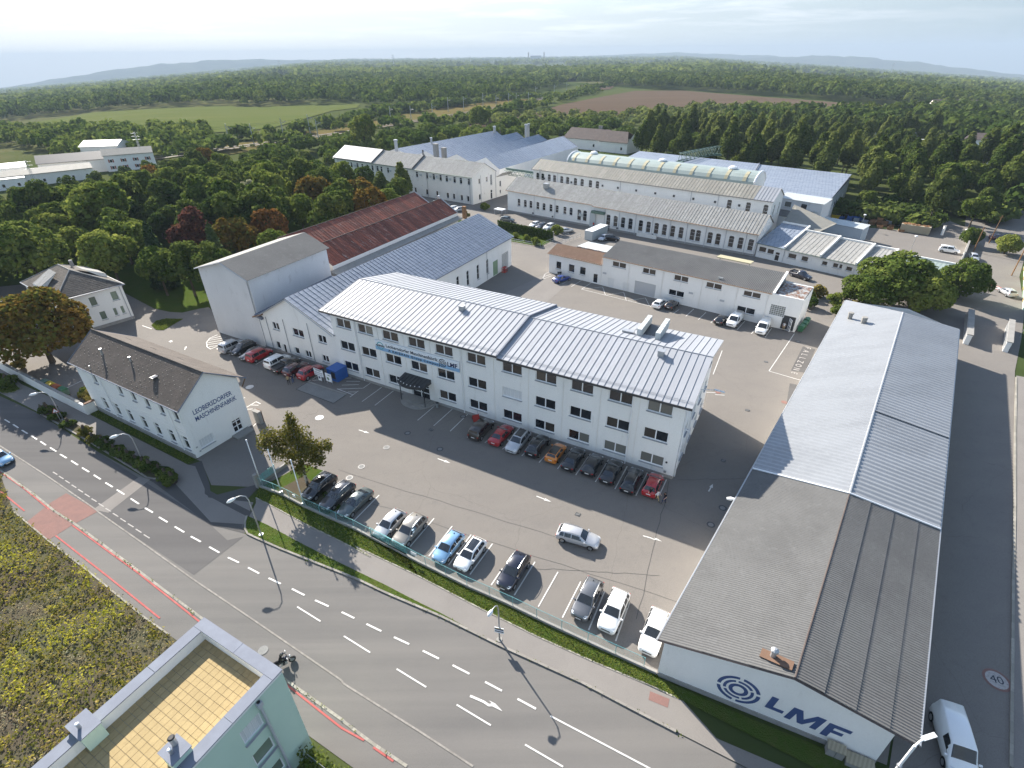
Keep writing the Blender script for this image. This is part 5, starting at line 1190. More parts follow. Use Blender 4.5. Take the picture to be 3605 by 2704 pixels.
# ---------------------------------------------------------------- factory buildings farther back
def two_storey_wing():
 A, B = V((-73.4,239.0)), V((-13.16,194.5)); w = Wall(A, B, 9.3,9.45); n = w.nin; L = w.L
 t = thing('factory_wing','long white two-storey factory wing with shiny metal roof beyond the park trees','building',(A.x, A.y, 0)); mb = MB(); Dp = 13.5
 for f in (.02, .07, .11, .16, .20, .245, .29, .36, .43, .5, .57, .62, .65, .69, .73, .77, .81, .86, .90, .94):
  u_ = L * (1 - f); w.window(t, u_ - .62, u_ + .62,6.55,8.6,'tall','pane_dark')
 for f in (.03, .07, .12, .16, .23, .3, .38, .47, .55, .62, .70, .78, .86, .93):
  u_ = L * (1 - f); w.window(t, u_ - .55, u_ + .55, .85,2.75,'single','pane_dark')
 w.emit(mb); C, Dd = B + n * Dp, A + n * Dp
 g = Wall(B, C, 9.45,9.45)
 for u_, z0, z1 in ((4.0,6.5,8.2),(8.2,6.5,8.2),(4.0,1.0,2.9)): g.window(t, u_ - .5, u_ + .5, z0, z1,'single','pane_dark')
 g.window(t, 10.2,11.4,5.0,8.6,'block','pane_dark'); g.window(t, 10.2,11.3, .1,3.3,'tall','pane_dark', False); g.emit(mb)
 mb.poly([g.p(0,9.45), g.p(Dp, 9.45), g.p(Dp * .5,13.0)])
 Wall(C, Dd, 9.45,9.3).emit(mb); Wall(Dd, A, 9.3,9.3).emit(mb); mb.poly([V3(Dd, 9.3), V3(A, 9.3), V3(A + n * Dp * .5,12.9)])
 mb.build('wall','plaster_old', t)
 P = lambda u_, y, z: w.p(u_, z, y)
 cuts = [-.5, L * .315, L * .615, L + .4]
 for i in range(3):
  a, b = cuts[i] + (.12 if i else 0), cuts[i + 1]; dz = .25 * (2 - i)
  panels(t, P(a, -.5,9.25 + dz), P(b, -.5,9.25 + dz), P(a, Dp * .5,13.1 + dz), P(b, Dp * .5,13.1 + dz), int((b - a) / .95),'roof_metal' if i == 0 else 'roof_old', .06)
  mb = MB(); mb.hexa([P(a, Dp + .4,9.2 + dz), P(b, Dp + .4,9.2 + dz), P(b, Dp * .5,13.0 + dz), P(a, Dp * .5,13.0 + dz)], [P(a, Dp + .4,9.25 + dz), P(b, Dp + .4,9.25 + dz), P(b, Dp * .5,13.05 + dz), P(a, Dp * .5,13.05 + dz)]); mb.build('roof_slope','roof_metal_blue', t)
  if i: mb = MB(); mb.tube([P(a, -.5,9.6 + dz), P(a, Dp * .5,13.5 + dz)], .18,4); mb.build('fire_wall','metal_dark', t)
 mb = MB(); mb.tube([P(-.5,-.55,9.3), P(L + .4,-.55,9.2)], .09,5); mb.build('gutter','metal_green', t)
 for f in (.015, .29, .66, .97): downpipe(t, *P(L * (1 - f),-.1,0).xy, .1,9.2,'sill_grey', .08)
 for f in (.22, .265, .135, .33, .74, .82, .83, .55):
  mb = MB(); mb.box(P(L * (1 - f),-.25,7.6),(.9, .4, .65), w.ang); mb.build('air_conditioner','cont_white', t)
 an = Wall(C, C + g.d * 8.5,7.2,7.0); mb = MB(); an.window(t, 2.2,3.2,3.6,5.6,'arch','pane_dark', True, .3); an.window(t, 2.2,3.0,1.2,2.4,'single','pane_dark'); an.emit(mb)
 c2 = C + g.d * 8.5; Wall(c2, c2 + n * 10,7.0,7.0).emit(mb); mb.build('annex_wall','plaster_old', t)
 mb = MB(); mb.hexa([V3(C, 7.2), V3(c2,7.0), V3(c2 + n * 4,7.8), V3(C + n * 4,8.0)], [V3(C, 7.3), V3(c2,7.1), V3(c2 + n * 4,7.9), V3(C + n * 4,8.1)]); mb.build('annex_roof','roof_old', t)
 downpipe(t, *g.p(4.6,0,-.1).xy, .1,9.2,'sill_grey', .06); downpipe(t, *g.p(Dp - .2,0,-.1).xy, .1,9.2,'sill_grey', .08)
two_storey_wing()
def sawtooth():
 t = thing('sawtooth_hall','wide factory hall with four parallel blue-grey gable roofs behind the two-storey wing','building',(-5,216,0))
 rid = [((-51,256),(-7.6,320)),((-36.2,247.5),(4.1,311)),((-22.0,238.5),(15.2,300)),((-9.5,229.5),(27.2,292.5))]
 val = [((-58.0,262.5),(-14.0,326)),((-42.5,252.5),(-3.3,317)),((-28.9,243.0),(8.0,310)),((-15.5,234.5),(20.0,300.5)),((-4.0,222.5),(33.5,272 + 9))]
 RZ, VZ = 10.4,7.6
 for i,(a, b) in enumerate(rid):
  v0, v1 = val[i + 1]; z = VZ if i < 3 else 7.0
  panels(t, V3(v0, z), V3(v1, z), V3(a, RZ), V3(b, RZ),40,'roof_metal_blue', .06)
  u0, u1 = val[i]; mb = MB(); mb.hexa([V3(u0, VZ - .05), V3(u1, VZ - .05), V3(b, RZ - .05), V3(a, RZ - .05)], [V3(u0, VZ), V3(u1, VZ), V3(b, RZ), V3(a, RZ)]); mb.build('roof_slope','roof_metal_blue', t)
  mb = MB(); mb.tube([V3(u0, VZ + .12), V3(u1, VZ + .12)], .16,4); mb.build('valley_gutter','metal_coping', t)
  mb = MB(); mb.poly([V3(u1,0), V3(v1,0), V3(v1, z), V3(b, RZ), V3(u1, VZ)]); mb.build('gable_wall','plaster_white', t); mb = MB(); mb.poly([V3(u0,0), V3(v0,0), V3(v0, z), V3(a, RZ), V3(u0, VZ)]); mb.build('gable_wall','plaster_white', t)
  mb = MB(); mb.tube([V3(v1, z + .1), V3(b, RZ + .1), V3(u1, VZ + .1)], .10,4); mb.build('verge_cap','metal_coping', t)
 mb = MB(); mb.poly([V3(val[4][0], 0), V3(val[4][1], 0), V3(val[4][1], 7.0), V3(val[4][0], 7.0)]); mb.poly([V3(val[0][0], 0), V3(val[0][1], 0), V3(val[0][1], 7.6), V3(val[0][0], 7.6)]); mb.build('wall','plaster_white', t)
 for (x, y, z, h, r, m) in ((-47.4,241.3,12.2,3.2, .7,'metal_grey'),(-29.1,227.3,11,4.8, .95,'concrete'),(-27.3,238.9,9.0,3.8, .95,'concrete'),(-36.2,239.5,9.0,2.6, .3,'metal_dark'),(-37.1,275.0,9.5,2.6, .5,'metal_grey'),(-8.0,317,9.8,2.6, .7,'metal_grey'),(9.0,309,9.0,5.0, .8,'metal_grey'),(10.3,310,9.0,5.2, .5,'metal_grey'),(-5,322,9,2.0, .2,'metal_dark')):
  mb = MB()
  if m == 'concrete': mb.box((x, y, z + h / 2),(r * 1.7, r * 1.7, h), R(-36)); mb.box((x, y, z + h),(r * 2, r * 2, .25), R(-36))
  else: mb.tube([(x, y, z - 1),(x, y, z + h)], r, 8); mb.tube([(x, y, z + h),(x, y, z + h + .5)], [r * 1.3, r * 1.2], 8)
  mb.build('chimney' if m == 'concrete' else 'flue_pipe', m, t)
sawtooth()
def brown_houses():
 for i,(cx_, cy_, w_, d_, h, rz, lab) in enumerate(((46,330,24,17,5.5,-37,'white hall with dark brown gable roof just behind the blue-grey sawtooth roofs'),(60.5,315,17,15,5.5,-40,'smaller white hall with dark brown hipped roof at the edge of the tall trees'))):
  t = thing('brown_roof_hall', lab,'building',(cx_, cy_, 0), R(rz)); mb = MB(); x, y = w_ / 2, d_ / 2
  for q in (((-x, -y),(x, -y)),((x, -y),(x, y)),((x, y),(-x, y)),((-x, y),(-x, -y))): Wall(*q, h, h).emit(mb)
  mb.poly([(-x, -y, h),(-x, y, h),(-x, 0, h + 4.2)]); mb.poly([(x, -y, h),(x, y, h),(x, 0, h + 4.2)]); inst('wall', mb.mesh('wall','plaster_white'), t)
  for s in (-1,1):
   mb = MB(); hx = x + .5 if i == 0 else x + .4; rx = x + .5 if i == 0 else x - 4
   mb.hexa([(-hx, s * (y + .5), h - .3),(hx, s * (y + .5), h - .3),(rx, 0, h + 4.2),(-hx, 0, h + 4.2)], [(-hx, s * (y + .5), h - .15),(hx, s * (y + .5), h - .15),(rx, 0, h + 4.4),(-hx, 0, h + 4.4)]); inst('roof_slope', mb.mesh('roof_slope','roof_brown'), t)
  for k, q in enumerate(((-3.0,1.2),(-1.6,1.0))):
   if i == 0: mb = MB(); mb.box((q[0] + 8, q[1], h + 4.6),(.9, .9,2.6)); inst('chimney', mb.mesh('chimney','concrete'), t)
  if i: mb = MB(); mb.box((-6,-4.0, h + 2.6),(.1, .1, .1)); inst('antenna', mb.mesh('antenna','metal_grey'), t)
  mb = MB(); mb.box((x * .6,-y - .02,2.4),(1.0, .06,1.4)); inst('window', mb.mesh('window','pane_dark'), t)
brown_houses()
def long_hall_front():
 B, A = V((-0.8,184.3)), V((63.4,134.6)); w = Wall(B, A, 7.0,6.0); n = w.nin; L = w.L
 t = thing('long_hall','long white arched-window hall with old patched metal roof nearest the yard','building',(B.x, B.y, 0)); mb = MB()
 big = [.345, .37, .47, .50, .53, .56, .60, .63, .66, .69, .72, .75, .79, .81, .85, .877, .92, .95, .982]; small = [.058, .09, .118, .152, .182, .215, .244, .28, .308]
 def zz(z, f): return z * lerp(1.0, .90, f)
 for f in small: w.window(t, f * L - .62, f * L + .62, zz(2.45, f), zz(4.85, f),'arch','pane_dark', True, .4)
 for f in big: w.window(t, f * L - .72, f * L + .72, zz(1.35, f), zz(4.75, f),'arch','pane_dark', True, .5)
 w.open(.41 * L, .448 * L, .02,4.3); w.emit(mb, deep=.4); Dp = 12.5; C, Dd = A + n * Dp, B + n * Dp
 Wall(A, C, 6.0,6.0).emit(mb); Wall(C, Dd, 6.0,7.0).emit(mb); Wall(Dd, B, 7.0,7.0).emit(mb)
 mb.poly([V3(A, 6.0), V3(C, 6.0), V3(A + n * Dp * .5,9.3)]); mb.poly([V3(B, 7.0), V3(Dd, 7.0), V3(B + n * Dp * .5,10.3)]); mb.build('wall','plaster_white', t)
 P = lambda u_, y, z: w.p(u_, z, y)
 um = .405 * L
 for (a, b, za, zb, dy, k) in ((-.5, um, 7.0,6.63,-.45,40),(um, L + .3,6.42,5.85,-.85,58)):
  r = 3.42
  panels(t, P(a, dy, za), P(b, dy, zb), P(a, Dp * .5, lerp(10.42,9.42, a / L)), P(b, Dp * .5, lerp(10.42,9.42, b / L)), k,'roof_old', .07)
 mb = MB(); mb.hexa([P(-.5, Dp + .4,6.9), P(L + .3, Dp + .4,5.9), P(L + .3, Dp * .5,9.35), P(-.5, Dp * .5,10.35)], [P(-.5, Dp + .4,6.95), P(L + .3, Dp + .4,5.95), P(L + .3, Dp * .5,9.42), P(-.5, Dp * .5,10.42)]); mb.build('roof_slope','roof_old', t)
 mb = MB(); mb.tube([P(-.5,-.5,6.95), P(um, -.5,6.58)], .08,5); mb.tube([P(um, -.9,6.36), P(L + .3,-.9,5.8)], .08,5); mb.build('gutter','wood', t)
 for f in (.135, .235, .455, .515, .58, .645, .71, .77, .835, .90, .965, .997): downpipe(t, *P(f * L, -.1,0).xy, .1, lerp(6.9,5.9, f),'frame_grey', .07)
 for f in (.13, .225, .51, .65): mb = MB(); mb.box(P(f * L, -.1,1.0),(.45, .2, .45), w.ang); mb.build('vent_hole','metal_dark', t)
 mb = MB(); mb.box(P(.43 * L, -.5,4.75),(4.4,1.2, .7), w.ang); mb.build('door_canopy','metal_green', t)
 mb = MB(); mb.box(P(.405 * L, -.12,2.2),(1.9, .12,4.2), w.ang); mb.build('sliding_door','cont_white', t)
 mb = MB(); mb.poly([P(.411 * L, .45,0), P(.447 * L, .45,0), P(.447 * L, .45,4.3), P(.411 * L, .45,4.3)]); mb.build('door_opening','metal_dark', t)
 mb = MB(); mb.box(P(.165 * L, 3.2,9.4),(1.5,1.5,1.5), w.ang); mb.build('roof_vent','metal_grey', t)
 mb = MB(); mb.box(P(.354 * L, -.25,3.1),(1.1, .4, .8), w.ang); mb.build('air_conditioner','cont_white', t)
 mb = MB(); mb.box((*P(L / 2,-.03,0).xy, .2),(L, .1, .7), w.ang); mb.build('plinth','plinth', t)
 mb = MB(); mb.box(P(.63 * L, -.4, .5),(6.0, .8,1.0), w.ang); mb.build('cellar_hatch','plaster_old', t)
 q = thing('loading_table','low white covered table at the left end of the long arched hall','shelter',(-3.4,180.6,0), w.ang)
 mb = MB(); mb.box((0,0,1.7),(3.4,2.2, .25)); inst('top', mb.mesh('top','lamp_white'), q)
 for x in (-1.5,1.5):
  for y in (-.9, .9): mb = MB(); mb.box((x, y, .8),(.12, .12,1.6)); inst('leg', mb.mesh('leg','metal_grey'), q)
 return w
LW1 = long_hall_front()
def long_hall_rear():
 d = (V((70.7,146.9)) - V((8.1,199.3))).normalized(); E0, E1 = V((8.1,199.3)), V((70.7,146.9)); n0 = V((-d.y, d.x)); A, B = E0 + n0 * .5, E1 + n0 * .5
 w = Wall(A, B, 10.95,10.95,0); n = w.nin; L = w.L; t = thing('long_hall','second long white hall with lichen-brown metal roof behind the front arched hall','building',(A.x, A.y, 0)); mb = MB(); Dp = 9.5
 for f in (.023, .05, .085, .113, .15, .18, .219, .252, .292, .325, .86, .925, .985): w.window(t, f * L - .7 if f < .98 else f * L - .9, f * L + .7 if f < .98 else f * L + .5,6.9,9.9,'arch','pane_dark', True, .5)
 w.emit(mb); C, Dd = B + n * Dp, A + n * Dp
 g = Wall(B, C, 10.95,10.95)
 for u_ in (3.0,7.5): g.window(t, u_ - .6, u_ + .6,6.5,9.5,'tall','pane_green')
 g.emit(mb); Wall(C, Dd, 10.95,10.95).emit(mb); Wall(Dd, A, 10.95,10.95).emit(mb)
 mb.poly([V3(B, 10.95), V3(C, 10.95), V3(B + n * Dp * .5,13.5)]); mb.poly([V3(A, 10.95), V3(Dd, 10.95), V3(A + n * Dp * .5,13.5)]); mb.build('wall','plaster_white', t)
 P = lambda u_, y, z: w.p(u_, z, y)
 panels(t, P(-.5,-.5,10.9), P(L - 5,-.5,10.9), P(-.5, Dp * .5,13.6), P(L - 5, Dp * .5,13.6),78,'roof_lichen', .07)
 panels(t, P(L - 5,-.5,10.9), P(L + .3,-.5,10.9), P(L - 5, Dp * .5,13.6), P(L + .3, Dp * .5,13.6),6,'roof_metal', .07)
 mb = MB(); mb.hexa([P(-.5, Dp + .3,10.85), P(L + .3, Dp + .3,10.85), P(L + .3, Dp * .5,13.5), P(-.5, Dp * .5,13.5)], [P(-.5, Dp + .3,10.9), P(L + .3, Dp + .3,10.9), P(L + .3, Dp * .5,13.6), P(-.5, Dp * .5,13.6)]); mb.build('roof_slope','roof_lichen', t)
 mb = MB(); mb.tube([P(-.5,-.55,10.85), P(L + .3,-.55,10.85)], .09,5); mb.build('gutter','metal_dark', t)
 for f in (.35, .42, .50, .58, .655, .73, .81, .895, .06, .2): mb = MB(); mb.box(P(f * L, -.06,8.7 if f > .3 else 8.3),(.6, .12, .6), w.ang); mb.build('vent_hole','metal_dark', t)
 for f in (.43, .72, .82, .13): downpipe(t, *P(f * L, -.1,0).xy, 6,10.8,'frame_grey', .07)
 mb = MB(); mb.box((*P(L * .16,-1.1,6.6).xy, 6.9),(16,1.2, .5), w.ang); mb.build('pipe_duct','metal_grey', t)
 mb = MB(); mb.tube([P(3.8,-1.2,7.5), P(3.8,-1.2,11.6)], .22,6); mb.build('flue_pipe','metal_grey', t)
 return w, Dp
LW2, DP2 = long_hall_rear()
def barrel_hall():
 w = LW2; n = w.nin; L = w.L; t = thing('barrel_roof_hall','hall with pale green barrel vault roof rising behind the two long halls','building',(*w.p(0,0, DP2 + .6).xy, 0))
 P = lambda u_, y, z: w.p(u_, z, y)
 u0, u1, y0, wd, zb, ht = 7.0, L - 9.0, DP2 + 1.0,10.5,12.1,3.3; K = 10
 arc = [(y0 + wd / 2 - math.cos(math.pi * k / K) * wd / 2, zb + ht * math.sin(math.pi * k / K)) for k in range(K + 1)]
 nb = 12
 for i in range(nb):
  a, b = lerp(u0, u1, i / nb), lerp(u0, u1,(i + 1) / nb); mb = MB()
  for k in range(K): mb.poly([P(a, *arc[k]), P(b, *arc[k]), P(b, *arc[k + 1]), P(a, *arc[k + 1])])
  mb.build('roof_bay','barrel_green', t, smooth=True)
  c = lerp(u0, u1,(i + .35) / nb); mb = MB()
  for k in range(1,4): mb.hexa([P(c, *arc[k]), P(c + 1.0, *arc[k]), P(c + 1.0, *arc[k + 1]), P(c, *arc[k + 1])], [P(c, arc[k][0] - .05, arc[k][1] + .08), P(c + 1.0, arc[k][0] - .05, arc[k][1] + .08), P(c + 1.0, arc[k + 1][0] - .05, arc[k + 1][1] + .1), P(c, arc[k + 1][0] - .05, arc[k + 1][1] + .1)])
  mb.build('skylight','skylight', t)
 for x in (u0, u1):
  mb = MB(); mb.poly([P(x, *q) for q in arc]); mb.poly([P(x, y0,0), P(x, y0 + wd, 0), P(x, y0 + wd, zb), P(x, y0, zb)]); mb.build('gable_wall','plaster_white', t)
  mb = MB(); mb.tube([P(x, q[0], q[1] + .05) for q in arc], .28,6); mb.build('arch_rim','lamp_white', t)
 mb = MB(); mb.poly([P(u0, y0,0), P(u1, y0,0), P(u1, y0, zb), P(u0, y0, zb)]); mb.poly([P(u0, y0 + wd, 0), P(u1, y0 + wd, 0), P(u1, y0 + wd, zb), P(u0, y0 + wd, zb)]); mb.build('wall','plaster_white', t)
 mb = MB(); mb.tube([P(u0, y0 - .15, zb), P(u1, y0 - .15, zb)], .15,5); mb.build('gutter','metal_green', t)
 for f in (.12, .52, .87): mb = MB(); q = P(lerp(u0, u1, f), y0 + wd * .5, zb + ht); mb.tube([q, q + V((0,0, .5)), q + V((0,0, .8))], [1.3,1.2, .5], 10); mb.build('roof_vent','lamp_white', t)
barrel_hall()
def blue_warehouse():
 A, B, C, Dd = V((70.5,175.5)), V((93.3,159.2)), V((117.4,191.9)), V((56.0,247.0)); E_ = A + (Dd - C) * .55
 t = thing('blue_warehouse','large flat blue-grey sheet roofed warehouse in front of the dense right-hand wood','building',(B.x, B.y, 0)); H0, H1 = 7.9,8.2
 A2 = V((36.0,213.0)); mb = MB()
 for a, b in ((A2, B),(B, C),(C, Dd),(Dd, A2)): Wall(a, b, H0, H0).emit(mb)
 mb.build('wall','sheet_blue', t)
 # low double pitch: ridge along the middle; strips run along the eaves, in two sections
 def strips(a0, b0, b1, a1, n_, z0, z1):
  for i in range(n_):
   s0, s1 = i / n_,(i + 1) / n_; p = [V3(lerp(a0, a1, s0), lerp(z0, z1, s0)), V3(lerp(b0, b1, s0), lerp(z0, z1, s0)), V3(lerp(b0, b1, s1), lerp(z0, z1, s1)), V3(lerp(a0, a1, s1), lerp(z0, z1, s1))]
   mb = MB(); mb.hexa([q - V((0,0, .06)) for q in p], [p[0] + V((0,0, .0)), p[1], p[2] + V((0,0, .12)), p[3] + V((0,0, .12))]); mb.build('roof_strip','roof_metal_blue', t)
 m0, m1 = lerp(A2, B, .68), lerp(Dd, C, .62)
 strips(m0, B, C, m1,34, H0 + .1, H1 + 1.1); strips(A2, lerp(m0, A2, .006), lerp(m1, Dd, .006), Dd, 34, H0 + .35, H1 + 1.35)
 mb = MB(); mb.tube([V3(m0, H0 + .5), V3(m1, H1 + 1.6)], .22,4); mb.build('roof_step','metal_coping', t)
 mb = MB(); mb.tube([V3(B, H0 + .1), V3(C, H1 + 1.1)], .16,4); mb.build('verge_cap','metal_dark', t)
 w = Wall(B, C, H0, H0)
 for f in (.22, .30, .5, .75): mb = MB(); mb.box(w.p(f * w.L, 2.6,-.05),(.5, .1,4.8), w.ang); mb.build('wall_post','frame_white', t)
 for f in (.35, .45): mb = MB(); mb.box(w.p(f * w.L, 4.6,-.06),(1.1, .1,1.4), w.ang); mb.build('window','pane_dark', t)
 # green lattice girder standing on the roof
 g = thing('roof_truss','green lattice girder bridge lying across the warehouse roof','girder',(67.5,221,9.3)); a, b = V((0,0,0)), V((20.5,17.5,0)); nn = V((-b.y, b.x, 0)).normalized() * 2.2
 for s in (0,1):
  for z in (.2,3.0): mb = MB(); mb.tube([a + nn * s + V((0,0, z)), b + nn * s + V((0,0, z))], .18,4); inst('chord', mb.mesh('chord','metal_green'), g)
  for i in range(10):
   p, q = lerp(a, b, i / 10) + nn * s, lerp(a, b,(i + 1) / 10) + nn * s; mb = MB(); mb.tube([p + V((0,0, .2)),(p + q) / 2 + V((0,0,3.0)), q + V((0,0, .2))], .11,4); inst('brace', mb.mesh('brace','metal_green'), g)
 for i in range(11): p = lerp(a, b, i / 10) + V((0,0,3.0)); mb = MB(); mb.tube([p, p + nn], .10,4); inst('cross_bar', mb.mesh('cross_bar','metal_green'), g)
 mb = MB()
 for e in (0,1): p = lerp(a, b, e); mb.box(p + nn * .5 + V((0,0,-.3)),(1.2,3.2, .8), R(40))
 inst('bearing', mb.mesh('bearing','metal_green'), g)
blue_warehouse()
def grey_annex():
 t = thing('grey_annex','grey rendered annex with two air coolers and stepped flat roofs beside the warehouse','building',(80.6,161.8,0))
 A, B = V((79.6,162.0)), V((88.2,152.9)); w = Wall(A, B, 8.7,8.7); n = w.nin; mb = MB()
 w.window(t, 2.0,4.0,6.4,8.0,'single','pane_blind'); w.window(t, 6.6,8.4,6.4,8.0,'single','pane_dark'); w.emit(mb)
 C, Dd = B + n * 7, A + n * 7; Wall(B, C, 8.7,8.7).emit(mb); Wall(Dd, A, 8.7,8.7).emit(mb); mb.build('wall','plaster_grey', t)
 corrugated(t, w.p(-.3,8.75,-.3), w.p(w.L + .3,8.75,-.3), w.p(-.3,9.3,6), w.p(w.L + .3,9.3,6), .5, .05,'cont_white')
 for u_ in (9.7,11.1): mb = MB(); mb.box(w.p(u_, 6.1,-.3),(1.0, .45, .75), w.ang); mb.build('air_conditioner','cont_white', t)
 a2, b2 = A - n * 5.2, B - n * 5.2 + w.d * -.5; w2 = Wall(a2, b2,5.0,5.0); mb = MB(); w2.emit(mb); Wall(b2, B, 5.0,5.0).emit(mb); Wall(A, a2,5.0,5.0).emit(mb); mb.build('lower_wall','plaster_white', t)
 mb = MB(); mb.hexa([V3(a2 - n * .2,4.95), V3(b2 - n * .2,4.95), V3(B, 5.4), V3(A, 5.4)], [V3(a2 - n * .2,5.1), V3(b2 - n * .2,5.1), V3(B, 5.55), V3(A, 5.55)]); mb.build('lower_roof','fibre_cement', t)
 for q in (1.2,5.5): mb = MB(); p = Wall(b2, B, 5,5).p(q if q < 5 else 4.9,3.0,-1.0); mb.box(p,(1.6,2.2, .12), w.ang); mb.build('door_canopy','cont_white', t)
grey_annex()
def stepped_row():
 A, B = V((63.6,134.6)), V((91.8,105.6)); w = Wall(A, B, 3.6,3.1); n = w.nin; L = w.L; Dp = 11.5
 t = thing('stepped_row','low white single-storey row with five stepped pale metal roofs','building',(A.x, A.y, 0)); mb = MB()
 for a, b, z0, z1 in ((.6,2.5,1.5,2.85),(2.8,4.5,1.45,2.75),(8.0,10.0,1.5,2.75),(11.2,12.8,1.5,2.75),(16.0,17.2,1.6,2.6),(18.4,19.6,1.6,2.7),(19.8,20.5,1.6,2.7),(21.3,22.7,1.5,2.55),(24.0,25.3,1.45,2.5),(29,30.5,1.5,2.5),(33,34.5,1.5,2.5)): w.window(t, a, b, z0, z1,'single','pane_brown')
 w.window(t, 4.9,6.0, .1,2.3,'tall','pane_brown', False); w.open(22.9,23.8, .05,2.3); w.emit(mb); Wall(B, B + n * Dp, 3.1,3.1).emit(mb); mb.build('wall','plaster_white', t)
 mb = MB(); mb.poly([w.p(22.9, .05, .15), w.p(23.8, .05, .15), w.p(23.8,2.3, .15), w.p(22.9,2.3, .15)]); mb.build('door','door_white', t)
 P = lambda u_, y, z: w.p(u_, z, y); cuts = [-.2,7.0,15.5,23.3,28.3, L + .3]; top = [4.9,4.7,4.5,4.3,3.7]; k = [7,8,8,6,15]
 for i in range(5):
  a, b = cuts[i], cuts[i + 1] - .35; e = lerp(3.6,3.1,(a + b) / 2 / L) + .05; m = 'roof_metal_blue' if i == 0 else 'barrel_green'
  yy = Dp * (1.25 if i < 1 else 1.0)
  panels(t, P(a, -.4, e), P(b, -.4, e), P(a, yy, e + top[i] - 3.2 + .6), P(b, yy, e + top[i] - 3.2 + .6), k[i],'roof_old' if i in (1,2,3) else m, .06)
  if i < 4:
   zt = e + top[i] - 3.2 + .6; mb = MB(); mb.hexa([P(b, -.4, e - .4), P(b + .35,-.4, e - .4), P(b + .35, yy, zt - .4), P(b, yy, zt - .4)], [P(b, -.4, e + .55), P(b + .35,-.4, e + .55), P(b + .35, yy, zt + .55), P(b, yy, zt + .55)]); mb.build('parapet','plaster_white', t)
  mb = MB(); zt = e + top[i] - 2.6; mb.hexa([P(a, yy, 0), P(b + .35, yy, 0), P(b + .35, yy + .3,0), P(a, yy + .3,0)], [P(a, yy, zt + .4), P(b + .35, yy, zt + .4), P(b + .35, yy + .3, zt + .4), P(a, yy + .3, zt + .4)]); mb.build('rear_wall','plaster_white', t)
 mb = MB(); mb.tube([P(-.2,-.45,3.55), P(L, -.45,3.05)], .07,5); mb.build('gutter','metal_green', t)
 for q in (.1,7.0,27.5): downpipe(t, *P(q, -.08,0).xy, .1,3.4,'frame_grey', .05)
 # shadowed link roof up to the long hall
 mb = MB(); mb.hexa([P(0, Dp * 1.2,5.2), P(9, Dp * .9,5.0), P(11, Dp * 1.9,6.2), P(-2, Dp * 2.2,8.5)], [P(0, Dp * 1.2,5.3), P(9, Dp * .9,5.1), P(11, Dp * 1.9,6.3), P(-2, Dp * 2.2,8.6)]); mb.build('link_roof','roof_lichen', t)
 for i,(u_, y, ln) in enumerate(((24.5, Dp + 1.8,5.5),(30.0, Dp + 1.4,3.2),(35.0, Dp + 1.3,4.2))):
  o = thing('white_container', ['long low white container behind the stepped row, nearest the green shed','short low white container second behind the stepped row','low white container behind the right end of the stepped row'][i],'container', P(u_, y, 0), w.ang)
  mb = MB(); mb.box((0,0,1.25),(ln, 2.3,2.5)); inst('body', mb.mesh('body','cont_white'), o); mb = MB(); mb.box((0,0,2.54),(ln + .1,2.4, .06)); inst('lid', mb.mesh('lid','lamp_white'), o)
stepped_row()
def metal_shed():
 A, B = V((89.2,154.0)), V((96.6,145.2)); w = Wall(A, B, 3.7,3.7); n = w.nin
 t = thing('metal_shed','blue-grey metal shed with pale ribbed pent roof beside the right yard','shed',(A.x, A.y, 0)); mb = MB(); w.emit(mb)
 C, Dd = B + n * 4.6, A + n * 4.6; Wall(B, C, 3.7,4.0).emit(mb); Wall(C, Dd, 4.0,4.0).emit(mb); Wall(Dd, A, 4.0,3.7).emit(mb); mb.build('wall','plaster_blue', t)
 corrugated(t, w.p(-.2,3.8,-.3), w.p(w.L + .2,3.8,-.3), w.p(-.2,4.15,4.7), w.p(w.L + .2,4.15,4.7), .5, .06,'cont_white', name='roof_sheet')
metal_shed()
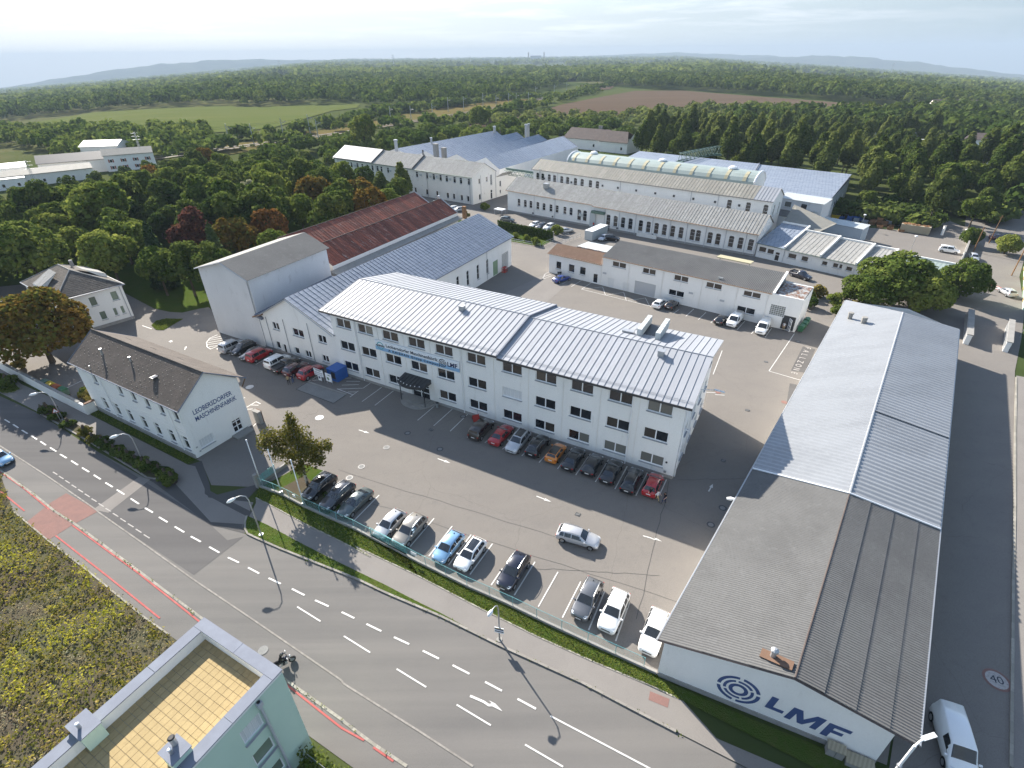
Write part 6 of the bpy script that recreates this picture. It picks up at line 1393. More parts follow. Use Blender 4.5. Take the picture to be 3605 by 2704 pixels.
def workshop():
 A, J, B = V((9.3,124.4)), V((20.9,115.8)), V((53.6,90.2)); w = Wall(A, B, 6.7,6.7); n = w.nin; L = w.L; uj = (J - A).length
 t = thing('workshop','white workshop building with grey corrugated roof, roller door and low brown-roofed annex','building',(A.x, A.y, 0)); mb = MB()
 lo = Wall(A, A + w.d * uj, 4.75,4.85)
 for a, b, z0, z1 in ((.035, .062,1.35,3.25),(.098, .128,1.35,3.25),(.153, .182,1.35,3.25)): lo.window(t, a * L, b * L, z0, z1,'single','pane_dark')
 lo.window(t, .218 * L, .24 * L, .15,2.35,'single','pane_dark', False); lo.emit(mb)
 hi = Wall(A + w.d * uj, B, 6.65,6.45); o = uj
 for a, b, z0, z1 in ((.300, .36,5.0,6.2),(.43, .484,5.0,6.2),(.557, .612,4.95,6.15),(.678, .735,4.95,6.1),(.81, .868,4.9,6.0),(.545, .605,1.55,2.85),(.80, .862,1.4,2.7)): hi.window(t, a * L - o, b * L - o, z0, z1,'double','pane_brown' if z0 > 4 else 'pane_dark')
 hi.window(t, .905 * L - o, .955 * L - o, 2.3,4.5,'block','glass_block', False)
 hi.open(.405 * L - o, .492 * L - o, .02,2.95); hi.open(.288 * L - o, .315 * L - o, .05,2.2); hi.open(.357 * L - o, .382 * L - o, .05,1.95); hi.open(.952 * L - o, .993 * L - o, .05,2.9); hi.emit(mb)
 dp = 7.6; C, Dd = B + n * 8.2, A + n * 3.6
 e2 = Wall(B, C, 6.45,6.45); e2.emit(mb); Wall(Dd, A, 6.0,4.75).emit(mb)
 K = A + w.d * uj; K2 = K + n * 7.6; mb.poly([V3(K, 4), V3(K2,0), V3(K2,8.2), V3(K, 6.65)]); mb.poly([V3(K2,0), V3(C, 0), V3(C, 6.5), V3(K2,8.2)]); mb.build('wall','plaster_white', t)
 for (a, b, z, m, nm, dpt) in ((.405, .492,2.95,'door_grey','roller_door', .15),(.288, .315,2.2,'door_white','door', .1),(.357, .382,1.95,'door_white','door', .05),(.952, .993,2.9,'metal_dark','open_doorway', .19)):
  mb = MB(); mb.poly([w.p(a * L, .02, dpt), w.p(b * L, .02, dpt), w.p(b * L, z, dpt), w.p(a * L, z, dpt)]); mb.build(nm, m, t)
 put_window(t, w.p(.973 * L, .1,-.05), w.ang - .9, .95,2.4,'door','pane_dark', False)
 # roofs
 P = lambda u_, y, z: w.p(u_, z, y); ue = .903 * L
 corrugated(t, P(uj - .2,-.35,6.75), P(ue, -.35,6.6), P(uj - .2,7.8,8.45), P(ue, 7.8,8.3), .32, .045,'fibre_cement', cuts=(0, .5,1.0))
 mb = MB(); mb.hexa([P(uj, 7.8,8.2), P(ue, 7.8,8.1), P(ue, 9.5,6.0), P(uj, 9.5,6.0)], [P(uj, 7.8,8.4), P(ue, 7.8,8.25), P(ue, 9.6,6.2), P(uj, 9.6,6.2)]); mb.build('roof_slope','fibre_cement', t)
 mb = MB(); mb.hexa([P(ue, -.4,6.4), P(ue + .4,-.4,6.4), P(ue + .4,7.9,8.1), P(ue, 7.9,8.1)], [P(ue, -.4,6.85), P(ue + .4,-.4,6.85), P(ue + .4,7.9,8.6), P(ue, 7.9,8.6)]); mb.build('parapet','plaster_white', t)
 corrugated(t, P(-.3,-.3,4.85), P(uj - .1,-.3,4.9), P(-.3,3.9,6.15), P(uj - .1,3.9,6.2), .42, .05,'tile_brown', cuts=(0, .5,1.0))
 panels(t, P(ue + .4, .2,6.35), P(ue + .4,7.5,6.5), P(L - .15, .2,6.3), P(L - .15,7.5,6.4),11,'roof_rusty_white', .06)
 mb = MB()
 for y in (-.05,7.6): mb.hexa([P(ue + .4, y, 6.2), P(L, y, 6.2), P(L, y + .25,6.2), P(ue + .4, y + .25,6.2)], [P(ue + .4, y, 6.55), P(L, y, 6.55), P(L, y + .25,6.55), P(ue + .4, y + .25,6.55)])
 mb.build('parapet','plaster_white', t)
 mb = MB(); mb.tube([P(-.3,-.4,4.78), P(uj, -.4,4.8)], .07,5); mb.tube([P(uj, -.42,6.7), P(ue, -.42,6.52)], .07,5); mb.build('gutter','wood', t)
 for f in (.255, .375, .515, .665, .79, .892): downpipe(t, *P(f * L, -.08,0).xy, .1,6.4,'plaster_old', .04)
 mb = MB(); mb.box(P(.72 * L, .8,7.1),(.9, .25, .35), w.ang); mb.build('roof_hook','metal_grey', t)
 for f in (.27, .63, .745): mb = MB(); mb.box(P(f * L, -.04,3.0 if f < .7 else 2.9),(.9, .06, .4), w.ang); mb.build('wall_grille','frame_grey', t)
 # ribbed white canopy on the slope behind
 c = thing('ribbed_canopy','pale ribbed metal canopy leaning against the corrugated workshop roof','canopy', P(4,4.4,0)); off = c.location
 mb = MB(); q0, q1, q2, q3 = P(5.0,4.1,6.2), P(uj + .9,4.1,6.2), P(uj + .9,9.6,6.0), P(5.0,9.6,6.0)
 for i in range(18):
  a, b = i / 18,(i + .86) / 18; mb = MB(); mb.hexa([lerp(q0, q1, a), lerp(q0, q1, b), lerp(q3, q2, b), lerp(q3, q2, a)], [lerp(q0, q1, a) + V((0,0, .1)), lerp(q0, q1, b) + V((0,0, .1)), lerp(q3, q2, b) + V((0,0, .1)), lerp(q3, q2, a) + V((0,0, .1))]); mb.build('roof_sheet','cont_white', c)
 mb = MB(); mb.poly([q0, q1, q2, q3]); mb.build('deck','metal_grey', c)
 mb = MB(); mb.hexa([q0 + V((0,0,-.5)), q1 + V((0,0,-.5)), q1 + n.to_3d() * .2 + V((0,0,-.5)), q0 + n.to_3d() * .2 + V((0,0,-.5))], [q0 + V((0,0, .15)), q1 + V((0,0, .15)), q1 + n.to_3d() * .2 + V((0,0, .15)), q0 + n.to_3d() * .2 + V((0,0, .15))]); mb.build('edge_beam','roof_rusty_white', c)
 for q in (q2, q3, lerp(q2, q3, .5)): mb = MB(); mb.box((q.x, q.y, 3.0),(.25, .25,6.0)); mb.build('post','metal_grey', c)
 cn = thing('white_container','white shipping container standing before the open hall gate','container',(24.9,153.6,0), R(51))
 mb = MB(); mb.box((0,0,1.35),(8.6,2.5,2.6)); inst('body', mb.mesh('body','cont_white'), cn); mb = MB(); mb.box((0,0,2.68),(8.7,2.6, .06)); inst('lid', mb.mesh('lid','lamp_white'), cn)
 mb = MB()
 for k in range(20): mb.box((-4.2 + k * .44,1.26,1.35),(.12, .04,2.4)); mb.box((-4.2 + k * .44,-1.26,1.35),(.12, .04,2.4))
 inst('rib', mb.mesh('rib','cont_white'), cn)
 gc = thing('green_canopy','small light green flat canopy beside the workshop roof','canopy',(53.4,122.5,0), R(-40)); mb = MB(); mb.box((0,0,3.4),(8.0,2.2, .2)); inst('roof', mb.mesh('roof','skylight'), gc)
 for x in (-3.5,3.5): mb = MB(); mb.box((x, 0,1.65),(.2, .2,3.3)); inst('post', mb.mesh('post','metal_grey'), gc)
 return w
WS = workshop()
def pipe_bridge():
 t = thing('pipe_bridge','green steel lattice pipe bridge between the factory wing and the rear long hall','bridge',(-2,219,0)); a, b = V((-2.0,213,6.8)), V((9.0,203.5,6.8)); nn = V((.65, .75,0)) * 1.6
 for s in (0,1):
  for z in (0,1.5): mb = MB(); mb.tube([a + nn * s + V((0,0, z)), b + nn * s + V((0,0, z))], .12,4); mb.build('chord','metal_green', t)
  for i in range(7): p, q = lerp(a, b, i / 7) + nn * s, lerp(a, b,(i + 1) / 7) + nn * s; mb = MB(); mb.tube([p,(p + q) / 2 + V((0,0,1.5)), q], .07,4); mb.build('brace','metal_green', t)
 for z in (1.8,2.2): mb = MB(); mb.tube([a + nn * .5 + V((0,0, z)), b + nn * .5 + V((0,0, z))], .2,6); mb.build('pipe','metal_green', t)
 for q in (a, lerp(a, b, .45)): mb = MB(); mb.box((q.x, q.y, 3.4),(.3, .3,6.8)); mb.build('post','metal_grey', t)
pipe_bridge()

# ---------------------------------------------------------------- modern green building in the lower left corner
def green_building():
 C1, C2 = V((-22.65,24.0)), V((-15.6,20.1)); d = (C2 - C1).normalized(); n = V((d.y, -d.x)); W_ = (C2 - C1).length; Ln = 17.0; H_ = 10.0
 t = thing('green_building','pale green modern building with yellow paved roof terrace in the corner of the picture','building',(C1.x, C1.y, 0))
 P = lambda a, b, z: V((C1.x + d.x * a + n.x * b, C1.y + d.y * a + n.y * b, z)); mb = MB()
 w = Wall(P(W_, Ln, 0).xy, P(W_, 0,0).xy, H_, H_)     # right hand wall, seen from its outside
 L = w.L; u0 = L - 3.95
 w.window(t, L - 3.7, L - 2.2,7.4,8.9,'shutter','shutter_white'); w.window(t, L - 3.7, L - 2.2,4.4,5.9,'single','pane_green'); w.window(t, L - 3.7, L - 2.2,1.4,2.9,'single','pane_green')
 w.emit(mb); Wall(P(W_, 0,0).xy, P(0,0,0).xy, H_, H_).emit(mb); Wall(P(0,0,0).xy, P(0, Ln, 0).xy, H_, H_).emit(mb); Wall(P(0, Ln, 0).xy, P(W_, Ln, 0).xy, H_, H_).emit(mb); mb.build('wall','plaster_green', t)
 th = .75; zr = 9.35
 def seg(a0, b0, a1, b1, nm, m, z0, z1): mb = MB(); mb.hexa([P(a0, b0, z0), P(a1, b0, z0), P(a1, b1, z0), P(a0, b1, z0)], [P(a0, b0, z1), P(a1, b0, z1), P(a1, b1, z1), P(a0, b1, z1)]); return mb.build(nm, m, t)
 seg(0.01,0.01, th, Ln,'parapet','plaster_white', zr - .4, H_ + .28); seg(th, 0.01, W_ - th, th,'parapet','plaster_white', zr - .4, H_ + .28); seg(W_ - th, 0.01, W_ - .01, Ln,'parapet','plaster_white', zr - .4, H_ + .28)
 ov = .06
 for k in range(4): seg(-ov, -ov + k * 4.2 if k else th + .02, th + ov * .5,-ov + (k + 1) * 4.2 - .03,'coping','metal_coping', H_ + .28, H_ + .36)
 for a, b in ((th - .7,4.2),(4.23, W_ + ov)): seg(a if a > 1 else -ov, -ov, b, th,'coping','metal_coping', H_ + .28, H_ + .361)
 for k in range(4): seg(W_ - th - ov * .5, th + .02 + k * 3.0, W_ + ov, th + (k + 1) * 3.0,'coping','metal_coping', H_ + .28, H_ + .36)
 seg(th - .05, th - .05, W_ - th + .05, Ln,'roof_deck','concrete_dark', zr - .1, zr)
 s = .475; nx = int((W_ - 2 * th) / s); s = (W_ - 2 * th) / nx; ny = min(int((Ln - th) / s),300 // nx)
 mb = MB(); mb.box((0,0, .02),(s - .022, s - .022, .04)); me = mb.mesh('paving_tile','paver_yellow'); ang = math.atan2(d.y, d.x)
 for i in range(nx):
  for j in range(ny):
   q = P(th + (i + .5) * s, th + (j + .5) * s, zr + random.uniform(0, .006)); inst('paving_tile', me, t, q - t.location, ang)
 # raised vents on the parapets
 for (a, b, wd, ln, zt) in ((.45,8.2,1.6,1.1, H_ + .75),(W_ - 1.35,6.4,1.3,1.1, H_ + .8)):
  seg(a - wd / 2, b - ln / 2, a + wd / 2, b + ln / 2,'vent_block','plaster_green', zr, zt); seg(a - wd / 2 - .06, b - ln / 2 - .06, a + wd / 2 + .06, b + ln / 2 + .06,'vent_cap','metal_coping', zt, zt + .06)
  for k,(x, y, r, h) in enumerate(((-.25,-.2, .17, .75),(.05, .2, .10, .5))):
   if a < 2 and k == 0: continue
   q = P(a + x, b + y, zt); mb = MB(); mb.tube([q, q + V((0,0, h))], r, 10); mb.build('flue_pipe','metal_grey', t); mb = MB(); mb.tube([q + V((0,0, h)), q + V((0,0, h + .06))], [r * 1.25, r * .8], 10); mb.build('pipe_cap','black' if k == 0 else 'lamp_white', t)
 mb = MB(); mb.tube([P(W_ + .12,2.05,9.5), P(W_ + .12,2.05, .1)], .09,8); mb.build('downpipe','frame_grey', t); mb = MB(); mb.box(P(W_ + .15,2.05,9.7),(.3, .35, .4), ang); mb.build('rain_hopper','frame_grey', t); mb = MB(); mb.tube([P(W_ + .12,2.05,9.92), P(W_ + .12,2.05,9.95)], .12,8); mb.build('hopper_mouth','black', t)
 # round black awning and fenced yard at the wall foot
 mb = MB(); q = P(W_, 7.2,7.6); pts = [P(W_ + 1.3 * math.sin(math.pi * k / 10),7.2 - 1.3 * math.cos(math.pi * k / 10),7.0) for k in range(11)]
 for k in range(10): mb.poly([pts[k], pts[k + 1], P(W_ + .02,7.2,8.3)])
 mb.build('awning','cloth_black', t)
 f = thing('wire_fence','green wire fence with climbing plants beside the pale green building','fence', P(W_ + .3,1.4,0)); a, b = P(W_ + .2,1.0,0), P(W_ + 9.0,1.2,0)
 for i in range(7): q = lerp(a, b, i / 6); mb = MB(); mb.box(q + V((0,0,1.0)),(.07, .07,2.0), ang); mb.build('post','metal_green', f)
 for z in (.1,1.0,1.9): mb = MB(); mb.tube([a + V((0,0, z)), b + V((0,0, z))], .022,4); mb.build('rail','metal_grey', f)
 mb = MB()
 for i in range(90): q = lerp(a, b, i / 90); mb.box(q + V((0,0,1.0)),(.012, .012,1.8))
 o = mb.build('wire_mesh','metal_green', f); o['kind'] = 'stuff'
 f2 = thing('support_frame','grey steel bracing frame at the left end of the pale green building','frame', P(-2.6,-.2,0)); a = P(-3.6,-.4,0); b = P(-.4,-.2,0)
 for q in (a, lerp(a, b, .5), b): mb = MB(); mb.tube([q, q + V((0,0,2.4))], .10,5); mb.build('post','metal_grey', f2)
 for z in (2.3, .9): mb = MB(); mb.tube([a + V((0,0, z)), b + V((0,0, z))], .05,5); mb.build('rail','lamp_white', f2)
 return P, W_
GBP, GBW = green_building()

# ---------------------------------------------------------------- houses and sheds round the edges
def simple_house(name, label, cx_, cy_, w_, d_, h, rise, rz, wall, roof, wins=0, hip=0.0, shut=None, z0=0.0, pane='pane_dark', cat='house', chim=True):
 t = thing(name, label, cat,(cx_, cy_, z0), R(rz)); x, y = w_ / 2, d_ / 2; mb = MB()
 for a, b in (((-x, -y),(x, -y)),((x, -y),(x, y)),((x, y),(-x, y)),((-x, y),(-x, -y))): Wall(a, b, h, h).emit(mb)
 if not hip and rise > .3: mb.poly([(-x, -y, h),(-x, y, h),(-x, 0, h + rise)]); mb.poly([(x, -y, h),(x, y, h),(x, 0, h + rise)])
 inst('wall', mb.mesh('wall', wall), t); o = .4
 if rise > .3:
  for s in (-1,1): mb = MB(); mb.hexa([(-x - o, s * (y + o), h - .12),(x + o, s * (y + o), h - .12),(x + o - hip, 0, h + rise),(-x - o + hip, 0, h + rise)], [(-x - o, s * (y + o), h + .06),(x + o, s * (y + o), h + .06),(x + o - hip, 0, h + rise + .18),(-x - o + hip, 0, h + rise + .18)]); inst('roof_slope', mb.mesh('roof_slope', roof), t)
  if hip:
   for s in (-1,1): mb = MB(); mb.hexa([(s * (x + o),-y - o, h - .12),(s * (x + o), y + o, h - .12),(s * (x + o - hip),0, h + rise)], [(s * (x + o),-y - o, h + .06),(s * (x + o), y + o, h + .06),(s * (x + o - hip),0, h + rise + .18)]); inst('roof_slope', mb.mesh('roof_slope', roof), t)
 else:
  mb = MB(); mb.hexa([(-x - .2,-y - .2, h),(x + .2,-y - .2, h),(x + .2, y + .2, h + rise),(-x - .2, y + .2, h + rise)], [(-x - .2,-y - .2, h + .15),(x + .2,-y - .2, h + .15),(x + .2, y + .2, h + rise + .15),(-x - .2, y + .2, h + rise + .15)]); inst('roof', mb.mesh('roof', roof), t)
 mb = MB(); mb.box((0,0, .7),(1.1, .07,1.4)); fr = mb.mesh('window','frame_white'); mb = MB(); mb.box((0,-.04, .7),(.9, .05,1.2)); pn = mb.mesh('pane', pane)
 mb = MB(); mb.box((.85,-.03, .7),(.5, .06,1.4)); mb.box((-.85,-.03, .7),(.5, .06,1.4)); sh = mb.mesh('shutter', shut) if shut else None
 for fl in range(max(1, int(h / 2.9))):
  for i in range(wins):
   q = inst('window', fr, t,(-x + w_ * (i + .5) / wins, -y - .03,1.0 + fl * 2.9)); inst('pane', pn, q)
   if sh: inst('shutter', sh, q)
 if chim and rise > .5: mb = MB(); mb.box((x * .3, .4, h + rise + .2),(.7, .7,1.6)); inst('chimney', mb.mesh('chimney','tile_red'), t)
 return t
# railway yard on the far left
simple_house('rail_building','long low grey-roofed railway building at the far left edge', -206,240,46,9,4.5,1.6,42,'plaster_old','roof_lichen', 9, cat='building', chim=False)
simple_house('rail_building','dark-roofed railway shed between the low building and the pale hall', -205,268,26,11,5.5,2.8,33,'plaster_old','metal_dark', 0, cat='building', chim=False)
simple_house('rail_building','tall pale blue-white gabled hall standing at the railway', -207,296,17,14,8.5,2.0,10,'cont_white','cont_white', 0, cat='building', chim=False)
simple_house('station_house','grey-roofed station house with red shutters by the railway', -184,277,20,9,7.0,2.2,30,'plaster_white','roof_lichen', 4, shut='tile_red', chim=False)
simple_house('rail_building','white flat-roofed railway workshop cut by the left picture edge', -226,250,20,16,5.5, .2,40,'plaster_white','cont_white', 4, cat='building')
simple_house('rail_building','small white lean-to beside the railway workshop', -207,232,10,6,4.0, .2,40,'plaster_white','cont_white', 2, cat='building')
# right hand side
simple_house('greenhouse','small ribbed white greenhouse among the trees on the far right', 246,368,22,10,3.5,2.0,-50,'cont_white','cont_white', 0, cat='greenhouse', chim=False, z0=terr(246,368))
simple_house('white_hall','long low white hall among the trees, left one of two', 226,308,26,9,4.0, .2,-52,'cont_white','cont_white', 0, cat='building', z0=0)
simple_house('white_hall','long low white hall among the trees, right one of two', 232,282,30,9,4.0, .2,-65,'cont_white','cont_white', 0, cat='building')
simple_house('house','white house with dark hipped roof behind the white halls', 255,308,18,11,5.0,2.6,-40,'plaster_white','roof_brown', 4, hip=3.5)
simple_house('house','house with orange tiled roof half hidden in the right-hand wood', 205,258,13,10,5.0,3.2,-40,'plaster_white','tile_red', 3)
simple_house('house','house with orange tiled roof and white chimney stack near the right edge', 217,247,12,9,4.5,3.0,-70,'plaster_white','tile_red', 3)
simple_house('house','small orange-roofed house cut by the right picture edge', 218,232,12,9,3.0,2.8,-20,'plaster_white','tile_red', 2)
simple_house('house','tall white house with steep brown roof at the right picture edge', 236,264,14,10,6.0,4.5,-20,'plaster_white','tile_brown', 3)
simple_house('barn','distant pale barn with brown roof at the edge of the brown field', 425,569,36,16,7.0,4.0,-20,'plaster_old','roof_brown', 5, cat='barn', chim=False, z0=terr(425,569))
simple_house('house','small reddish-roofed house hidden among trees beyond the white shed', 196,282,8,7,3.0,2.2,-30,'plaster_white','tile_red', 2)
def side_house():
 A, B = V((104.2,99.2)), V((125.5,124.6)); dd = (B - A).normalized(); n = V((dd.y, -dd.x)); H_ = 6.5
 t = thing('side_house','pale yellow-green terraced house on the far side of the side street','house',(A.x, A.y, 0)); w = Wall(B, A, H_, H_); mb = MB()
 for k in range(6):
  a = 2.0 + k * 5.0; w.window(t, a, a + 1.4,3.8,5.3,'single','pane_dark'); w.window(t, a, a + 1.4, .9,2.4,'single','pane_dark')
 w.emit(mb); Wall(A, A + n * 10, H_, H_).emit(mb); Wall(A + n * 10, B + n * 10, H_, H_).emit(mb); Wall(B + n * 10, B, H_, H_).emit(mb); mb.build('wall','plaster_green', t)
 mb = MB(); mb.hexa([V3(A - n * .5 - dd * .5, H_), V3(B - n * .5 + dd * .5, H_), V3(B + n * 10.5, H_), V3(A + n * 10.5, H_)], [V3(A + n * 4, H_ + 3), V3(B + n * 4, H_ + 3), V3(B + n * 5, H_ + 3), V3(A + n * 5, H_ + 3)]); mb.build('roof','tile_red', t)
 for k in range(4): mb = MB(); mb.box((*w.p(3 + k * 8.0,0,-.06).xy, 3.2),(2.4, .06,6.2), w.ang); mb.build('facade_panel','paver_yellow', t)
side_house()
# sheet of small far buildings: silo plant, sheds and greenhouses on the plain
for (az, dist, w_, h, lab) in ((2.5,5200,90,46,'hazy white industrial tower block on the horizon'),(6.5,4300,120,14,'long white shed on the horizon right of the tower block'),(12.5,4500,140,16,'wide pale shed far off on the plain'),(-15.5,2350,70,9,'white glasshouses on the plain beyond the left wood'),(-31.5,2300,40,9,'tiny white shed far out on the left plain'),(-22.0,3600,60,10,'tiny white hall far off below the left hill')):
 x, y = dist * math.sin(R(az)), dist * math.cos(R(az)); t = thing('far_building', lab,'building',(x, y, terr(x, y))); mb = MB(); mb.box((0,0, h / 2),(w_, 30, h)); inst('wall', mb.mesh('wall','cont_white'), t)
 mb = MB(); mb.hexa([(-w_ / 2,-16, h),(w_ / 2,-16, h),(w_ / 2,16, h),(-w_ / 2,16, h)], [(-w_ / 2,-1, h + 4),(w_ / 2,-1, h + 4),(w_ / 2,1, h + 4),(-w_ / 2,1, h + 4)]); inst('roof', mb.mesh('roof','sheet_blue'), t)
 if h > 40:
  for q in (-60,70): mb = MB(); mb.tube([(q, 0,0),(q, 0,70)], 5,8); inst('chimney', mb.mesh('chimney','concrete'), t)

# ---------------------------------------------------------------- vehicles
CARK = {  # length, width, height, hood, belt, deck, windscreen base, roof front, roof rear, rear glass base (metres from the tail)
 'hatch':  (4.15,1.78,1.47, .92, .96,1.02,3.10,2.38, .62, .16),'hatchglass': (4.25,1.80,1.47, .92, .96,1.02,3.15,2.42, .62, .16),
 'mini':   (3.80,1.72,1.42, .95, .98,1.02,2.75,2.20, .50, .14),'estate': (4.70,1.82,1.48, .90, .95,1.00,3.35,2.62, .55, .14),
 'sedan':  (4.65,1.82,1.42, .90, .94,1.04,3.30,2.52,1.30, .62),'suv': (4.55,1.86,1.66,1.02,1.06,1.14,3.30,2.58, .60, .16),
 'suvglass': (4.65,1.90,1.65,1.02,1.06,1.14,3.35,2.62, .60, .16),'van2': (4.60,1.85,1.78,1.02,1.05,1.05,3.70,2.95, .30, .10),
 'van':    (5.00,1.98,2.00,1.12,1.15,1.15,4.15,3.45, .12, .06),'pickup': (5.10,1.90,1.75,1.05,1.08,1.05,3.75,3.10,2.15,1.95)}
CACHE = {}
def car_sections(k):
 L, W, H, hz, bz, dz, xwb, xrf, xrr, xrb = CARK[k]; w = W / 2; zb = .24
 rr = .80 if k in ('van','van2') else (.72 if k.startswith('suv') else .68)
 def st(x, wd, belt, wr, top, low=zb): return (x, wd, belt, wr, top, low)
 S = [st(0, w * .80, dz * .72, w * .70, dz * .80, zb + .10), st(.05, w * .93, dz * .86, w * .84, dz * .93)]
 if xrb > .12: S.append(st(xrb, w * .985, min(bz, dz - .05), w * .86, dz))
 else: S.append(st(xrb, w * .98, bz, w * .86, dz + .04))
 S += [st(xrr, w, bz, w * rr * .97, H - .03), st((xrr + xrf) / 2, w, bz, w * rr, H + .01), st(xrf, w, bz - .01, w * rr, H - .03),
          st(xwb, w * .995, bz - .05, w * .86, bz + .03), st(L - .55, w * .97, hz - .13, w * .82, hz - .05), st(L - .14, w * .90, hz - .26, w * .72, hz - .17), st(L, w * .74, hz - .40, w * .60, hz - .30, zb + .06)]
 def ring(s):
  x, wd, belt, wr, top, low = s; X = x - L / 2
  h = [(wd * .90, low),(wd * .99, low + .17),(wd, belt - .20),(wd * .965, belt),(wr, max(top - .06, belt + .005)),(wr * .84, top),(0, top + .025)]
  return [(X, y, z) for y, z in h] + [(X, -y, z) for y, z in reversed(h[:-1])]
 def at(x):
  for i in range(len(S) - 1):
   if S[i][0] <= x <= S[i + 1][0] + 1e-6:
    t = (x - S[i][0]) / (S[i + 1][0] - S[i][0]); a, b = ring(S[i]), ring(S[i + 1]); return [tuple(lerp(p, q, t) for p, q in zip(u_, v_)) for u_, v_ in zip(a, b)]
 return S, ring, at
def car_meshes(k):
 if k in CACHE: return CACHE[k]
 L, W, H, hz, bz, dz, xwb, xrf, xrr, xrb = CARK[k]; S, ring, at = car_sections(k); w = W / 2; out = {}
 mb = MB(); rings = [ring(s) for s in S]; n = len(rings[0]); vs = [p for r in rings for p in r]; fs = []
 for i in range(len(rings) - 1):
  for j in range(n - 1): fs.append((i * n + j,(i + 1) * n + j,(i + 1) * n + j + 1, i * n + j + 1))
  fs.append((i * n + n - 1,(i + 1) * n + n - 1,(i + 1) * n, i * n))
 fs += [tuple(range(n)), tuple(range(len(rings) * n - 1,(len(rings) - 1) * n - 1,-1))]
 mb.add(vs, fs)
 if k == 'pickup':
  pass
 out['body'] = mb
 def patch(xs, idx, lift, flip=1):
  m = MB(); rows = []
  for x in xs:
   r = at(x); rows.append([V(r[i]) for i in idx])
  for a in range(len(rows) - 1):
   for b in range(len(idx) - 1): m.poly([p + V(lift) for p in (rows[a][b], rows[a][b + 1], rows[a + 1][b + 1], rows[a + 1][b])])
  return m
 def top_patch(x0, x1, lift, sc=.97, ns=4):
  m = MB(); rows = []
  for i in range(ns + 1):
   x = lerp(x0, x1, i / ns); r = at(x); q = [V(r[j]) for j in (4,5,6,7,8)]
   q[0] = lerp(q[1], q[0], .6); q[4] = lerp(q[3], q[4], .6); rows.append([V((p.x, p.y * min(sc, 1.0), p.z)) + V(lift) for p in q])
  for i in range(ns):
   for j in range(4): m.poly([rows[i][j], rows[i][j + 1], rows[i + 1][j + 1], rows[i + 1][j]])
  return m
 out['windscreen'] = top_patch(xrf + .05, xwb - .04,(.012,0, .014))
 if k not in ('van',): out['rear_window'] = top_patch(xrb + .06 if xrb < .5 else xrb + .05, xrr - .04,(-.012,0, .014))
 else: out['rear_window'] = MB(); out['rear_window'].poly([(-L / 2 - .004, y, z) for y, z in ((-.7,1.2),(.7,1.2),(.65,1.65),(-.65,1.65))])
 def side(xa, xb, sgn):
  m = MB(); ns = 4; rows = []
  for i in range(ns + 1):
   x = lerp(xa, xb, i / ns); r = at(x); a, b = V(r[3]), V(r[4]); p, q = lerp(a, b, .10), lerp(a, b, .90)
   rows.append([V((v.x, sgn * (v.y + .012), v.z)) for v in (p, q)])
  for i in range(ns): m.poly([rows[i][0], rows[i + 1][0], rows[i + 1][1], rows[i][1]])
  return m
 xb_ = (xrf + xrr) / 2 + .15; segs = [(xb_ + .05, xwb - .22)]
 if k == 'van': segs = [(xrf - .75, xwb - .22)]
 elif k == 'pickup': segs = [(xrr + .1, xwb - .22)]
 else:
  segs.append((xrr + .42 if k in ('estate','suv','van2','suvglass') else xrr - .05, xb_ - .05))
  if k in ('estate','suv','van2','suvglass'): segs.append((xrb + .28, xrr + .34))
 out['side_windows'] = [[side(a, b, s) for a, b in segs] for s in (1,-1)]
 if k in ('suv','suvglass','estate'):
  out['rails'] = []
  for s in (1,-1):
   m = MB(); pts = []
   for i in range(5): r = at(lerp(xrr + .05, xrf - .1, i / 4)); p = V(r[4]); pts.append((p.x, s * p.y * .97, p.z + .07 + (.03 if 0 < i < 4 else -.02)))
   m.tube(pts, .025,5); out['rails'].append(m)
 if k in ('hatchglass','suvglass'): out['sunroof'] = top_patch(xrr + .15, xrf - .12,(0,0, .016), .86)
 if k == 'mini': out['black_roof'] = top_patch(xrr + .0, xrf - .0,(0,0, .012),1.12)
 out['bed'] = None
 if k == 'pickup':
  m = MB(); X0, X1 = .10 - L / 2, xrb - .1 - L / 2
  m.poly([(X0,-.78, dz + .03),(X1,-.78, dz + .03),(X1, .78, dz + .03),(X0, .78, dz + .03)])
  for a in ((X0,-.8, X1,-.74),(X0, .74, X1, .8),(X0,-.8, X0 + .06, .8),(X1 - .06,-.8, X1, .8)): m.hexa([(a[0], a[1], dz),(a[2], a[1], dz),(a[2], a[3], dz),(a[0], a[3], dz)], [(a[0], a[1], dz + .22),(a[2], a[1], dz + .22),(a[2], a[3], dz + .22),(a[0], a[3], dz + .22)])
  out['bed'] = m
 fx, rx = L / 2 - .82,-L / 2 + .80; r = .335 if k not in ('suv','suvglass','van','pickup') else .36
 out['wheelpos'] = [(fx, w, r),(fx, -w, r),(rx, w, r),(rx, -w, r)]
 CACHE[k] = out; return out
ME = {}
def gm(key, name, mb, m, smooth=False):
 if key not in ME: ME[key] = mb().mesh(name, m,(0,0,0), smooth) if callable(mb) else mb.mesh(name, m,(0,0,0), smooth)
 return ME[key]
def wheel_mb(r):
 m = MB(); m.tube([(0,-.10,0),(0,-.095,0),(0, .095,0),(0, .10,0)], [r * .93, r, r, r * .93], 16); return m
def rim_mb(r):
 m = MB(); m.tube([(0, .0,0),(0, .012,0)], [r * .66, r * .62], 12); return m
def arch_mb(r):
 m = MB(); m.poly([(1.16 * r * math.cos(math.pi * i / 12),0,1.16 * r * math.sin(math.pi * i / 12)) for i in range(13)]); return m
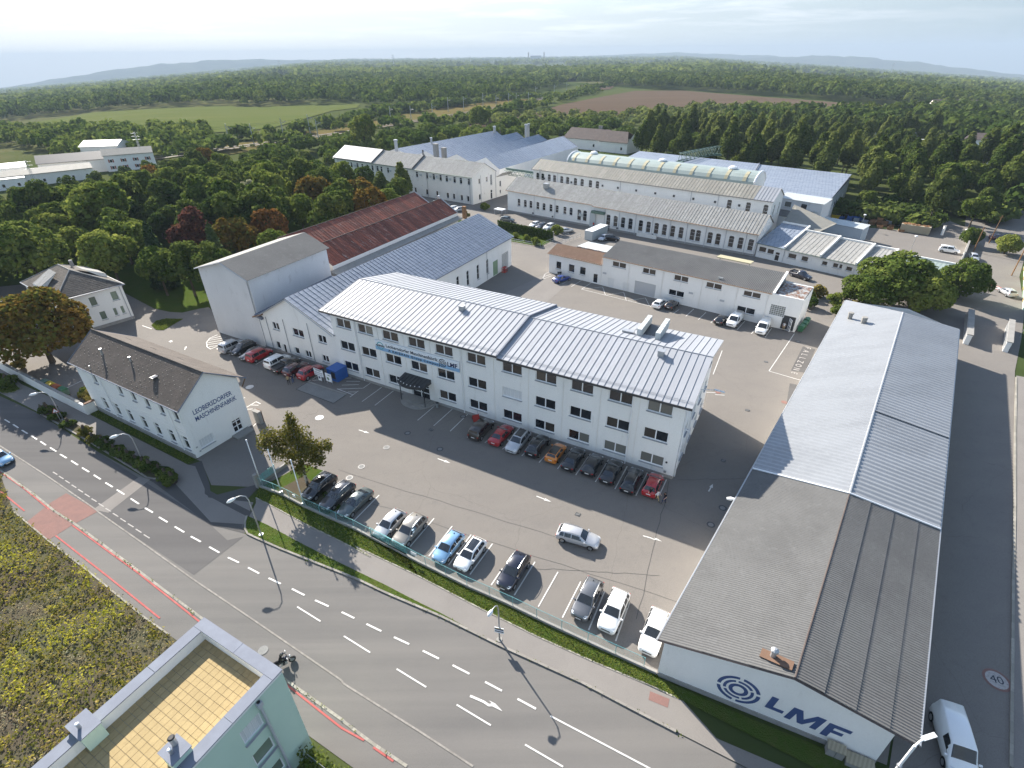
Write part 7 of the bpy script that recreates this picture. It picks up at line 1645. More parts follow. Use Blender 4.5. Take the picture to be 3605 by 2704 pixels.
def make_car(kind, colour, x, y, ang, label, name='parked_car', cat='car', group=None, z=0.02, sc=1.0):
 k = CARK[kind]; L, W, H, hz, bz, dz = k[:6]; M_ = car_meshes(kind)
 t = thing(name, label, cat,(x, y, z), R(ang), group); t.scale = (sc, sc, sc)
 inst('body', gm((kind, colour,'b'),'body', M_['body'],'paint_' + colour + '_car', True), t)
 inst('windscreen', gm((kind,'ws'),'windscreen', M_['windscreen'],'car_glass'), t); inst('rear_window', gm((kind,'rw'),'rear_window', M_['rear_window'],'car_glass'), t)
 for si, ss in enumerate(M_['side_windows']):
  for i, m in enumerate(ss): inst('side_window', gm((kind,'sw', si, i),'side_window', m,'car_glass'), t)
 if 'rails' in M_:
  for i, m in enumerate(M_['rails']): inst('roof_rail', gm((kind,'rl', i),'roof_rail', m,'rim'), t)
 if 'sunroof' in M_: inst('sunroof', gm((kind,'sr'),'sunroof', M_['sunroof'],'car_glass'), t)
 if 'black_roof' in M_: inst('roof', gm((kind,'br'),'roof', M_['black_roof'],'paint_black_car'), t)
 if M_['bed']: inst('load_bed', gm((kind,'bed'),'load_bed', M_['bed'],'metal_dark'), t)
 for (wx, wy, r) in M_['wheelpos']:
  s = 1 if wy > 0 else -1
  inst('wheel_arch', gm(('ar', r),'wheel_arch', arch_mb(r),'black'), t,(wx, wy + s * .004, r - .02))
  q = inst('wheel', gm(('wh', r),'wheel', wheel_mb(r),'rubber', True), t,(wx, wy - s * .075, r))
  inst('rim', gm(('rim', r),'rim', rim_mb(r),'rim'), q,(0, s * .095 if s > 0 else -.107,0))
 for s in (1,-1):
  def hl():
   m = MB(); m.hexa([(L / 2 - .36, s * W * .40, hz - .33),(L / 2 - .05, s * W * .35, hz - .35),(L / 2 - .03, s * W * .24, hz - .34),(L / 2 - .22, s * W * .29, hz - .28)], [(L / 2 - .38, s * W * .44, hz - .17),(L / 2 - .09, s * W * .38, hz - .22),(L / 2 - .06, s * W * .25, hz - .215),(L / 2 - .26, s * W * .30, hz - .10)]); return m
  inst('headlight', gm((kind,'hl', s),'headlight', hl(),'headlight'), t)
  def tl():
   m = MB(); m.box((-L / 2 + .07, s * W * .40, dz * .80),(.13, .22, .12)); return m
  inst('tail_light', gm((kind,'tl', s),'tail_light', tl(),'tail_light'), t)
  def mi():
   m = MB(); m.box((k[6] - L / 2 - .12, s * (W / 2 + .07), bz + .03),(.12, .20, .13)); return m
  inst('mirror', gm((kind, colour,'mi', s),'mirror', mi(),'paint_' + colour + '_car'), t)
 def pl():
  m = MB(); m.box((L / 2 + .003,0, .46),(.02, .50, .11)); return m
 def pl2():
  m = MB(); m.box((-L / 2 - .006,0, .66),(.02, .52, .12)); return m
 def gr():
  m = MB(); m.box((L / 2 - .015,0, hz - .42),(.05, .85, .14)); return m
 inst('number_plate', gm((kind,'pl'),'number_plate', pl(),'plate'), t); inst('number_plate', gm((kind,'pl2'),'number_plate', pl2(),'plate'), t); inst('grille', gm((kind,'gr'),'grille', gr(),'black'), t)
 def ant():
  m = MB(); m.hexa([(k[8] - L / 2 + .2,-.03, H),(k[8] - L / 2 + .38,-.03, H),(k[8] - L / 2 + .38, .03, H),(k[8] - L / 2 + .2, .03, H)], [(k[8] - L / 2 + .2,-.01, H + .10),(k[8] - L / 2 + .24,-.01, H + .1),(k[8] - L / 2 + .24, .01, H + .1),(k[8] - L / 2 + .2, .01, H + .1)]); return m
 if kind not in ('van','pickup'): inst('antenna', gm((kind,'an'),'antenna', ant(),'black'), t)
 return t
def car_group(x, y, kind):
 if y < 50 and x < 13: return 'cars parked along the fence'
 if 40 < y < 75 and -8 < x < 21: return 'cars parked along the office wall'
 if y > 70 and -52 < x < -28 and y < 100: return 'cars parked before the gabled hall'
 if 90 < y < 122 and 5 < x < 56: return 'cars parked along the workshop'
 if y > 170: return 'cars parked below the factory wing'
 return 'cars and vans farther round the site'
for (kind, colour, x, y, ang, label) in D['cars']:
 nm = 'parked_van' if kind in ('van','van2') else 'parked_pickup' if kind == 'pickup' else 'parked_car'
 if 'driving' in label: nm = 'car'
 make_car(kind, colour, x, y, ang, label, nm,'van' if kind == 'van' else 'pickup' if kind == 'pickup' else 'car', None if 'driving' in label else car_group(x, y, kind))
def motorcycle(x, y, ang, label):
 t = thing('motorcycle', label,'motorcycle',(x, y, .02), R(ang))
 for wx in (.72,-.72):
  m = MB(); m.tube([(wx, -.06, .31),(wx, .06, .31)], .31,14); q = inst('wheel', m.mesh('wheel','rubber'), t); m = MB(); m.tube([(wx, -.065, .31),(wx, .065, .31)], .19,12); inst('rim', m.mesh('rim','metal_grey'), q)
 m = MB(); m.tube([(-.72,0, .35),(-.3,0, .55),(.2,0, .55),(.45,0, .85)], [.06, .12, .15, .08], 8); inst('frame', m.mesh('frame','black'), t)
 m = MB(); m.tube([(-.15,0, .72),(.05,0, .88),(.32,0, .86),(.45,0, .72)], [.10, .19, .18, .08], 10); inst('fuel_tank', m.mesh('fuel_tank','paint_black_car',(0,0,0), True), t)
 m = MB(); m.tube([(-.80,0, .86),(-.5,0, .80),(-.12,0, .78)], [.09, .14, .13], 8); inst('seat', m.mesh('seat','cloth_black'), t)
 m = MB(); m.box((0.05,0, .42),(.5, .34, .34)); inst('engine', m.mesh('engine','metal_grey'), t)
 for s in (.09,-.09): m = MB(); m.tube([(.72, s, .31),(.45, s, .95)], .03,6); inst('fork', m.mesh('fork','metal_grey'), t)
 m = MB(); m.tube([(.30,-.38,1.02),(.42,-.1,1.0),(.42, .1,1.0),(.30, .38,1.02)], .025,6); inst('handlebar', m.mesh('handlebar','black'), t)
 for s in (1,-1): m = MB(); m.tube([(.36, s * .28,1.02),(.40, s * .40,1.2)], .012,4); m.box((.40, s * .42,1.22),(.04, .14, .09)); inst('mirror', m.mesh('mirror','lamp_white'), t)
 m = MB(); m.tube([(.60,0, .88),(.68,0, .88)], .10,10); inst('headlight', m.mesh('headlight','headlight'), t)
 m = MB(); m.tube([(-.2,-.18, .3),(-.85,-.20, .40)], .05,8); inst('exhaust', m.mesh('exhaust','rim'), t)
 m = MB(); m.tube([(-.95,0, .62),(-.72,0, .68),(-.45,0, .5)], [.03, .12, .1], 6); inst('rear_fender', m.mesh('rear_fender','metal_dark'), t)
 return t
mx, my = -20.1,26.5
motorcycle(mx, my, 32,'black motorcycle being ridden past the corner of the pale green building')
motorcycle(11.55,121.9,-150,'dark motorcycle parked in the hatched bay at the brown-roofed annex')

# ---------------------------------------------------------------- people
def person(label, x, y, ang, pose, mats, z=0.02, h=1.75):
 """one continuous skinned body; pose gives joint places in metres (x forward, y left, z up); clothes by region"""
 J = dict(pelvis=(0,0, .95), waist=(0,0,1.10), chest=(.02,0,1.32), neck=(.03,0,1.49), head=(.05,0,1.60), crown=(.05,0,1.72))
 J.update(pose.get('trunk', {}))
 vs, es, rs = [], [], []
 def addv(p, r): vs.append(V(p) * (h / 1.75)); rs.append(r); return len(vs) - 1
 pv = addv(J['pelvis'],(.15, .12)); wa = addv(J['waist'],(.135, .105)); chs = addv(J['chest'],(.17, .12)); nk = addv(J['neck'],(.058, .058)); hdv = addv(J['head'],(.085, .098)); cr_ = addv(J['crown'],(.070, .078))
 es += [(pv, wa),(wa, chs),(chs, nk),(nk, hdv),(hdv, cr_)]
 arms = []
 for s, nm in ((1,'L'),(-1,'R')):
  A = pose['arm' + nm]; c = V(J['chest']); sh = addv(c + V((0, s * .19, .10)),(.06, .06)); el = addv(A[0],(.045, .045)); wr = addv(A[1],(.032, .032))
  es += [(chs, sh),(sh, el),(el, wr)]; d = (V(A[1]) - V(A[0])).normalized(); sd = V((0, s, 0)); sd = (sd - d * sd.dot(d)).normalized(); pl = addv(V(A[1]) + d * .07,(.036, .020)); es.append((wr, pl)); nrm = d.cross(sd)
  for k, ln in enumerate((.070, .080, .074, .058)):
   a = addv(V(A[1]) + d * .10 + sd * ((1.5 - k) * .020),(.010, .010)); b = addv(V(A[1]) + d * (.10 + ln * .8) + sd * ((1.5 - k) * .022) + nrm * .02,(.008, .008)); es += [(pl, a),(a, b)]
  a = addv(V(A[1]) + d * .05 - sd * .0 + sd * .045 * 1,(.011, .011)); b = addv(V(A[1]) + d * .09 + sd * .065,(.009, .009)); es += [(wr, a),(a, b)]
  arms.append((V(A[0]) * (h / 1.75), V(A[1]) * (h / 1.75)))
 for s, nm in ((1,'L'),(-1,'R')):
  Lg = pose['leg' + nm]; hp = addv(V(J['pelvis']) + V((0, s * .09,-.05)),(.095, .095)); kn = addv(Lg[0],(.062, .062)); an = addv(Lg[1],(.045, .045)); to = addv(V(Lg[1]) + V(Lg[2] if len(Lg) > 2 else (.17,0,-.05)),(.042, .034))
  es += [(pv, hp),(hp, kn),(kn, an),(an, to)]
 me = bpy.data.meshes.new('body'); me.from_pydata(vs, es, []); o = bpy.data.objects.new('body', me); PCOL.objects.link(o)
 sk = o.modifiers.new('skin','SKIN'); sk.branch_smoothing = 0.3; sub = o.modifiers.new('sub','SUBSURF'); sub.levels = 1; sub.render_levels = 1
 for i, v in enumerate(me.skin_vertices[0].data): v.radius = rs[i]; v.use_root = (i == 0)
 bpy.context.view_layer.update()
 dg = bpy.context.evaluated_depsgraph_get(); m2 = bpy.data.meshes.new_from_object(o.evaluated_get(dg)); bpy.data.objects.remove(o)
 m2.name = 'body'; names = [mats['skin'] if 'skin' in mats else 'skin', mats['top'], mats['legs'],'black', mats.get('sleeve','skin')]
 m2.materials.clear()
 for nme in names: m2.materials.append(MATS[nme])
 k = h / 1.75; pz = J['pelvis'][2] * k
 for p in m2.polygons:
  c = p.center; mi = 1
  if (c - V(J['head']) * k).length < .17 * k and c.z > (J['neck'][2] + .01) * k: mi = 0
  elif min((c - V(pose['legL'][1]) * k).length,(c - V(pose['legR'][1]) * k).length, 9) < .12 * k or min((c - V(pose['legL'][1]) * k - V((.12,0,-.05))).length,(c - V(pose['legR'][1]) * k - V((.12,0,-.05))).length) < .12: mi = 3
  else:
   da = min(((c - a).length,(c - b).length,(c - (a + b) / 2).length) for a, b in arms); near = min(min(t) for t in [da])
   tor = abs(c.y) < .16 * k and c.z > pz
   if near < .13 * k and not tor:
    hand = min((c - b).length for a, b in arms); mi = 0 if hand < .16 * k and 'glove' not in mats else 4
   elif c.z < pz + .02: mi = 2
  p.material_index = mi; p.use_smooth = True
 t = thing('person', label,'person',(x, y, z), R(ang)); inst('body', m2, t)
 hp_ = V(J['head']) * k; mb = MB(); n = 10
 if mats.get('helmet'):
  mb.tube([hp_ + V((0,0,-.10)), hp_ + V((0,0,0)), hp_ + V((0,0, .10)), hp_ + V((0,0, .16))], [.12, .145, .12, .04], 12); inst('helmet', mb.mesh('helmet', mats['helmet'],(0,0,0), True), t)
  mb = MB(); mb.box(hp_ + V((.125,0, .02)),(.05, .16, .09)); inst('visor', mb.mesh('visor','car_glass'), t)
 else:
  mb.tube([hp_ + V((-.03,0, .02)), hp_ + V((-.02,0, .09)), hp_ + V((-.01,0, .14)), hp_ + V((-.01,0, .16))], [.095, .105, .07, .02], 10); inst('hair', mb.mesh('hair','hair_dark',(0,0,0), True), t)
  mb = MB(); mb.tube([hp_ + V((.085,0, .02)), hp_ + V((.115,0,-.02))], [.012, .018], 5); inst('nose', mb.mesh('nose','skin'), t)
  for s in (1,-1):
   mb = MB(); mb.tube([hp_ + V((.078, s * .033, .025)), hp_ + V((.092, s * .033, .025))], .012,6); inst('eye', mb.mesh('eye','black'), t)
   mb = MB(); mb.tube([hp_ + V((.0, s * .085,-.01)), hp_ + V((0, s * .10, .02))], [.02, .025], 6); inst('ear', mb.mesh('ear','skin'), t)
  mb = MB(); mb.box(hp_ + V((.088,0,-.055)),(.012, .05, .012)); inst('mouth', mb.mesh('mouth','tail_light'), t)
 return t
PCOL = COL
WALK = dict(armL=((.10, .26,1.16),(.30, .20,1.02)), armR=((-.16,-.26,1.14),(-.16,-.26, .90)), legL=((.06, .09, .50),(-.24, .09, .12),(.15,0,-.06)), legR=((.22,-.09, .52),(.30,-.09, .09),(.18,0,-.03)))
STAND = dict(armL=((.0, .26,1.14),(.16, .18, .98)), armR=((.0,-.26,1.14),(.06,-.27, .88)), legL=((.03, .11, .50),(.0, .12, .08)), legR=((.02,-.11, .50),(-.02,-.13, .08)))
FOLD = dict(armL=((.05, .25,1.15),(.26, .05,1.12)), armR=((.05,-.25,1.15),(.26,-.05,1.10)), legL=((.04, .13, .50),(.02, .17, .08)), legR=((.02,-.10, .50),(-.05,-.14, .08)))
RIDE = dict(trunk=dict(pelvis=(-.25,0, .92), waist=(-.20,0,1.06), chest=(-.03,0,1.28), neck=(.06,0,1.44), head=(.11,0,1.55), crown=(.12,0,1.66)), armL=((.16, .30,1.16),(.30, .36,1.05)), armR=((.16,-.30,1.16),(.30,-.36,1.05)), legL=((.16, .20, .78),(-.06, .22, .36)), legR=((.16,-.20, .78),(-.06,-.22, .36)))
person('person in dark clothes and helmet riding the black motorcycle', mx, my, 32, RIDE, dict(top='cloth_black', legs='cloth_black', sleeve='cloth_black', helmet='paint_black_car', glove=1))
person('person with beige top and dark trousers standing beside the car row', -36.15,73.3,-60, FOLD, dict(top='cloth_beige', legs='cloth_black', sleeve='cloth_beige'))
person('person in blue jeans and dark top facing the one in beige', -35.55,73.6,150, STAND, dict(top='cloth_navy', legs='cloth_jeans', sleeve='skin'))
person('person in black shirt and jeans walking right behind the red hatchback', 16.25,46.5,-30, WALK, dict(top='cloth_black', legs='cloth_jeans', sleeve='skin'))
person('person in white top and pale trousers walking between two dark-shirted people', 17.0,46.05,-40, WALK, dict(top='cloth_white', legs='cloth_beige', sleeve='cloth_white'), h=1.68)
person('person in black shirt and dark trousers in front, rightmost of the three walkers', 17.75,45.6,-150, WALK, dict(top='cloth_black', legs='cloth_navy', sleeve='skin'))
person('person in pale shirt standing beside the open workshop door', 51.75,91.0,-120, STAND, dict(top='cloth_white', legs='cloth_beige', sleeve='skin'))
person('person in dark work clothes at the wall of the long arched hall', 29.6,160.0,-120, STAND, dict(top='cloth_navy', legs='cloth_navy', sleeve='cloth_navy'))
person('person in bright red jacket in the open gate of the long arched hall', 25.4,163.2,-120, STAND, dict(top='cloth_red', legs='cloth_navy', sleeve='cloth_red'))

# ---------------------------------------------------------------- lamps, masts, fence, signs, boxes
LAMPLAB = ['curved street lamp beside the white boundary wall, leftmost of four','curved street lamp standing in the hedge strip before the gatehouse','curved street lamp on the grass tip beside the driveway','curved street lamp with a small hanging sign, on the footpath edge']
for i,(x, y, h, hx, hy) in enumerate(D['lamps']):
 t = thing('street_lamp', LAMPLAB[i],'street lamp',(x, y, .05),0,'curved street lamps along the main road'); dx, dy = hx - x, hy - y
 mb = MB(); mb.tube([(0,0,0),(0,0, h * .5),(0,0, h - .9),(dx * .10, dy * .10, h - .3),(dx * .38, dy * .38, h),(dx * .75, dy * .75, h - .02),(dx * .9, dy * .9, h - .1)], [.085, .075, .055, .05, .045, .04, .04], 8); inst('pole', mb.mesh('pole','metal_grey',(0,0,0), True), t)
 mb = MB(); a = V((dx * .72, dy * .72, h - .06)); b = V((dx * 1.38, dy * 1.38, h - .30)); mb.tube([a, lerp(a, b, .3), lerp(a, b, .7), b], [.05, .17, .20, .06], 10); inst('lamp_head', mb.mesh('lamp_head','lamp_white',(0,0,0), True), t)
 mb = MB(); mb.tube([(0,0,0),(0,0, .08)], [.30, .26], 12); inst('foot', mb.mesh('foot','cont_white' if i == 2 else 'concrete'), t)
 if i == 3:
  mb = MB(); mb.box((0,-.10,1.55),(.85, .05, .72), R(-15)); q = inst('hanging_sign', mb.mesh('hanging_sign','banner_white'), t); mb = MB(); mb.box((0,-.132,1.72),(.80, .02, .14), R(-15)); mb.box((0,-.132,1.42),(.80, .02, .12), R(-15)); inst('sign_stripe', mb.mesh('sign_stripe','letter_navy'), q)
  mb = MB(); mb.box((0,-.133,1.87),(.80, .02, .06), R(-15)); inst('sign_stripe', mb.mesh('sign_stripe','yellow_paint'), q)
t = thing('street_lamp','tall straight street lamp with flat head at the corner of the corrugated hall','street lamp',(24.6,15.9, .05)); top = V((3.95,1.55,9.3))
hb = 8.6; mb = MB(); mb.tube([(0,0,0),(0,0,3.2)], .13,10); mb.tube([(0,0,3.2),(0,0, hb)], .085,10); inst('pole', mb.mesh('pole','lamp_white'), t)
for z in (3.2,6.0): mb = MB(); mb.tube([(0,0, z - .06),(0,0, z + .06)], .15,10); inst('pole_collar', mb.mesh('pole_collar','metal_grey'), t)
mb = MB(); mb.tube([(0,0, hb),(.35, .15, hb + .25),(.7, .25, hb + .3)], .06,6); inst('arm', mb.mesh('arm','lamp_white'), t); mb = MB(); mb.hexa([(.55, .12, hb + .22),(1.5, .35, hb + .22),(1.45, .62, hb + .22),(.5, .38, hb + .22)], [(.55, .12, hb + .34),(1.5, .35, hb + .30),(1.45, .62, hb + .30),(.5, .38, hb + .34)]); inst('lamp_head', mb.mesh('lamp_head','lamp_white'), t)
for i,(x, y, h) in enumerate(D['flag']):
 t = thing('flagpole', ['bare white flagpole at the fence corner post','bare white flagpole in the middle of three at the birch','bare white flagpole nearest the black parked SUV'][i],'flagpole',(x, y, .05),0,'flagpoles inside the fence')
 mb = MB(); mb.tube([(0,0,0),(0,0, h)], [.075, .05], 8); inst('pole', mb.mesh('pole','lamp_white',(0,0,0), True), t); mb = MB(); mb.tube([(0,0, h),(0,0, h + .12),(0,0, h + .2)], [.09, .09, .03], 8); inst('cap', mb.mesh('cap','lamp_white'), t)
 mb = MB(); mb.box((0,0, .3),(.3, .3, .6)); inst('foot', mb.mesh('foot','metal_grey'), t)
def mesh_fence():
 pts = [tuple(p) for p in fence]; t = thing('wire_fence','long turquoise wire mesh fence on a low concrete wall along the parking yard','fence',(pts[0][0], pts[0][1], 0))
 mb = MB(); ribbon(mb, pts, .22, .42,0,-.2); mb.build('base_wall','concrete', t)
 ps = resample(pts, 2.55)
 for i, p in enumerate(ps):
  mb = MB(); mb.tube([(p.x, p.y, .4),(p.x, p.y, 1.62)], .028,6); mb.build('post','mesh_teal', t)
 for i in range(len(ps) - 1):
  a, b = ps[i], ps[i + 1]; mb = MB(); L = (b - a).length; n = 26
  for k in range(-6, n + 1):
   for s in (0,1):
    u0, u1 = (k / n,(k + 7) / n); z0, z1 = (.46,1.58) if s == 0 else (1.58, .46)
    if u0 < 0: z0 = lerp(z0, z1,-u0 / (u1 - u0)); u0 = 0
    if u1 > 1: z1 = lerp(z0, z1,(1 - u0) / (u1 - u0)); u1 = 1
    p, q = a.lerp(b, u0), a.lerp(b, u1); w_ = .009
    mb.poly([(p.x, p.y, z0 - w_),(q.x, q.y, z1 - w_),(q.x, q.y, z1 + w_),(p.x, p.y, z0 + w_)])
  mb.build('mesh_panel','mesh_teal', t)
  mb = MB(); mb.tube([(a.x, a.y, 1.6),(b.x, b.y, 1.6)], .02,5); mb.build('top_rail','mesh_teal', t)
 p = V(pts[0]); q = V(pts[1])
 mb = MB(); mb.box((p.x - .1, p.y + .05,1.0),(.45, .45,2.1), R(-29)); mb.build('corner_pier','concrete', t)
 r = [tuple(x) for x in D['fence_ret']]; mb = MB(); ribbon(mb, r, .25, .55,0,-.1); mb.build('side_wall','concrete', t)
 for k in range(4): x = V(r[0]).lerp(V(r[2]), k / 3.0 * .6); mb = MB(); mb.tube([(x.x, x.y, .5),(x.x, x.y, 1.6)], .03,6); mb.build('post','mesh_teal', t)
 a, b = V(r[0]), V(r[0]).lerp(V(r[2]), .6); mb = MB()
 for k in range(60): x = a.lerp(b, k / 60); mb.box((x.x, x.y, 1.05),(.02, .012,1.1), R(60))
 o = mb.build('mesh_panel','mesh_teal', t)
 for f in (.095, .56):
  x = ps[int(f * len(ps))]; mb = MB(); mb.box((x.x + .9, x.y - .55,1.15),(.75 if f > .3 else .45, .03, .4), R(-29)); mb.build('fence_plate','lamp_white', t)
mesh_fence()
def boundary_wall():
 pts = [(-107.5,90.6)] + [tuple(p) for p in D['wallL']]; t = thing('boundary_wall','white stained boundary wall with dark coping left of the gatehouse','wall',(pts[1][0], pts[1][1], 0))
 mb = MB(); ribbon(mb, pts, .3,1.75,0,-.3); mb.build('wall','plaster_old', t)
 for i, s in enumerate(resample(pts[:-1], 1.5)[:-1]):
  n = resample(pts[:-1], 1.5)[i + 1]; c = (s + n) / 2; mb = MB(); mb.box((c.x, c.y, 1.80),((n - s).length - .02, .42, .09), math.atan2(n.y - s.y, n.x - s.x)); mb.build('coping_slab','concrete_dark', t)
 mb = MB(); mb.box((-63.0,66.0,1.82),(1.4, .5, .12), R(60)); mb.build('coping_slab','tile_brown', t)
boundary_wall()
def boards():
 a, b = V(D['boards'][0]), V(D['boards'][1]); d = (b - a).normalized(); ang = math.atan2(d.y, d.x); n = V((d.y, -d.x))
 def brd(label, c, w_, h_, z0, rows):
  t = thing('notice_board', label,'notice board',(c.x, c.y, 0), ang)
  for s in (-1,1): mb = MB(); mb.tube([(s * (w_ / 2 - .08), .06,0),(s * (w_ / 2 - .08), .06, z0 + h_)], .035,6); inst('post', mb.mesh('post','metal_grey'), t)
  mb = MB(); mb.box((0,0, z0 + h_ / 2),(w_, .06, h_)); inst('board', mb.mesh('board','banner_white'), t); return t
 t1 = brd('wide white rules board with rows of round symbols beside the blue container', a - d * .25 + n * .1,2.1,1.25, .95,2)
 for r in range(2):
  for k in range(5):
   mb = MB(); q = (-.75 + k * .36,-.035,1.55 - r * .36)
   mb.tube([(q[0], q[1], q[2]),(q[0], q[1] - .006, q[2])], .13,10); inst('symbol', mb.mesh('symbol','letter_navy'), t1)
   mb = MB(); mb.tube([(q[0], q[1] - .004, q[2]),(q[0], q[1] - .012, q[2])], .075,8); inst('symbol_face', mb.mesh('symbol_face','banner_white'), t1)
 mb = MB()
 for k in range(3): mb.box((0,-.035,2.12 - k * .1),(1.7 - .3 * k, .012, .045))
 inst('print_line', mb.mesh('print_line','metal_dark'), t1)
 t2 = brd('small white notice hanging below the rules board', a - d * .15 + n * .16, .75, .9, .15,1); mb = MB(); mb.tube([(0,-.035, .75),(0,-.045, .75)], .22,12); inst('symbol', mb.mesh('symbol','letter_navy'), t2)
 t3 = brd('white site map board with green drawing beside the rules board', a + d * 2.0 + n * .1,1.35,1.5, .55,1)
 mb = MB(); mb.poly([(-.45,-.04,1.15),(-.1,-.04, .75),(.15,-.04,1.0),(.0,-.04,1.3),(-.3,-.04,1.35)]); mb.poly([(-.4,-.04,1.75),(.35,-.04,1.85),(.45,-.04,1.6),(.3,-.04,1.7)]); inst('map_area', mb.mesh('map_area','green_paint'), t3)
 c = thing('blue_container','blue steel container box behind the site map board','container',(-28.7,75.3,0), ang); mb = MB(); mb.box((0,0,1.0),(2.2,2.3,2.0)); inst('body', mb.mesh('body','blue_paint'), c); mb = MB(); mb.box((0,0,2.03),(2.3,2.4, .08)); inst('lid', mb.mesh('lid','blue_paint'), c); mb = MB(); mb.box((.3,-1.16,1.1),(.9, .03,1.2)); inst('door', mb.mesh('door','metal_dark'), c)
 h = thing('hazard_stand','red folding hazard stand on the asphalt beside the brown minivan','barrier',(*D['hazard'][0], .03), R(20))
 for s in (-1,1): mb = MB(); mb.hexa([(-.5, s * .45,0),(.5, s * .45,0),(.5, s * .40,0),(-.5, s * .40,0)], [(-.45, s * .06, .85),(.45, s * .06, .85),(.45, s * .01, .85),(-.45, s * .01, .85)]); inst('panel', mb.mesh('panel','red_paint'), h)
 for s in (-.45, .45): mb = MB(); mb.tube([(s, -.5, .02),(s, 0, .95),(s, .5, .02)], .03,5); inst('leg', mb.mesh('leg','red_paint'), h)
 mb = MB(); mb.tube([(.35, .1, .8),(.35, .12,1.5)], .025,5); inst('staff', mb.mesh('staff','metal_grey'), h)
 bn = thing('litter_bin','grey litter bin beside the entrance steps','bin',(-11.3,66.2, .03)); mb = MB(); mb.tube([(0,0,0),(0,0, .8)], [.20, .24], 10); inst('body', mb.mesh('body','metal_grey'), bn); mb = MB(); mb.tube([(0,0, .8),(0,0, .9)], [.27, .2], 10); inst('lid', mb.mesh('lid','metal_dark'), bn)
boards()
def wheelie(label, x, y, ang, m, lid, group, s=1.0):
 t = thing('waste_container', label,'waste container',(x, y, .03), R(ang), group); t.scale = (s, s, s)
 mb = MB(); mb.hexa([(-.58,-.40, .15),(.58,-.40, .15),(.58, .40, .15),(-.58, .40, .15)], [(-.66,-.5,1.1),(.66,-.5,1.1),(.66, .5,1.1),(-.66, .5,1.1)]); inst('body', mb.mesh('body', m), t)
 mb = MB(); pts = [(-.55 + 0 * k, math.cos(math.pi * k / 6) * .5,1.1 + math.sin(math.pi * k / 6) * .3) for k in range(7)]
 mb.add([(-.66, p[1], p[2]) for p in pts] + [(.66, p[1], p[2]) for p in pts], [tuple(range(7)), tuple(range(13,6,-1))] + [(k, k + 7, k + 8, k + 1) for k in range(6)]); inst('lid', mb.mesh('lid', lid), t)
 for a in (-.5, .5):
  for b in (-.35, .35): mb = MB(); mb.tube([(a, b - .03, .08),(a, b + .03, .08)], .08,8); inst('wheel', mb.mesh('wheel','rubber'), t)
for i,(x, y) in enumerate(((54.9,90.6),(56.1,92.0),(57.3,93.5))): wheelie('green round-lidded waste container, %s in the line beside the workshop end wall' % ['nearest the open door','middle one','farthest from the door'][i], x, y, 50,'green_paint','green_paint','green waste containers at the workshop')
for (x, y, m, l, lab) in ((-75.1,73.2,'metal_green','metal_green','dark green waste container leftmost behind the boundary wall'),(-73.7,72.4,'metal_green','yellow_paint','waste container with yellow lid behind the boundary wall'),(-72.2,71.6,'metal_dark','tile_red','waste container with dull red lid behind the boundary wall'),(-70.6,70.8,'metal_green','green_paint','green-lidded waste container nearest the gatehouse behind the wall')): wheelie(lab, x, y, -29, m, l,'waste containers behind the boundary wall')
# ---- right-hand yard: crates, skips, fence, container
CR = [(99.7,170.0,'yellow_paint','yellow skip bin at the shady fence, left one'),(103.4,170.6,'yellow_paint','yellow skip bin at the shady fence, right one'),(105.4,170.4,'blue_paint','small blue bin beside the yellow skips'),(102.8,163.5,'sheet_blue','long grey-blue tank lying near the metal shed'),(106.5,168.0,'blue_paint','blue stacked frames leftmost at the yard fence'),(108.0,167.0,'blue_paint','blue stacked frames second at the yard fence'),(107.0,165.3,'sheet_blue','grey-blue crate stack before the blue frames'),(109.6,167.4,'blue_paint','blue stacked frames third at the yard fence'),(108.3,163.1,'sheet_blue','grey-blue crate stack nearest the wooden pallets'),(110.8,163.2,'wood','wooden pallet stack leftmost, tall one'),(112.8,165.2,'wood','wooden pallet stack at the back under the trees'),(112.6,162.9,'wood','wooden crate stack in the middle of the pallets'),(110.9,159.6,'wood','low wooden pallet in front of the stacks'),(113.6,161.6,'wood','wooden crate stack right of the middle one'),(115.4,162.6,'sheet_blue','grey-blue crate stack between pallets and the container'),(114.8,160.3,'wood','wooden crate stack with low front row'),(112.9,157.8,'wood','low wooden crate second in the front row'),(114.9,155.4,'wood','single wooden crate nearest the beige container')]
for i,(x, y, m, lab) in enumerate(CR):
 t = thing('skip_bin' if m == 'yellow_paint' else 'crate_stack', lab,'skip' if m == 'yellow_paint' else 'crates',(x, y, .02), R(-40 + random.uniform(-12,12)),'stacks along the shady yard fence'); k = 1 if 'single' in lab or 'low' in lab else random.choice([2,3])
 if m == 'yellow_paint':
  mb = MB(); mb.hexa([(-.9,-.6, .1),(.9,-.6, .1),(.9, .6, .1),(-.9, .6, .1)], [(-1.3,-.8,1.3),(1.3,-.8,1.3),(1.3, .8,1.3),(-1.3, .8,1.3)]); inst('body', mb.mesh('body', m), t); mb = MB(); mb.box((0,0,1.33),(2.2,1.3, .05)); inst('load', mb.mesh('load','metal_dark'), t); continue
 for j in range(k):
  mb = MB()
  for q in (-.45,0, .45): mb.box((q, 0, .06),(.12,1.1, .12))
  for q in range(6): mb.box((0,-.5 + q * .2, .15),(1.5, .14, .04))
  for q in (-.5, .5): mb.box((0, q, .45),(1.5, .05, .5))
  for q in (-.72, .72): mb.box((q, 0, .45),(.05,1.0, .5))
  inst('crate', mb.mesh('crate', m), t,(random.uniform(-.08, .08), random.uniform(-.08, .08), j * .74), random.uniform(-.1, .1))
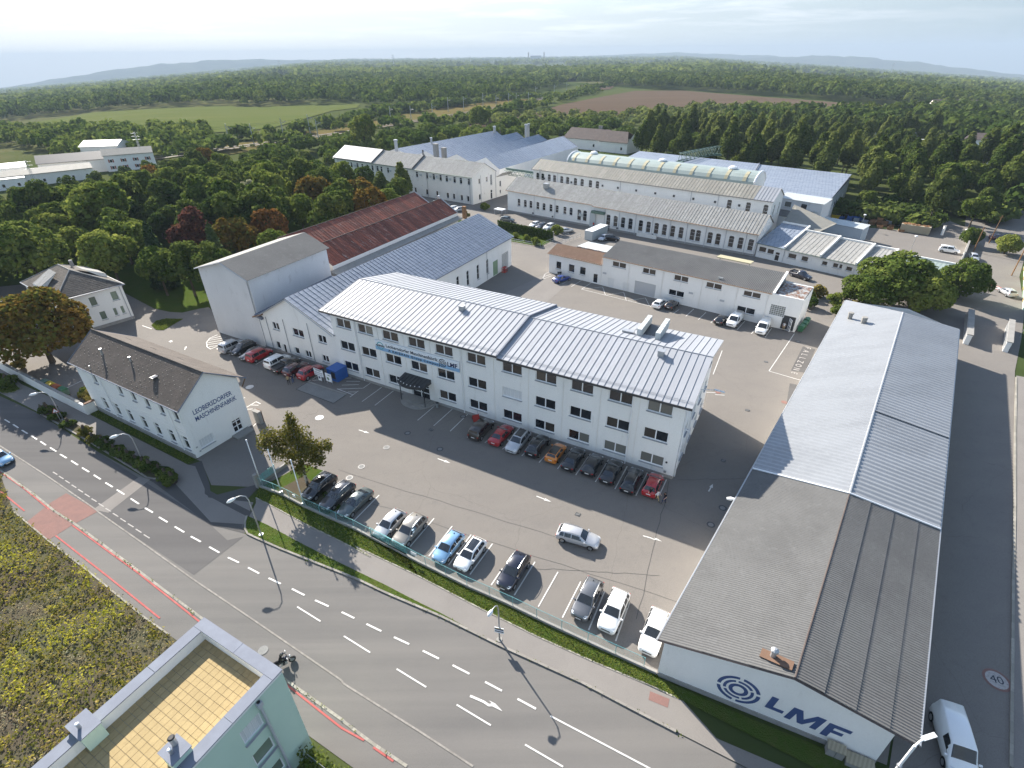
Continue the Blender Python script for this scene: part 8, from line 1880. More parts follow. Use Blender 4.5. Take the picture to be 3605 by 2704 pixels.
t = thing('open_container','long beige ribbed open-top container filled with scrap at the yard fence','container',(118.0,154.4, .02), R(-40)); mb = MB(); mb.box((0,0,1.15),(7.2,2.3,2.1)); inst('body', mb.mesh('body','beige_paint'), t)
mb = MB()
for k in range(16): mb.box((-3.4 + k * .45,-1.18,1.1),(.14, .06,2.0)); mb.box((-3.4 + k * .45,1.18,1.1),(.14, .06,2.0))
inst('rib', mb.mesh('rib','beige_paint'), t); mb = MB()
for k in range(60): mb.box((random.uniform(-3.3,3.3), random.uniform(-.9, .9),2.25),(random.uniform(.2, .7), random.uniform(.2, .5), random.uniform(.1, .35)), random.uniform(0,3))
o = inst('scrap_load', mb.mesh('scrap_load','wood'), t); o['kind'] = 'stuff'
def yard_fence():
 t = thing('yard_fence','tall grey mesh fence between the right yard and the dense wood','fence',(100,172.5,0)); pts = [(98.5,174.0),(104.5,171.6),(112,166.5),(119,160.2),(123,155.5)]
 for p in resample(pts, 2.6): mb = MB(); mb.tube([(p.x, p.y, 0),(p.x, p.y, 2.6)], .05,5); mb.build('post','metal_grey', t)
 for z in (.2,1.4,2.55): mb = MB(); mb.tube([(p[0], p[1], z) for p in pts], .025,4); mb.build('rail','metal_grey', t)
 t2 = thing('gate_pillar','white gate pillar at the shady track into the wood, left one','pillar',(124.3,151.8,0)); mb = MB(); mb.box((0,0,1.3),(.5, .5,2.6)); inst('pier', mb.mesh('pier','plaster_white'), t2); mb = MB(); mb.box((0,0,2.65),(.62, .62, .1)); inst('cap', mb.mesh('cap','concrete'), t2)
 t2 = thing('gate_pillar','white gate pillar at the shady track into the wood, right one','pillar',(128.2,148.6,0)); mb = MB(); mb.box((0,0,1.3),(.5, .5,2.6)); inst('pier', mb.mesh('pier','plaster_white'), t2); mb = MB(); mb.box((0,0,2.65),(.62, .62, .1)); inst('cap', mb.mesh('cap','concrete'), t2)
 t3 = thing('street_wall','white wall between the right yard and the side street','wall',(123,140,0)); mb = MB(); ribbon(mb, [(114.5,130.3),(131.6,150.2)], .3,1.9,0,-.2); mb.build('wall','plaster_old', t3); mb = MB(); ribbon(mb, [(114.5,130.3),(131.6,150.2)], .42,2.0,0,1.9); mb.build('coping','concrete', t3)
yard_fence()
for (a, b, w_, lab) in (((81.9,84.6),(90.2,95.4),1.0,'white louvred gate wing left of the side street opening'),((86.6,81.6),(94.3,90.6), .9,'white louvred gate wing right of the side street opening')):
 A, B = V(a), V(b); d = (B - A).normalized(); n = V((-d.y, d.x)); Lg = (B - A).length; t = thing('gate_wing', lab,'gate',(A.x, A.y, 0), math.atan2(d.y, d.x),'gate wings at the side street'); mb = MB(); mb.box((Lg / 2,0, .95),(Lg, w_ * .8,1.9)); inst('core', mb.mesh('core','plaster_white'), t)
 mb = MB(); mb.box((Lg / 2,0,1.95),(Lg + .2, w_, .12)); inst('cap', mb.mesh('cap','concrete'), t)
 for k in range(9): mb = MB(); mb.box((Lg * (k + .5) / 9, w_ * .42, .95),(Lg / 14, .06,1.4)); inst('louvre', mb.mesh('louvre','metal_grey'), t)
for i,(x, y, h, lab) in enumerate(((104.6,158.4,4.2,'yard lamp with flat white head at the crates'),(104.7,135.7,4.5,'yard lamp behind the stepped row'))):
 t = thing('yard_lamp', lab,'lamp',(x, y, 0)); mb = MB(); mb.tube([(0,0,0),(0,0, h)], .06,6); inst('pole', mb.mesh('pole','metal_grey'), t); mb = MB(); mb.tube([(0,0, h),(0,0, h + .2)], [.4, .3], 8); inst('lamp_head', mb.mesh('lamp_head','lamp_white'), t)
for i,(x, y, h, lab) in enumerate(((131.6,143.6,7.5,'leaning wooden pole at the shady street corner'),(117.7,118.7,8.0,'wooden power pole beside the yellow-green house'),(122.0,136.5,6.5,'grey pole by the young street tree'))):
 t = thing('utility_pole', lab,'pole',(x, y, 0)); mb = MB(); mb.tube([(0,0,0),(.25 if i == 0 else 0,0, h)], [.14, .1], 6); inst('pole', mb.mesh('pole','wood'), t); mb = MB(); mb.box((.2 if i == 0 else 0,0, h - .5),(1.2, .1, .1)); inst('cross_arm', mb.mesh('cross_arm','wood'), t)
def sign(label, x, y, h, kind):
 t = thing('traffic_sign', label,'traffic sign',(x, y, .05), R(200)); mb = MB(); mb.tube([(0,0,0),(0,0, h)], .035,6); inst('post', mb.mesh('post','metal_grey'), t)
 if kind == 'tri':
  for nm, s, m, y_ in (('face', .50,'red_paint', .05),('face_inner', .36,'banner_white', .062)): mb = MB(); q = [(s * math.sin(a), y_, h - .15 + s * math.cos(a)) for a in (0,2.094,4.189)]; mb.hexa([(p[0], y_ - .01, p[2]) for p in q], q); inst(nm, mb.mesh(nm, m), t)
  mb = MB(); mb.box((0, .07, h - .2),(.05, .01, .28)); inst('symbol', mb.mesh('symbol','black'), t)
 else:
  for nm, r, m, y_ in (('face', .32,'red_paint', .05),('face_inner', .24,'banner_white', .062)): mb = MB(); mb.tube([(0, y_ - .01, h),(0, y_, h)], r, 14); inst(nm, mb.mesh(nm, m), t)
sign('red and white triangular warning sign in the hedge strip', -65.9,63.3,2.2,'tri'); sign('round red-rimmed sign beyond the right gate wing', 93.6,87.0,2.2,'round')
# ramp, ivy wall and railings in front of the long hall
def ramp_rails():
 t = thing('steel_railing','grey steel railing along the ramp beside the ivy wall','railing',(8.8,144.8,0))
 for a, b in (((8.9,145.2),(17.2,156.0)),((12.0,144.0),(20.4,153.6))):
  A, B = V(a), V(b)
  for z in (.5,1.05): mb = MB(); mb.tube([(A.x, A.y, z),(B.x, B.y, z)], .035,5); mb.build('rail','metal_grey', t)
  for k in range(8): q = A.lerp(B, k / 7); mb = MB(); mb.tube([(q.x, q.y, 0),(q.x, q.y, 1.05)], .035,5); mb.build('post','metal_grey', t)
 t = thing('garden_railing','blue-green railing below the ivy wall at the yard edge','railing',(-4,151,0)); A, B = V((-6,153.5)), V((8.3,144.5))
 for z in (.5,1.0): mb = MB(); mb.tube([(A.x, A.y, z),(B.x, B.y, z)], .04,5); mb.build('rail','sheet_blue', t)
 for k in range(7): q = A.lerp(B, k / 6); mb = MB(); mb.tube([(q.x, q.y, 0),(q.x, q.y, 1.05)], .04,5); mb.build('post','sheet_blue', t)
ramp_rails()
def rail_masts():
 M_ = [(-168.2,348.5),(-153.3,347.4),(-148.0,382.0),(-138.2,405.4),(-122.3,372.4),(-94.4,470.5),(-77.8,468.8),(-63.5,491.1),(-58.2,569.4),(-44.5,584.7),(-27.3,629.3),(-12.6,586.0),(-.5,625.7),(7.6,624.6),(20.8,643.4),(33.7,767.2),(60,800),(82,860)]
 mb = MB(); mb.tube([(0,0,0),(0,0,12.5)], [.34, .22], 5); pm = mb.mesh('pole','metal_grey'); mb = MB(); mb.tube([(0,0,9.5),(3.2,0,10.2)], .12,4); mb.tube([(0,0,11),(3.2,0,10.2)], .08,4); am = mb.mesh('arm','metal_grey')
 pr = None
 for i,(x, y) in enumerate(M_):
  t = thing('catenary_mast','slim grey railway catenary mast standing along the line beyond the factory','mast',(x, y, terr(x, y)), random.uniform(-.4, .4),'catenary masts along the railway'); inst('pole', pm, t); inst('arm', am, t)
 for off in (0,6):
  t = thing('overhead_wire','thin overhead wire strung along the railway masts,' + ('near track' if off == 0 else 'far track'),'wire',(0,0,0)); mb = MB(); mb.tube([(-172 - off, 330 + off, 11),(-122 - off, 400 + off, 10.5),(-70 - off, 495 + off, 10.5),(-10 - off, 610 + off, 10.5),(60 - off, 790 + off, 10.5)], .05,3); mb.build('wire','metal_dark', t)
 for off in (0,5.0):
  t = structure(MB_line('rail_track', [(-230 - off, 240 + off),(-172 - off, 325 + off),(-118 - off, 402 + off),(-66 - off, 497 + off),(-6 - off, 612 + off),(70 - off, 800 + off),(160 - off, 1000 + off)], 2.6, .5,'roof_brown'))
 for i,(x, y, h, lab) in enumerate(((-184.6,287.9,15,'lattice power pylon beside the station house'),(-196,231,11,'lattice mast in front of the railway shed'),(-201,214,10,'lattice mast at the left picture edge'))):
  t = thing('lattice_mast', lab,'mast',(x, y, 0)); mb = MB()
  for a in (-.5, .5):
   for b in (-.5, .5): mb.tube([(a, b, 0),(a * .4, b * .4, h)], .07,4)
  inst('leg', mb.mesh('leg','metal_grey'), t); mb = MB()
  for k in range(9): z0, z1 = h * k / 9, h * (k + 1) / 9; s = .5 - .3 * k / 9; mb.tube([(-s, -s, z0),(s, -s, z1)], .04,3); mb.tube([(s, s, z0),(-s, s, z1)], .04,3)
  inst('brace', mb.mesh('brace','metal_grey'), t)
  for z in (h - .6, h - 2.0, h - 3.4): mb = MB(); mb.box((0,0, z),(3.4, .12, .12), .6); inst('cross_arm', mb.mesh('cross_arm','metal_grey'), t)
 for (az, dist, h, lab) in ((-10.5,2900,55,'tall lattice pylon far out on the plain, middle'),(-20.3,3300,50,'hazy lattice pylon on the left plain'),(32.0,3500,60,'dark tower on the plain before the right hills'),(-3.5,3600,45,'faint lattice pylon near the horizon right of the middle one')):
  x, y = dist * math.sin(R(az)), dist * math.cos(R(az)); t = thing('power_pylon', lab,'pylon',(x, y, terr(x, y))); mb = MB(); mb.tube([(0,0,0),(0,0, h)], [2.2, .8], 4); inst('tower', mb.mesh('tower','metal_grey'), t); mb = MB(); mb.box((0,0, h * .8),(18,1,1)); mb.box((0,0, h * .95),(12,1,1)); inst('cross_arm', mb.mesh('cross_arm','metal_grey'), t)
def MB_line(name, pts, w_, z, m):
 mb = MB()
 a = offset_line(pts, w_ / 2); b = offset_line(pts, -w_ / 2)
 for i in range(len(pts) - 1):
  q = [b[i], b[i + 1], a[i + 1], a[i]]; mb.poly([(p[0], p[1], terr(*p) + z) for p in q])
 return mb.build(name, m)
rail_masts()

# ---------------------------------------------------------------- vegetation
def leaf_mesh(name, c, nrm, size, tint, m, asp=0.75):
 n = len(c); r = RNG.normal(size=(n, 3)); t = np.cross(nrm, r); t /= np.linalg.norm(t, axis=1)[:, None] + 1e-9; b = np.cross(nrm, t)
 t = t * size[:, None] * .5; b = b * size[:, None] * .5 * asp
 bend = nrm * (size * .12)[:, None]
 v = np.stack([c - t - b, c + t - b - bend, c + t + b, c - t + b - bend], axis=1).reshape(-1,3)
 me = bpy.data.meshes.new(name); me.vertices.add(4 * n); me.vertices.foreach_set('co', v.astype(np.float32).ravel())
 me.loops.add(4 * n); me.loops.foreach_set('vertex_index', np.arange(4 * n, dtype=np.int32)); me.polygons.add(n)
 me.polygons.foreach_set('loop_start', np.arange(0,4 * n, 4, dtype=np.int32)); me.polygons.foreach_set('loop_total', np.full(n, 4, dtype=np.int32))
 at = me.attributes.new('tint','FLOAT','FACE'); at.data.foreach_set('value', tint.astype(np.float32))
 me.materials.append(MATS[m]); me.update(); return me
def unit(a): return a / (np.linalg.norm(a, axis=1)[:, None] + 1e-9)
def crown_pts(seed, n, rx, rz, cz_, nl, up=0.25, inner=0.12, shape='round'):
 g = np.random.default_rng(seed)
 d = unit(g.normal(size=(nl, 3))); d[:, 2] = np.abs(d[:, 2]) * 1.1 - .35; d = unit(d)
 rad = g.uniform(.50, .80, nl); lc = d * rad[:, None]; lr = g.uniform(.26, .46, nl)
 lc = np.vstack([lc, [[0,0, .1], [0,0, .5], [.1,0,-.2]]]); lr = np.concatenate([lr, [.5, .42, .48]])
 if shape == 'tall': lc[:, 0:2] *= (1.05 - .55 * np.clip((lc[:, 2] + .4) / 1.4,0,1))[:, None]
 if shape == 'flat': lc[:, 2] *= .75
 w = lr ** 2; w /= w.sum(); k = g.choice(len(lr), size=int(n * 1.7), p=w)
 dr = g.normal(size=(len(k),3)); dr += lc[k] * .9; dr[:, 2] += up; dr = unit(dr)
 rr = np.where(g.random(len(k)) < inner, g.uniform(.2, .8, len(k)), g.uniform(.82,1.10, len(k)))
 p = lc[k] + dr * (lr[k] * rr)[:, None]
 dmin = np.full(len(p),9.0)
 for i in range(len(lr)):
  q = np.linalg.norm(p - lc[i], axis=1) / lr[i]; q[k == i] = 9; dmin = np.minimum(dmin, q)
 keep = (dmin > .72) | (g.random(len(p)) < .15); p, dr = p[keep][:n], dr[keep][:n]
 nr = unit(dr * .85 + g.normal(size=dr.shape) * .55 + np.array([0,0, .25]))
 lobe_t = g.normal(0, .16, len(lr))[k][keep][:n]
 tint = np.clip(.5 + lobe_t + g.normal(0, .18, len(p)),0,1)
 p = p * np.array([rx, rx, rz]) + np.array([0,0, cz_]); return p, nr, tint, lc * np.array([rx, rx, rz]) + np.array([0,0, cz_])
def trunk_mb(h, r, lc, n=7, lim=7):
 mb = MB(); top = V((.1, .05, h)); mb.tube([(0,0,-.3),(0,0, h * .35),(.05,0, h * .7), top], [r * 1.3, r, r * .75, r * .45], n)
 for q in sorted(lc.tolist(), key=lambda q: -q[2])[:lim]:
  a = V((.03,0, h * random.uniform(.45, .8))); b = V(q); mb.tube([a, lerp(a, b, .5) + V((0,0,-.2)), b], [r * .5, r * .3, r * .1], 5)
 return mb
TREE = {}
def proto(key, m, n, rx, rz, h, nl, leaf, seed, shape='round', bark='bark', r=.28, up=.25, asp=.75):
 cz_ = h - rz * 1.05; p, nr, ti, lc = crown_pts(seed, n, rx, rz, cz_, nl, up, .12, shape); g = np.random.default_rng(seed + 99)
 sz = leaf * g.uniform(.7,1.35, len(p))
 TREE[key] = (leaf_mesh('crown', p, nr, sz, ti, m, asp), trunk_mb(max(1.5, cz_ - rz * .2), r, lc).mesh('trunk', bark))
def conifer(key, n, rx, h, leaf, seed):
 g = np.random.default_rng(seed); z = h * (1 - np.sqrt(g.random(n)) * .95); a = g.uniform(0,2 * np.pi, n); lay = np.sin(z * 2 * np.pi / 1.1) * .12
 rr = rx * (1 - z / h) ** .85 * np.sqrt(g.uniform(.35,1.0, n)) * (1 + lay) + .1
 p = np.stack([rr * np.cos(a), rr * np.sin(a), z - rr * .12], 1); nr = unit(np.stack([np.cos(a) * .6, np.sin(a) * .6, np.full(n, .8)], 1) + g.normal(size=(n, 3)) * .45)
 TREE[key] = (leaf_mesh('crown', p, nr, leaf * g.uniform(.7,1.3, n), np.clip(.5 + g.normal(0, .2, n),0,1),'leaf_pine', .4), trunk_mb(h * .9, .2, np.zeros((0,3))).mesh('trunk','bark'))
for i,(m, sd) in enumerate((('leaf_mid', 3),('leaf_mid', 14),('leaf_dark', 25),('leaf_dark', 36),('leaf_light', 47),('leaf_light', 58))):
 proto('round%d' % i, m, 2300,5.2,5.4,13.5,20, .62, sd)
proto('silver','leaf_silver', 2000,4.8,5.2,13,18, .55,61); proto('purple','leaf_purple', 2200,5.0,5.6,14,18, .6,62); proto('orange','leaf_orange', 2400,5.0,5.4,13,20, .6,63); proto('autumn','leaf_autumn', 2200,5.0,5.4,13,18, .6,64)
for i, sd in enumerate((71,82,93)): proto('tall%d' % i,'leaf_poplar', 2200,4.4,8.2,20,22, .72, sd,'tall')
for i, sd in enumerate((72,83)): proto('darktall%d' % i,'leaf_dark', 2200,4.8,7.6,19,22, .74, sd,'tall')
conifer('conifer', 2600,3.0,14, .8,5)
proto('chestnut','leaf_autumn', 7500,6.9,6.6,13.2,34, .50,101, r=.4, up=.35)
def birch():
 g = np.random.default_rng(107); lob = [(0,0,9.0, .45),(.1, .1,8.2, .7),(-.2,0,7.3, .95),(.4, .2,6.4,1.2),(-.9, .1,6.1,1.1),(-2.4, .3,6.3,1.25),(-3.2, .1,5.7, .8),(-1.8,-.3,5.0,1.1),(.9,-.3,5.2,1.35),(1.9, .2,4.6,1.0),(2.9, .1,4.9, .65),(.1, .5,4.2,1.4),(-1.2, .5,3.7, .9),(1.2, .4,3.2,1.0),(-.2,-.5,2.7, .9),(2.1,-.4,3.5, .6)]
 pp, nn = [], []
 for (x, y, z, r) in lob:
  n = int(430 * r ** 1.6); d = unit(g.normal(size=(n, 3))); q = np.array([x, y, z]) + d * r * g.uniform(.25,1.12, n)[:, None]; q[:, 2] -= np.abs(g.normal(0, .25, n)); pp.append(q); nn.append(unit(d * .5 + g.normal(size=(n, 3)) * .7))
 p, nr = np.vstack(pp), np.vstack(nn); TREE['birch'] = (leaf_mesh('crown', p, nr, g.uniform(.12, .27, len(p)), np.clip(.5 + g.normal(0, .25, len(p)),0,1),'leaf_birch', .6), trunk_mb(8.6, .13, np.array([q[:3] for q in lob[3:]]),7,12).mesh('trunk','bark_birch'))
birch()
proto('yard0','leaf_mid', 5200,4.9,4.5,8.9,30, .42,111); proto('yard1','leaf_light', 4600,4.6,4.3,8.4,28, .42,112)
proto('shrub0','leaf_mid', 700,1.6,1.3,2.4,9, .30,121); proto('shrub1','leaf_light', 700,1.6,1.3,2.3,9, .30,122); proto('shrub2','leaf_birch', 700,1.5,1.3,2.3,9, .30,123); proto('shrub3','leaf_dark', 700,1.7,1.3,2.3,9, .30,124)
proto('hedge0','leaf_dark', 900,1.0, .62,1.15,10, .15,131); proto('hedge1','leaf_mid', 900, .95, .7,1.25,10, .15,132); proto('hedge2','leaf_birch', 800, .95, .65,1.15,10, .15,133)
NTREE = [0]
def tree(key, x, y, s, label, group=None, name='tree', cat='tree', sz=None, z=None):
 t = thing(name, label, cat,(x, y, terr(x, y) if z is None else z), random.uniform(0,6.28), group); t.scale = (s, s, sz or s * random.uniform(.92,1.1)); c, tr = TREE[key]
 inst('crown', c, t); inst('trunk', tr, t); NTREE[0] += 1; return t
def scatter(poly, dmin, seed, avoid=(), n=9000):
 g = random.Random(seed); xs = [p[0] for p in poly]; ys = [p[1] for p in poly]; out = []; cell = {}
 for _ in range(n):
  x, y = g.uniform(min(xs), max(xs)), g.uniform(min(ys), max(ys))
  if not inside(poly, x, y) or any(inside(a, x, y) for a in avoid): continue
  k = (int(x // dmin), int(y // dmin)); ok = True
  for i in (-1,0,1):
   for j in (-1,0,1):
    for (a, b) in cell.get((k[0] + i, k[1] + j),()):
     if (a - x) ** 2 + (b - y) ** 2 < dmin * dmin: ok = False
  if ok: cell.setdefault(k, []).append((x, y)); out.append((x, y))
 return out
# single trees that stand out
tree('chestnut', -80.6,81.6,1.04,'large dense browning chestnut tree between the gatehouse and the villa', sz=1.0)
tree('birch', -25.7,49.9,1.16,'sparse yellow-green birch tree beside the flagpoles', sz=1.14).rotation_euler = (0,0, .1)
tree('purple', -79.5,133.5,1.05,'dark purple-leaved tree in the park behind the villa')
tree('orange', -62.5,138.0, .95,'orange-brown tree in the park left of the tall block roof'); tree('orange', -128.2,202.2, .95,'rusty brown tree near the station house'); tree('orange', -119,110,1.0,'rusty orange tree at the left picture edge above the villa')
tree('silver', -81,174,1.0,'silvery grey-green tree in the middle of the park'); tree('silver', -88,184, .8,'smaller silvery tree behind the first silvery one')
tree('round4', -108.5,143.5,1.45,'huge round light green tree in the left park'); tree('round5', -116.5,149.5,1.15,'light green tree joined behind the huge round one')
tree('conifer', -80.0,117.5,1.05,'dark conifer behind the villa'); tree('round2', -70.5,111.5, .86,'dark tree beside the park driveway'); tree('round3', -63.5,110.5, .82,'dark tree close beside the tall block'); tree('conifer', -66.0,117,1.0,'dark conifer close to the tall block'); tree('round1', -77,112.0, .8,'green tree at the park edge behind the villa')
tree('tall0', -37.5,192.0, .80,'leafy tall tree standing before the factory wing, right one', sz=.72); tree('tall1', -43.5,189.0, .72,'leafy tall tree standing before the factory wing, left one', sz=.62)
tree('round4', -79,316,1.35,'pale feathery tree just behind the left end of the factory wing'); tree('round5', -20,405,1.35,'pale tall tree beyond the blue-grey saw roofs')
tree('yard0', 79.5,103.0,1.35,'broad green tree in front of the stepped row, largest of the clump', sz=1.2); tree('yard0', 73.0,101.0, .92,'green tree at the left of the broad clump by the hall end'); tree('yard1', 82.0,97.8, .95,'green tree at the right of the broad clump by the hall end'); tree('yard0', 95.5,105.5, .88,'round green tree at the end of the stepped row by the street'); tree('yard1', 86.5,101.5, .8,'light green tree between the broad clump and the street tree')
tree('yard0', 124.6,141.6, .5,'small dark street tree by the parked silver car'); tree('round1', 137,158.5, .75,'bushy green tree at the gate of the shady track')
tree('yard1', 128.5,134.5, .62,'green tree at the side street edge before the yellow-green house')
SHL = ['yellow-green bush between the workshop and the clump of trees','light bush beside the junk pile','dark bush near the corrugated hall end']
for i,(x, y, k, s) in enumerate(((66.4,107.0,'shrub2', 1.2),(67.5,102.5,'shrub1', 1.15),(69.8,99.0,'shrub2', 1.1),(63.5,106.5,'shrub1', 1.1),(71.5,105.5,'shrub0', 1.3),(61.5,101.8,'shrub3', 1.0),(66,97.5,'shrub0', 1.0),(72.5,96.8,'shrub1', 1.2))):
 tree(k, x, y, s,'bush in the green patch between the workshop and the stepped row','bushes beside the workshop end','bush','bush')
for i,(x, y, k, s, lab) in enumerate(((-69.4,65.6,'hedge0', 1.25,'dark clipped bush at the left end of the hedge strip'),(-66.9,64.1,'hedge0', 1.2,'dark clipped bush second in the hedge strip'),(-63.9,62.2,'hedge0', 1.1,'round dark bush near the warning sign'),(-60.2,60.2,'hedge2', 1.1,'yellowish bush in the hedge strip, left one'),(-58.0,58.7,'hedge2', 1.05,'yellowish bush in the hedge strip, right one'))):
 tree(k, x, y, s, lab,'bushes in the hedge strip by the road','bush','bush')
for i in range(11):
 q = V((-56.2,57.7)).lerp(V((-42.2,50.2)), i / 10.0); tree('hedge0' if i % 3 else 'hedge1', q.x + random.uniform(-.2, .2), q.y + random.uniform(-.2, .2), random.uniform(.95,1.15),'dark low bush in the dense row of the hedge strip before the gatehouse','bushes in the hedge strip by the road','bush','bush')
for (x, y, k, s, lab) in ((-81.8,73.7,'hedge1', 1.6,'clipped light bush on the grass tip at the left edge'),(-84.6,75.0,'hedge0', 1.5,'second clipped bush on the grass tip at the left edge'),(-65.6,69.2,'shrub2', .85,'light bush between the boundary wall and the gatehouse'),(-67.0,70.4,'shrub1', .7,'low bush in the corner beside the gatehouse'),(-84.2,79.6,'shrub2', .8,'light bush under the chestnut tree')): tree(k, x, y, s, lab, None,'bush','bush')
for i,(x, y, k, s) in enumerate(((13.6,156.5,'shrub1', 1.2),(6.9,146.4,'shrub1', .95),(4.5,150.8,'shrub1', .8),(1.5,153.2,'shrub1', .8),(-8.8,187.2,'shrub1', 1.1),(-21.9,179.5,'shrub1', 1.1),(-14.6,176.2,'shrub2', .9))):
 tree(k, x, y, s, ['yellowing bush at the head of the railed ramp','bright bush at the foot of the railed ramp','low bush below the ivy wall','pale bush at the left below the ivy wall','thin bush at the corner of the blue-grey gable','bush behind the ridge of the rust roofs','bush between rust roof and parked cars'][i], None,'bush','bush')
def ivy_wall():
 t = thing('ivy_wall','retaining wall grown over with dark ivy below the three parked cars','wall',(-2,160,0)); A, B = V((-3.5,163.5)), V((12.3,151.0)); d = (B - A).normalized(); n = V((d.y, -d.x)); mb = MB(); ribbon(mb, [tuple(A), tuple(B)], .4,2.4,0,-.2); mb.build('wall','concrete', t)
 g = RNG; N_ = 2600; u_ = g.random(N_); z = g.random(N_) * 2.6; L = (B - A).length; p = np.stack([A.x + d.x * u_ * L + n.x * (.3 + g.random(N_) * .35), A.y + d.y * u_ * L + n.y * (.3 + g.random(N_) * .35), z], 1); nr = unit(np.array([n.x, n.y, .5]) + g.normal(size=(N_, 3)) * .5)
 o = inst('ivy', leaf_mesh('ivy', p - np.array(t.location), nr, .38 * g.uniform(.7,1.3, N_), np.clip(.45 + g.normal(0, .2, N_),0,1),'leaf_dark'), t); o['kind'] = 'stuff'
 structure(sheet('planting_bed', [(-6,153.8),(8.4,144.9),(12.2,150.6),(-3.5,163.3)], Z3,'grass'))
ivy_wall()
# the park left of the factory
HUE = dict(autumn='browning', round4='light green', round5='light green', round2='dark green', round3='dark green', tall0='poplar-like green', tall1='poplar-like green', tall2='poplar-like green', darktall0='tall dark', darktall1='tall dark')
def hue(k): return HUE.get(k,'mid green')
PARKMARK = [(-84,112,'right behind the villa'),(-62,116,'just left of the tall pale block'),(-47,142,'along the rusty roofs, near end'),(-38,168,'along the rusty roofs, far end'),(-52,195,'close before the factory wing'),(-76,220,'before the left end of the factory wing'),(-105,118,'above the villa roof at the left'),(-112,160,'around the huge round tree'),(-150,140,'at the left picture edge of the park'),(-80,160,'between the purple and the silvery tree'),(-100,195,'behind the silvery trees'),(-130,185,'below the railway buildings'),(-125,225,'near the station house'),(-160,235,'right beside the station house'),(-165,190,'before the low railway building'),(-65,175,'in the park centre before the factory wing'),(-95,235,'at the far edge of the park')]
WOODMARK = [(75,270,'behind the green roof girder'),(100,240,'behind the middle of the blue-grey warehouse'),(120,205,'behind the right corner of the blue-grey warehouse'),(118,172,'over the shady crate yard'),(135,165,'beside the shady track'),(160,185,'above the street corner at the right'),(150,215,'in the middle of the right-hand wood'),(190,205,'near the orange-roofed houses'),(185,240,'left of the orange-roofed houses'),(150,260,'deep in the wood left of the white halls'),(195,290,'before the white halls'),(215,335,'below the small greenhouse'),(160,330,'at the far edge of the wood toward the brown field'),(110,320,'at the brown field, left part'),(80,320,'beside the brown-roofed halls')]
def place(x, y, marks): return min(marks, key=lambda q: (q[0] - x) ** 2 + (q[1] - y) ** 2)[2]
SPOTS = {'park': [],'mid': [],'right': []}
near = lambda x, y, pts, d: any((x - a) ** 2 + (y - b) ** 2 < d * d for a, b in pts)
special = [(-79.5,133.5),(-62.5,138),(-128.2,202.2),(-119,110),(-81,174),(-88,184),(-108.5,143.5),(-116.5,149.5),(-80,117.5),(-70.5,112.5),(-66,117),(-37.5,192),(-43.5,189)]
park = [(-62,112),(-58,120),(-49,132),(-43,148),(-38,162),(-33,172),(-38,184),(-52,202),(-64,214),(-80,228),(-100,240),(-140,262),(-163,255),(-165,235),(-170,205),(-185,175),(-178,140),(-140,118),(-110,113),(-100,122),(-84,114),(-72,108)]
lawn = [(-98,160),(-91,158),(-93,170),(-99,172)]
pk = [p for p in scatter(park, 8.9,5, [lawn]) if not near(*p, special, 7.5)]
kinds = ['round0','round1','round2','round3','round4','round5','round2','round3','autumn','round0','round4','round1']
for i,(x, y) in enumerate(pk):
 k = random.choice(kinds); s = random.uniform(.82,1.16) * (1.08 if x < -60 else .92)
 if x < -138 and y > 165: s *= .50
 elif y > 205: s *= .78
 tree(k, x, y, s, hue(k) + ' park tree ' + place(x, y, PARKMARK),'broadleaf trees of the dense park')
# behind the factory up to the railway
mid = [(-128,262),(-100,246),(-78,256),(-55,288),(-14,336),(10,345),(30,350),(45,360),(74,340),(82,400),(20,425),(-40,398),(-100,360),(-140,318)]
md = [p for p in scatter(mid, 9.5,8) if not near(*p, [(-79,316),(-20,405)], 8)]
mdfar = [p for p in md if p[1] > 352 or random.random() < .55]
for (x, y) in md:
 if (x, y) in mdfar: continue
 big = random.random() < .55; k = random.choice(['round0','round1','round2','round4','round3']); tree(k, x, y, random.uniform(.45, .68) if big else random.uniform(.3, .42), hue(k) + (' tall' if big else ' low') + ' tree behind ' + ('the left end of the factory wing' if x < -85 else 'the factory wing' if x < -45 else 'the blue-grey saw roofs' if x < 20 else 'the brown-roofed halls'),'trees between factory and railway')
# the dense wood on the right
rightw = [(62,262),(82,248),(104,228),(121,206),(124,192),(112,178),(121,164),(126,156),(132,170),(140,176),(146,160),(172,186),(192,190),(206,212),(196,240),(205,275),(240,330),(215,360),(160,372),(92,352),(76,326),(66,295)]
clear = [[(196,250),(226,228),(244,250),(262,300),(246,320),(208,316)], [(38,318),(52,338),(72,318),(64,298),(54,300)], [(188,275),(204,275),(204,290),(188,290)]]
rw = scatter(rightw, 9.6,12, clear)
for (x, y) in rw:
 if len(rw) > 175 and x > 205 and random.random() < .4: continue
 deep = x + y * .35; k = random.choice(['tall0','tall1','tall2','tall0','darktall0','round1']) if y > 225 or x < 130 else random.choice(['darktall0','darktall1','round2','round3','round1'])
 s = random.uniform(.72,1.02); s *= .72 if near(x, y, [(121,165),(128,160),(113,178),(140,172),(150,168)], 14) else 1
 if y > 235 and x > 118: s *= .80
 elif y > 250: s *= .94
 tree(k, x, y, s * 1.06, hue(k) + ' wood tree ' + place(x, y, WOODMARK),'trees of the dense right-hand wood')
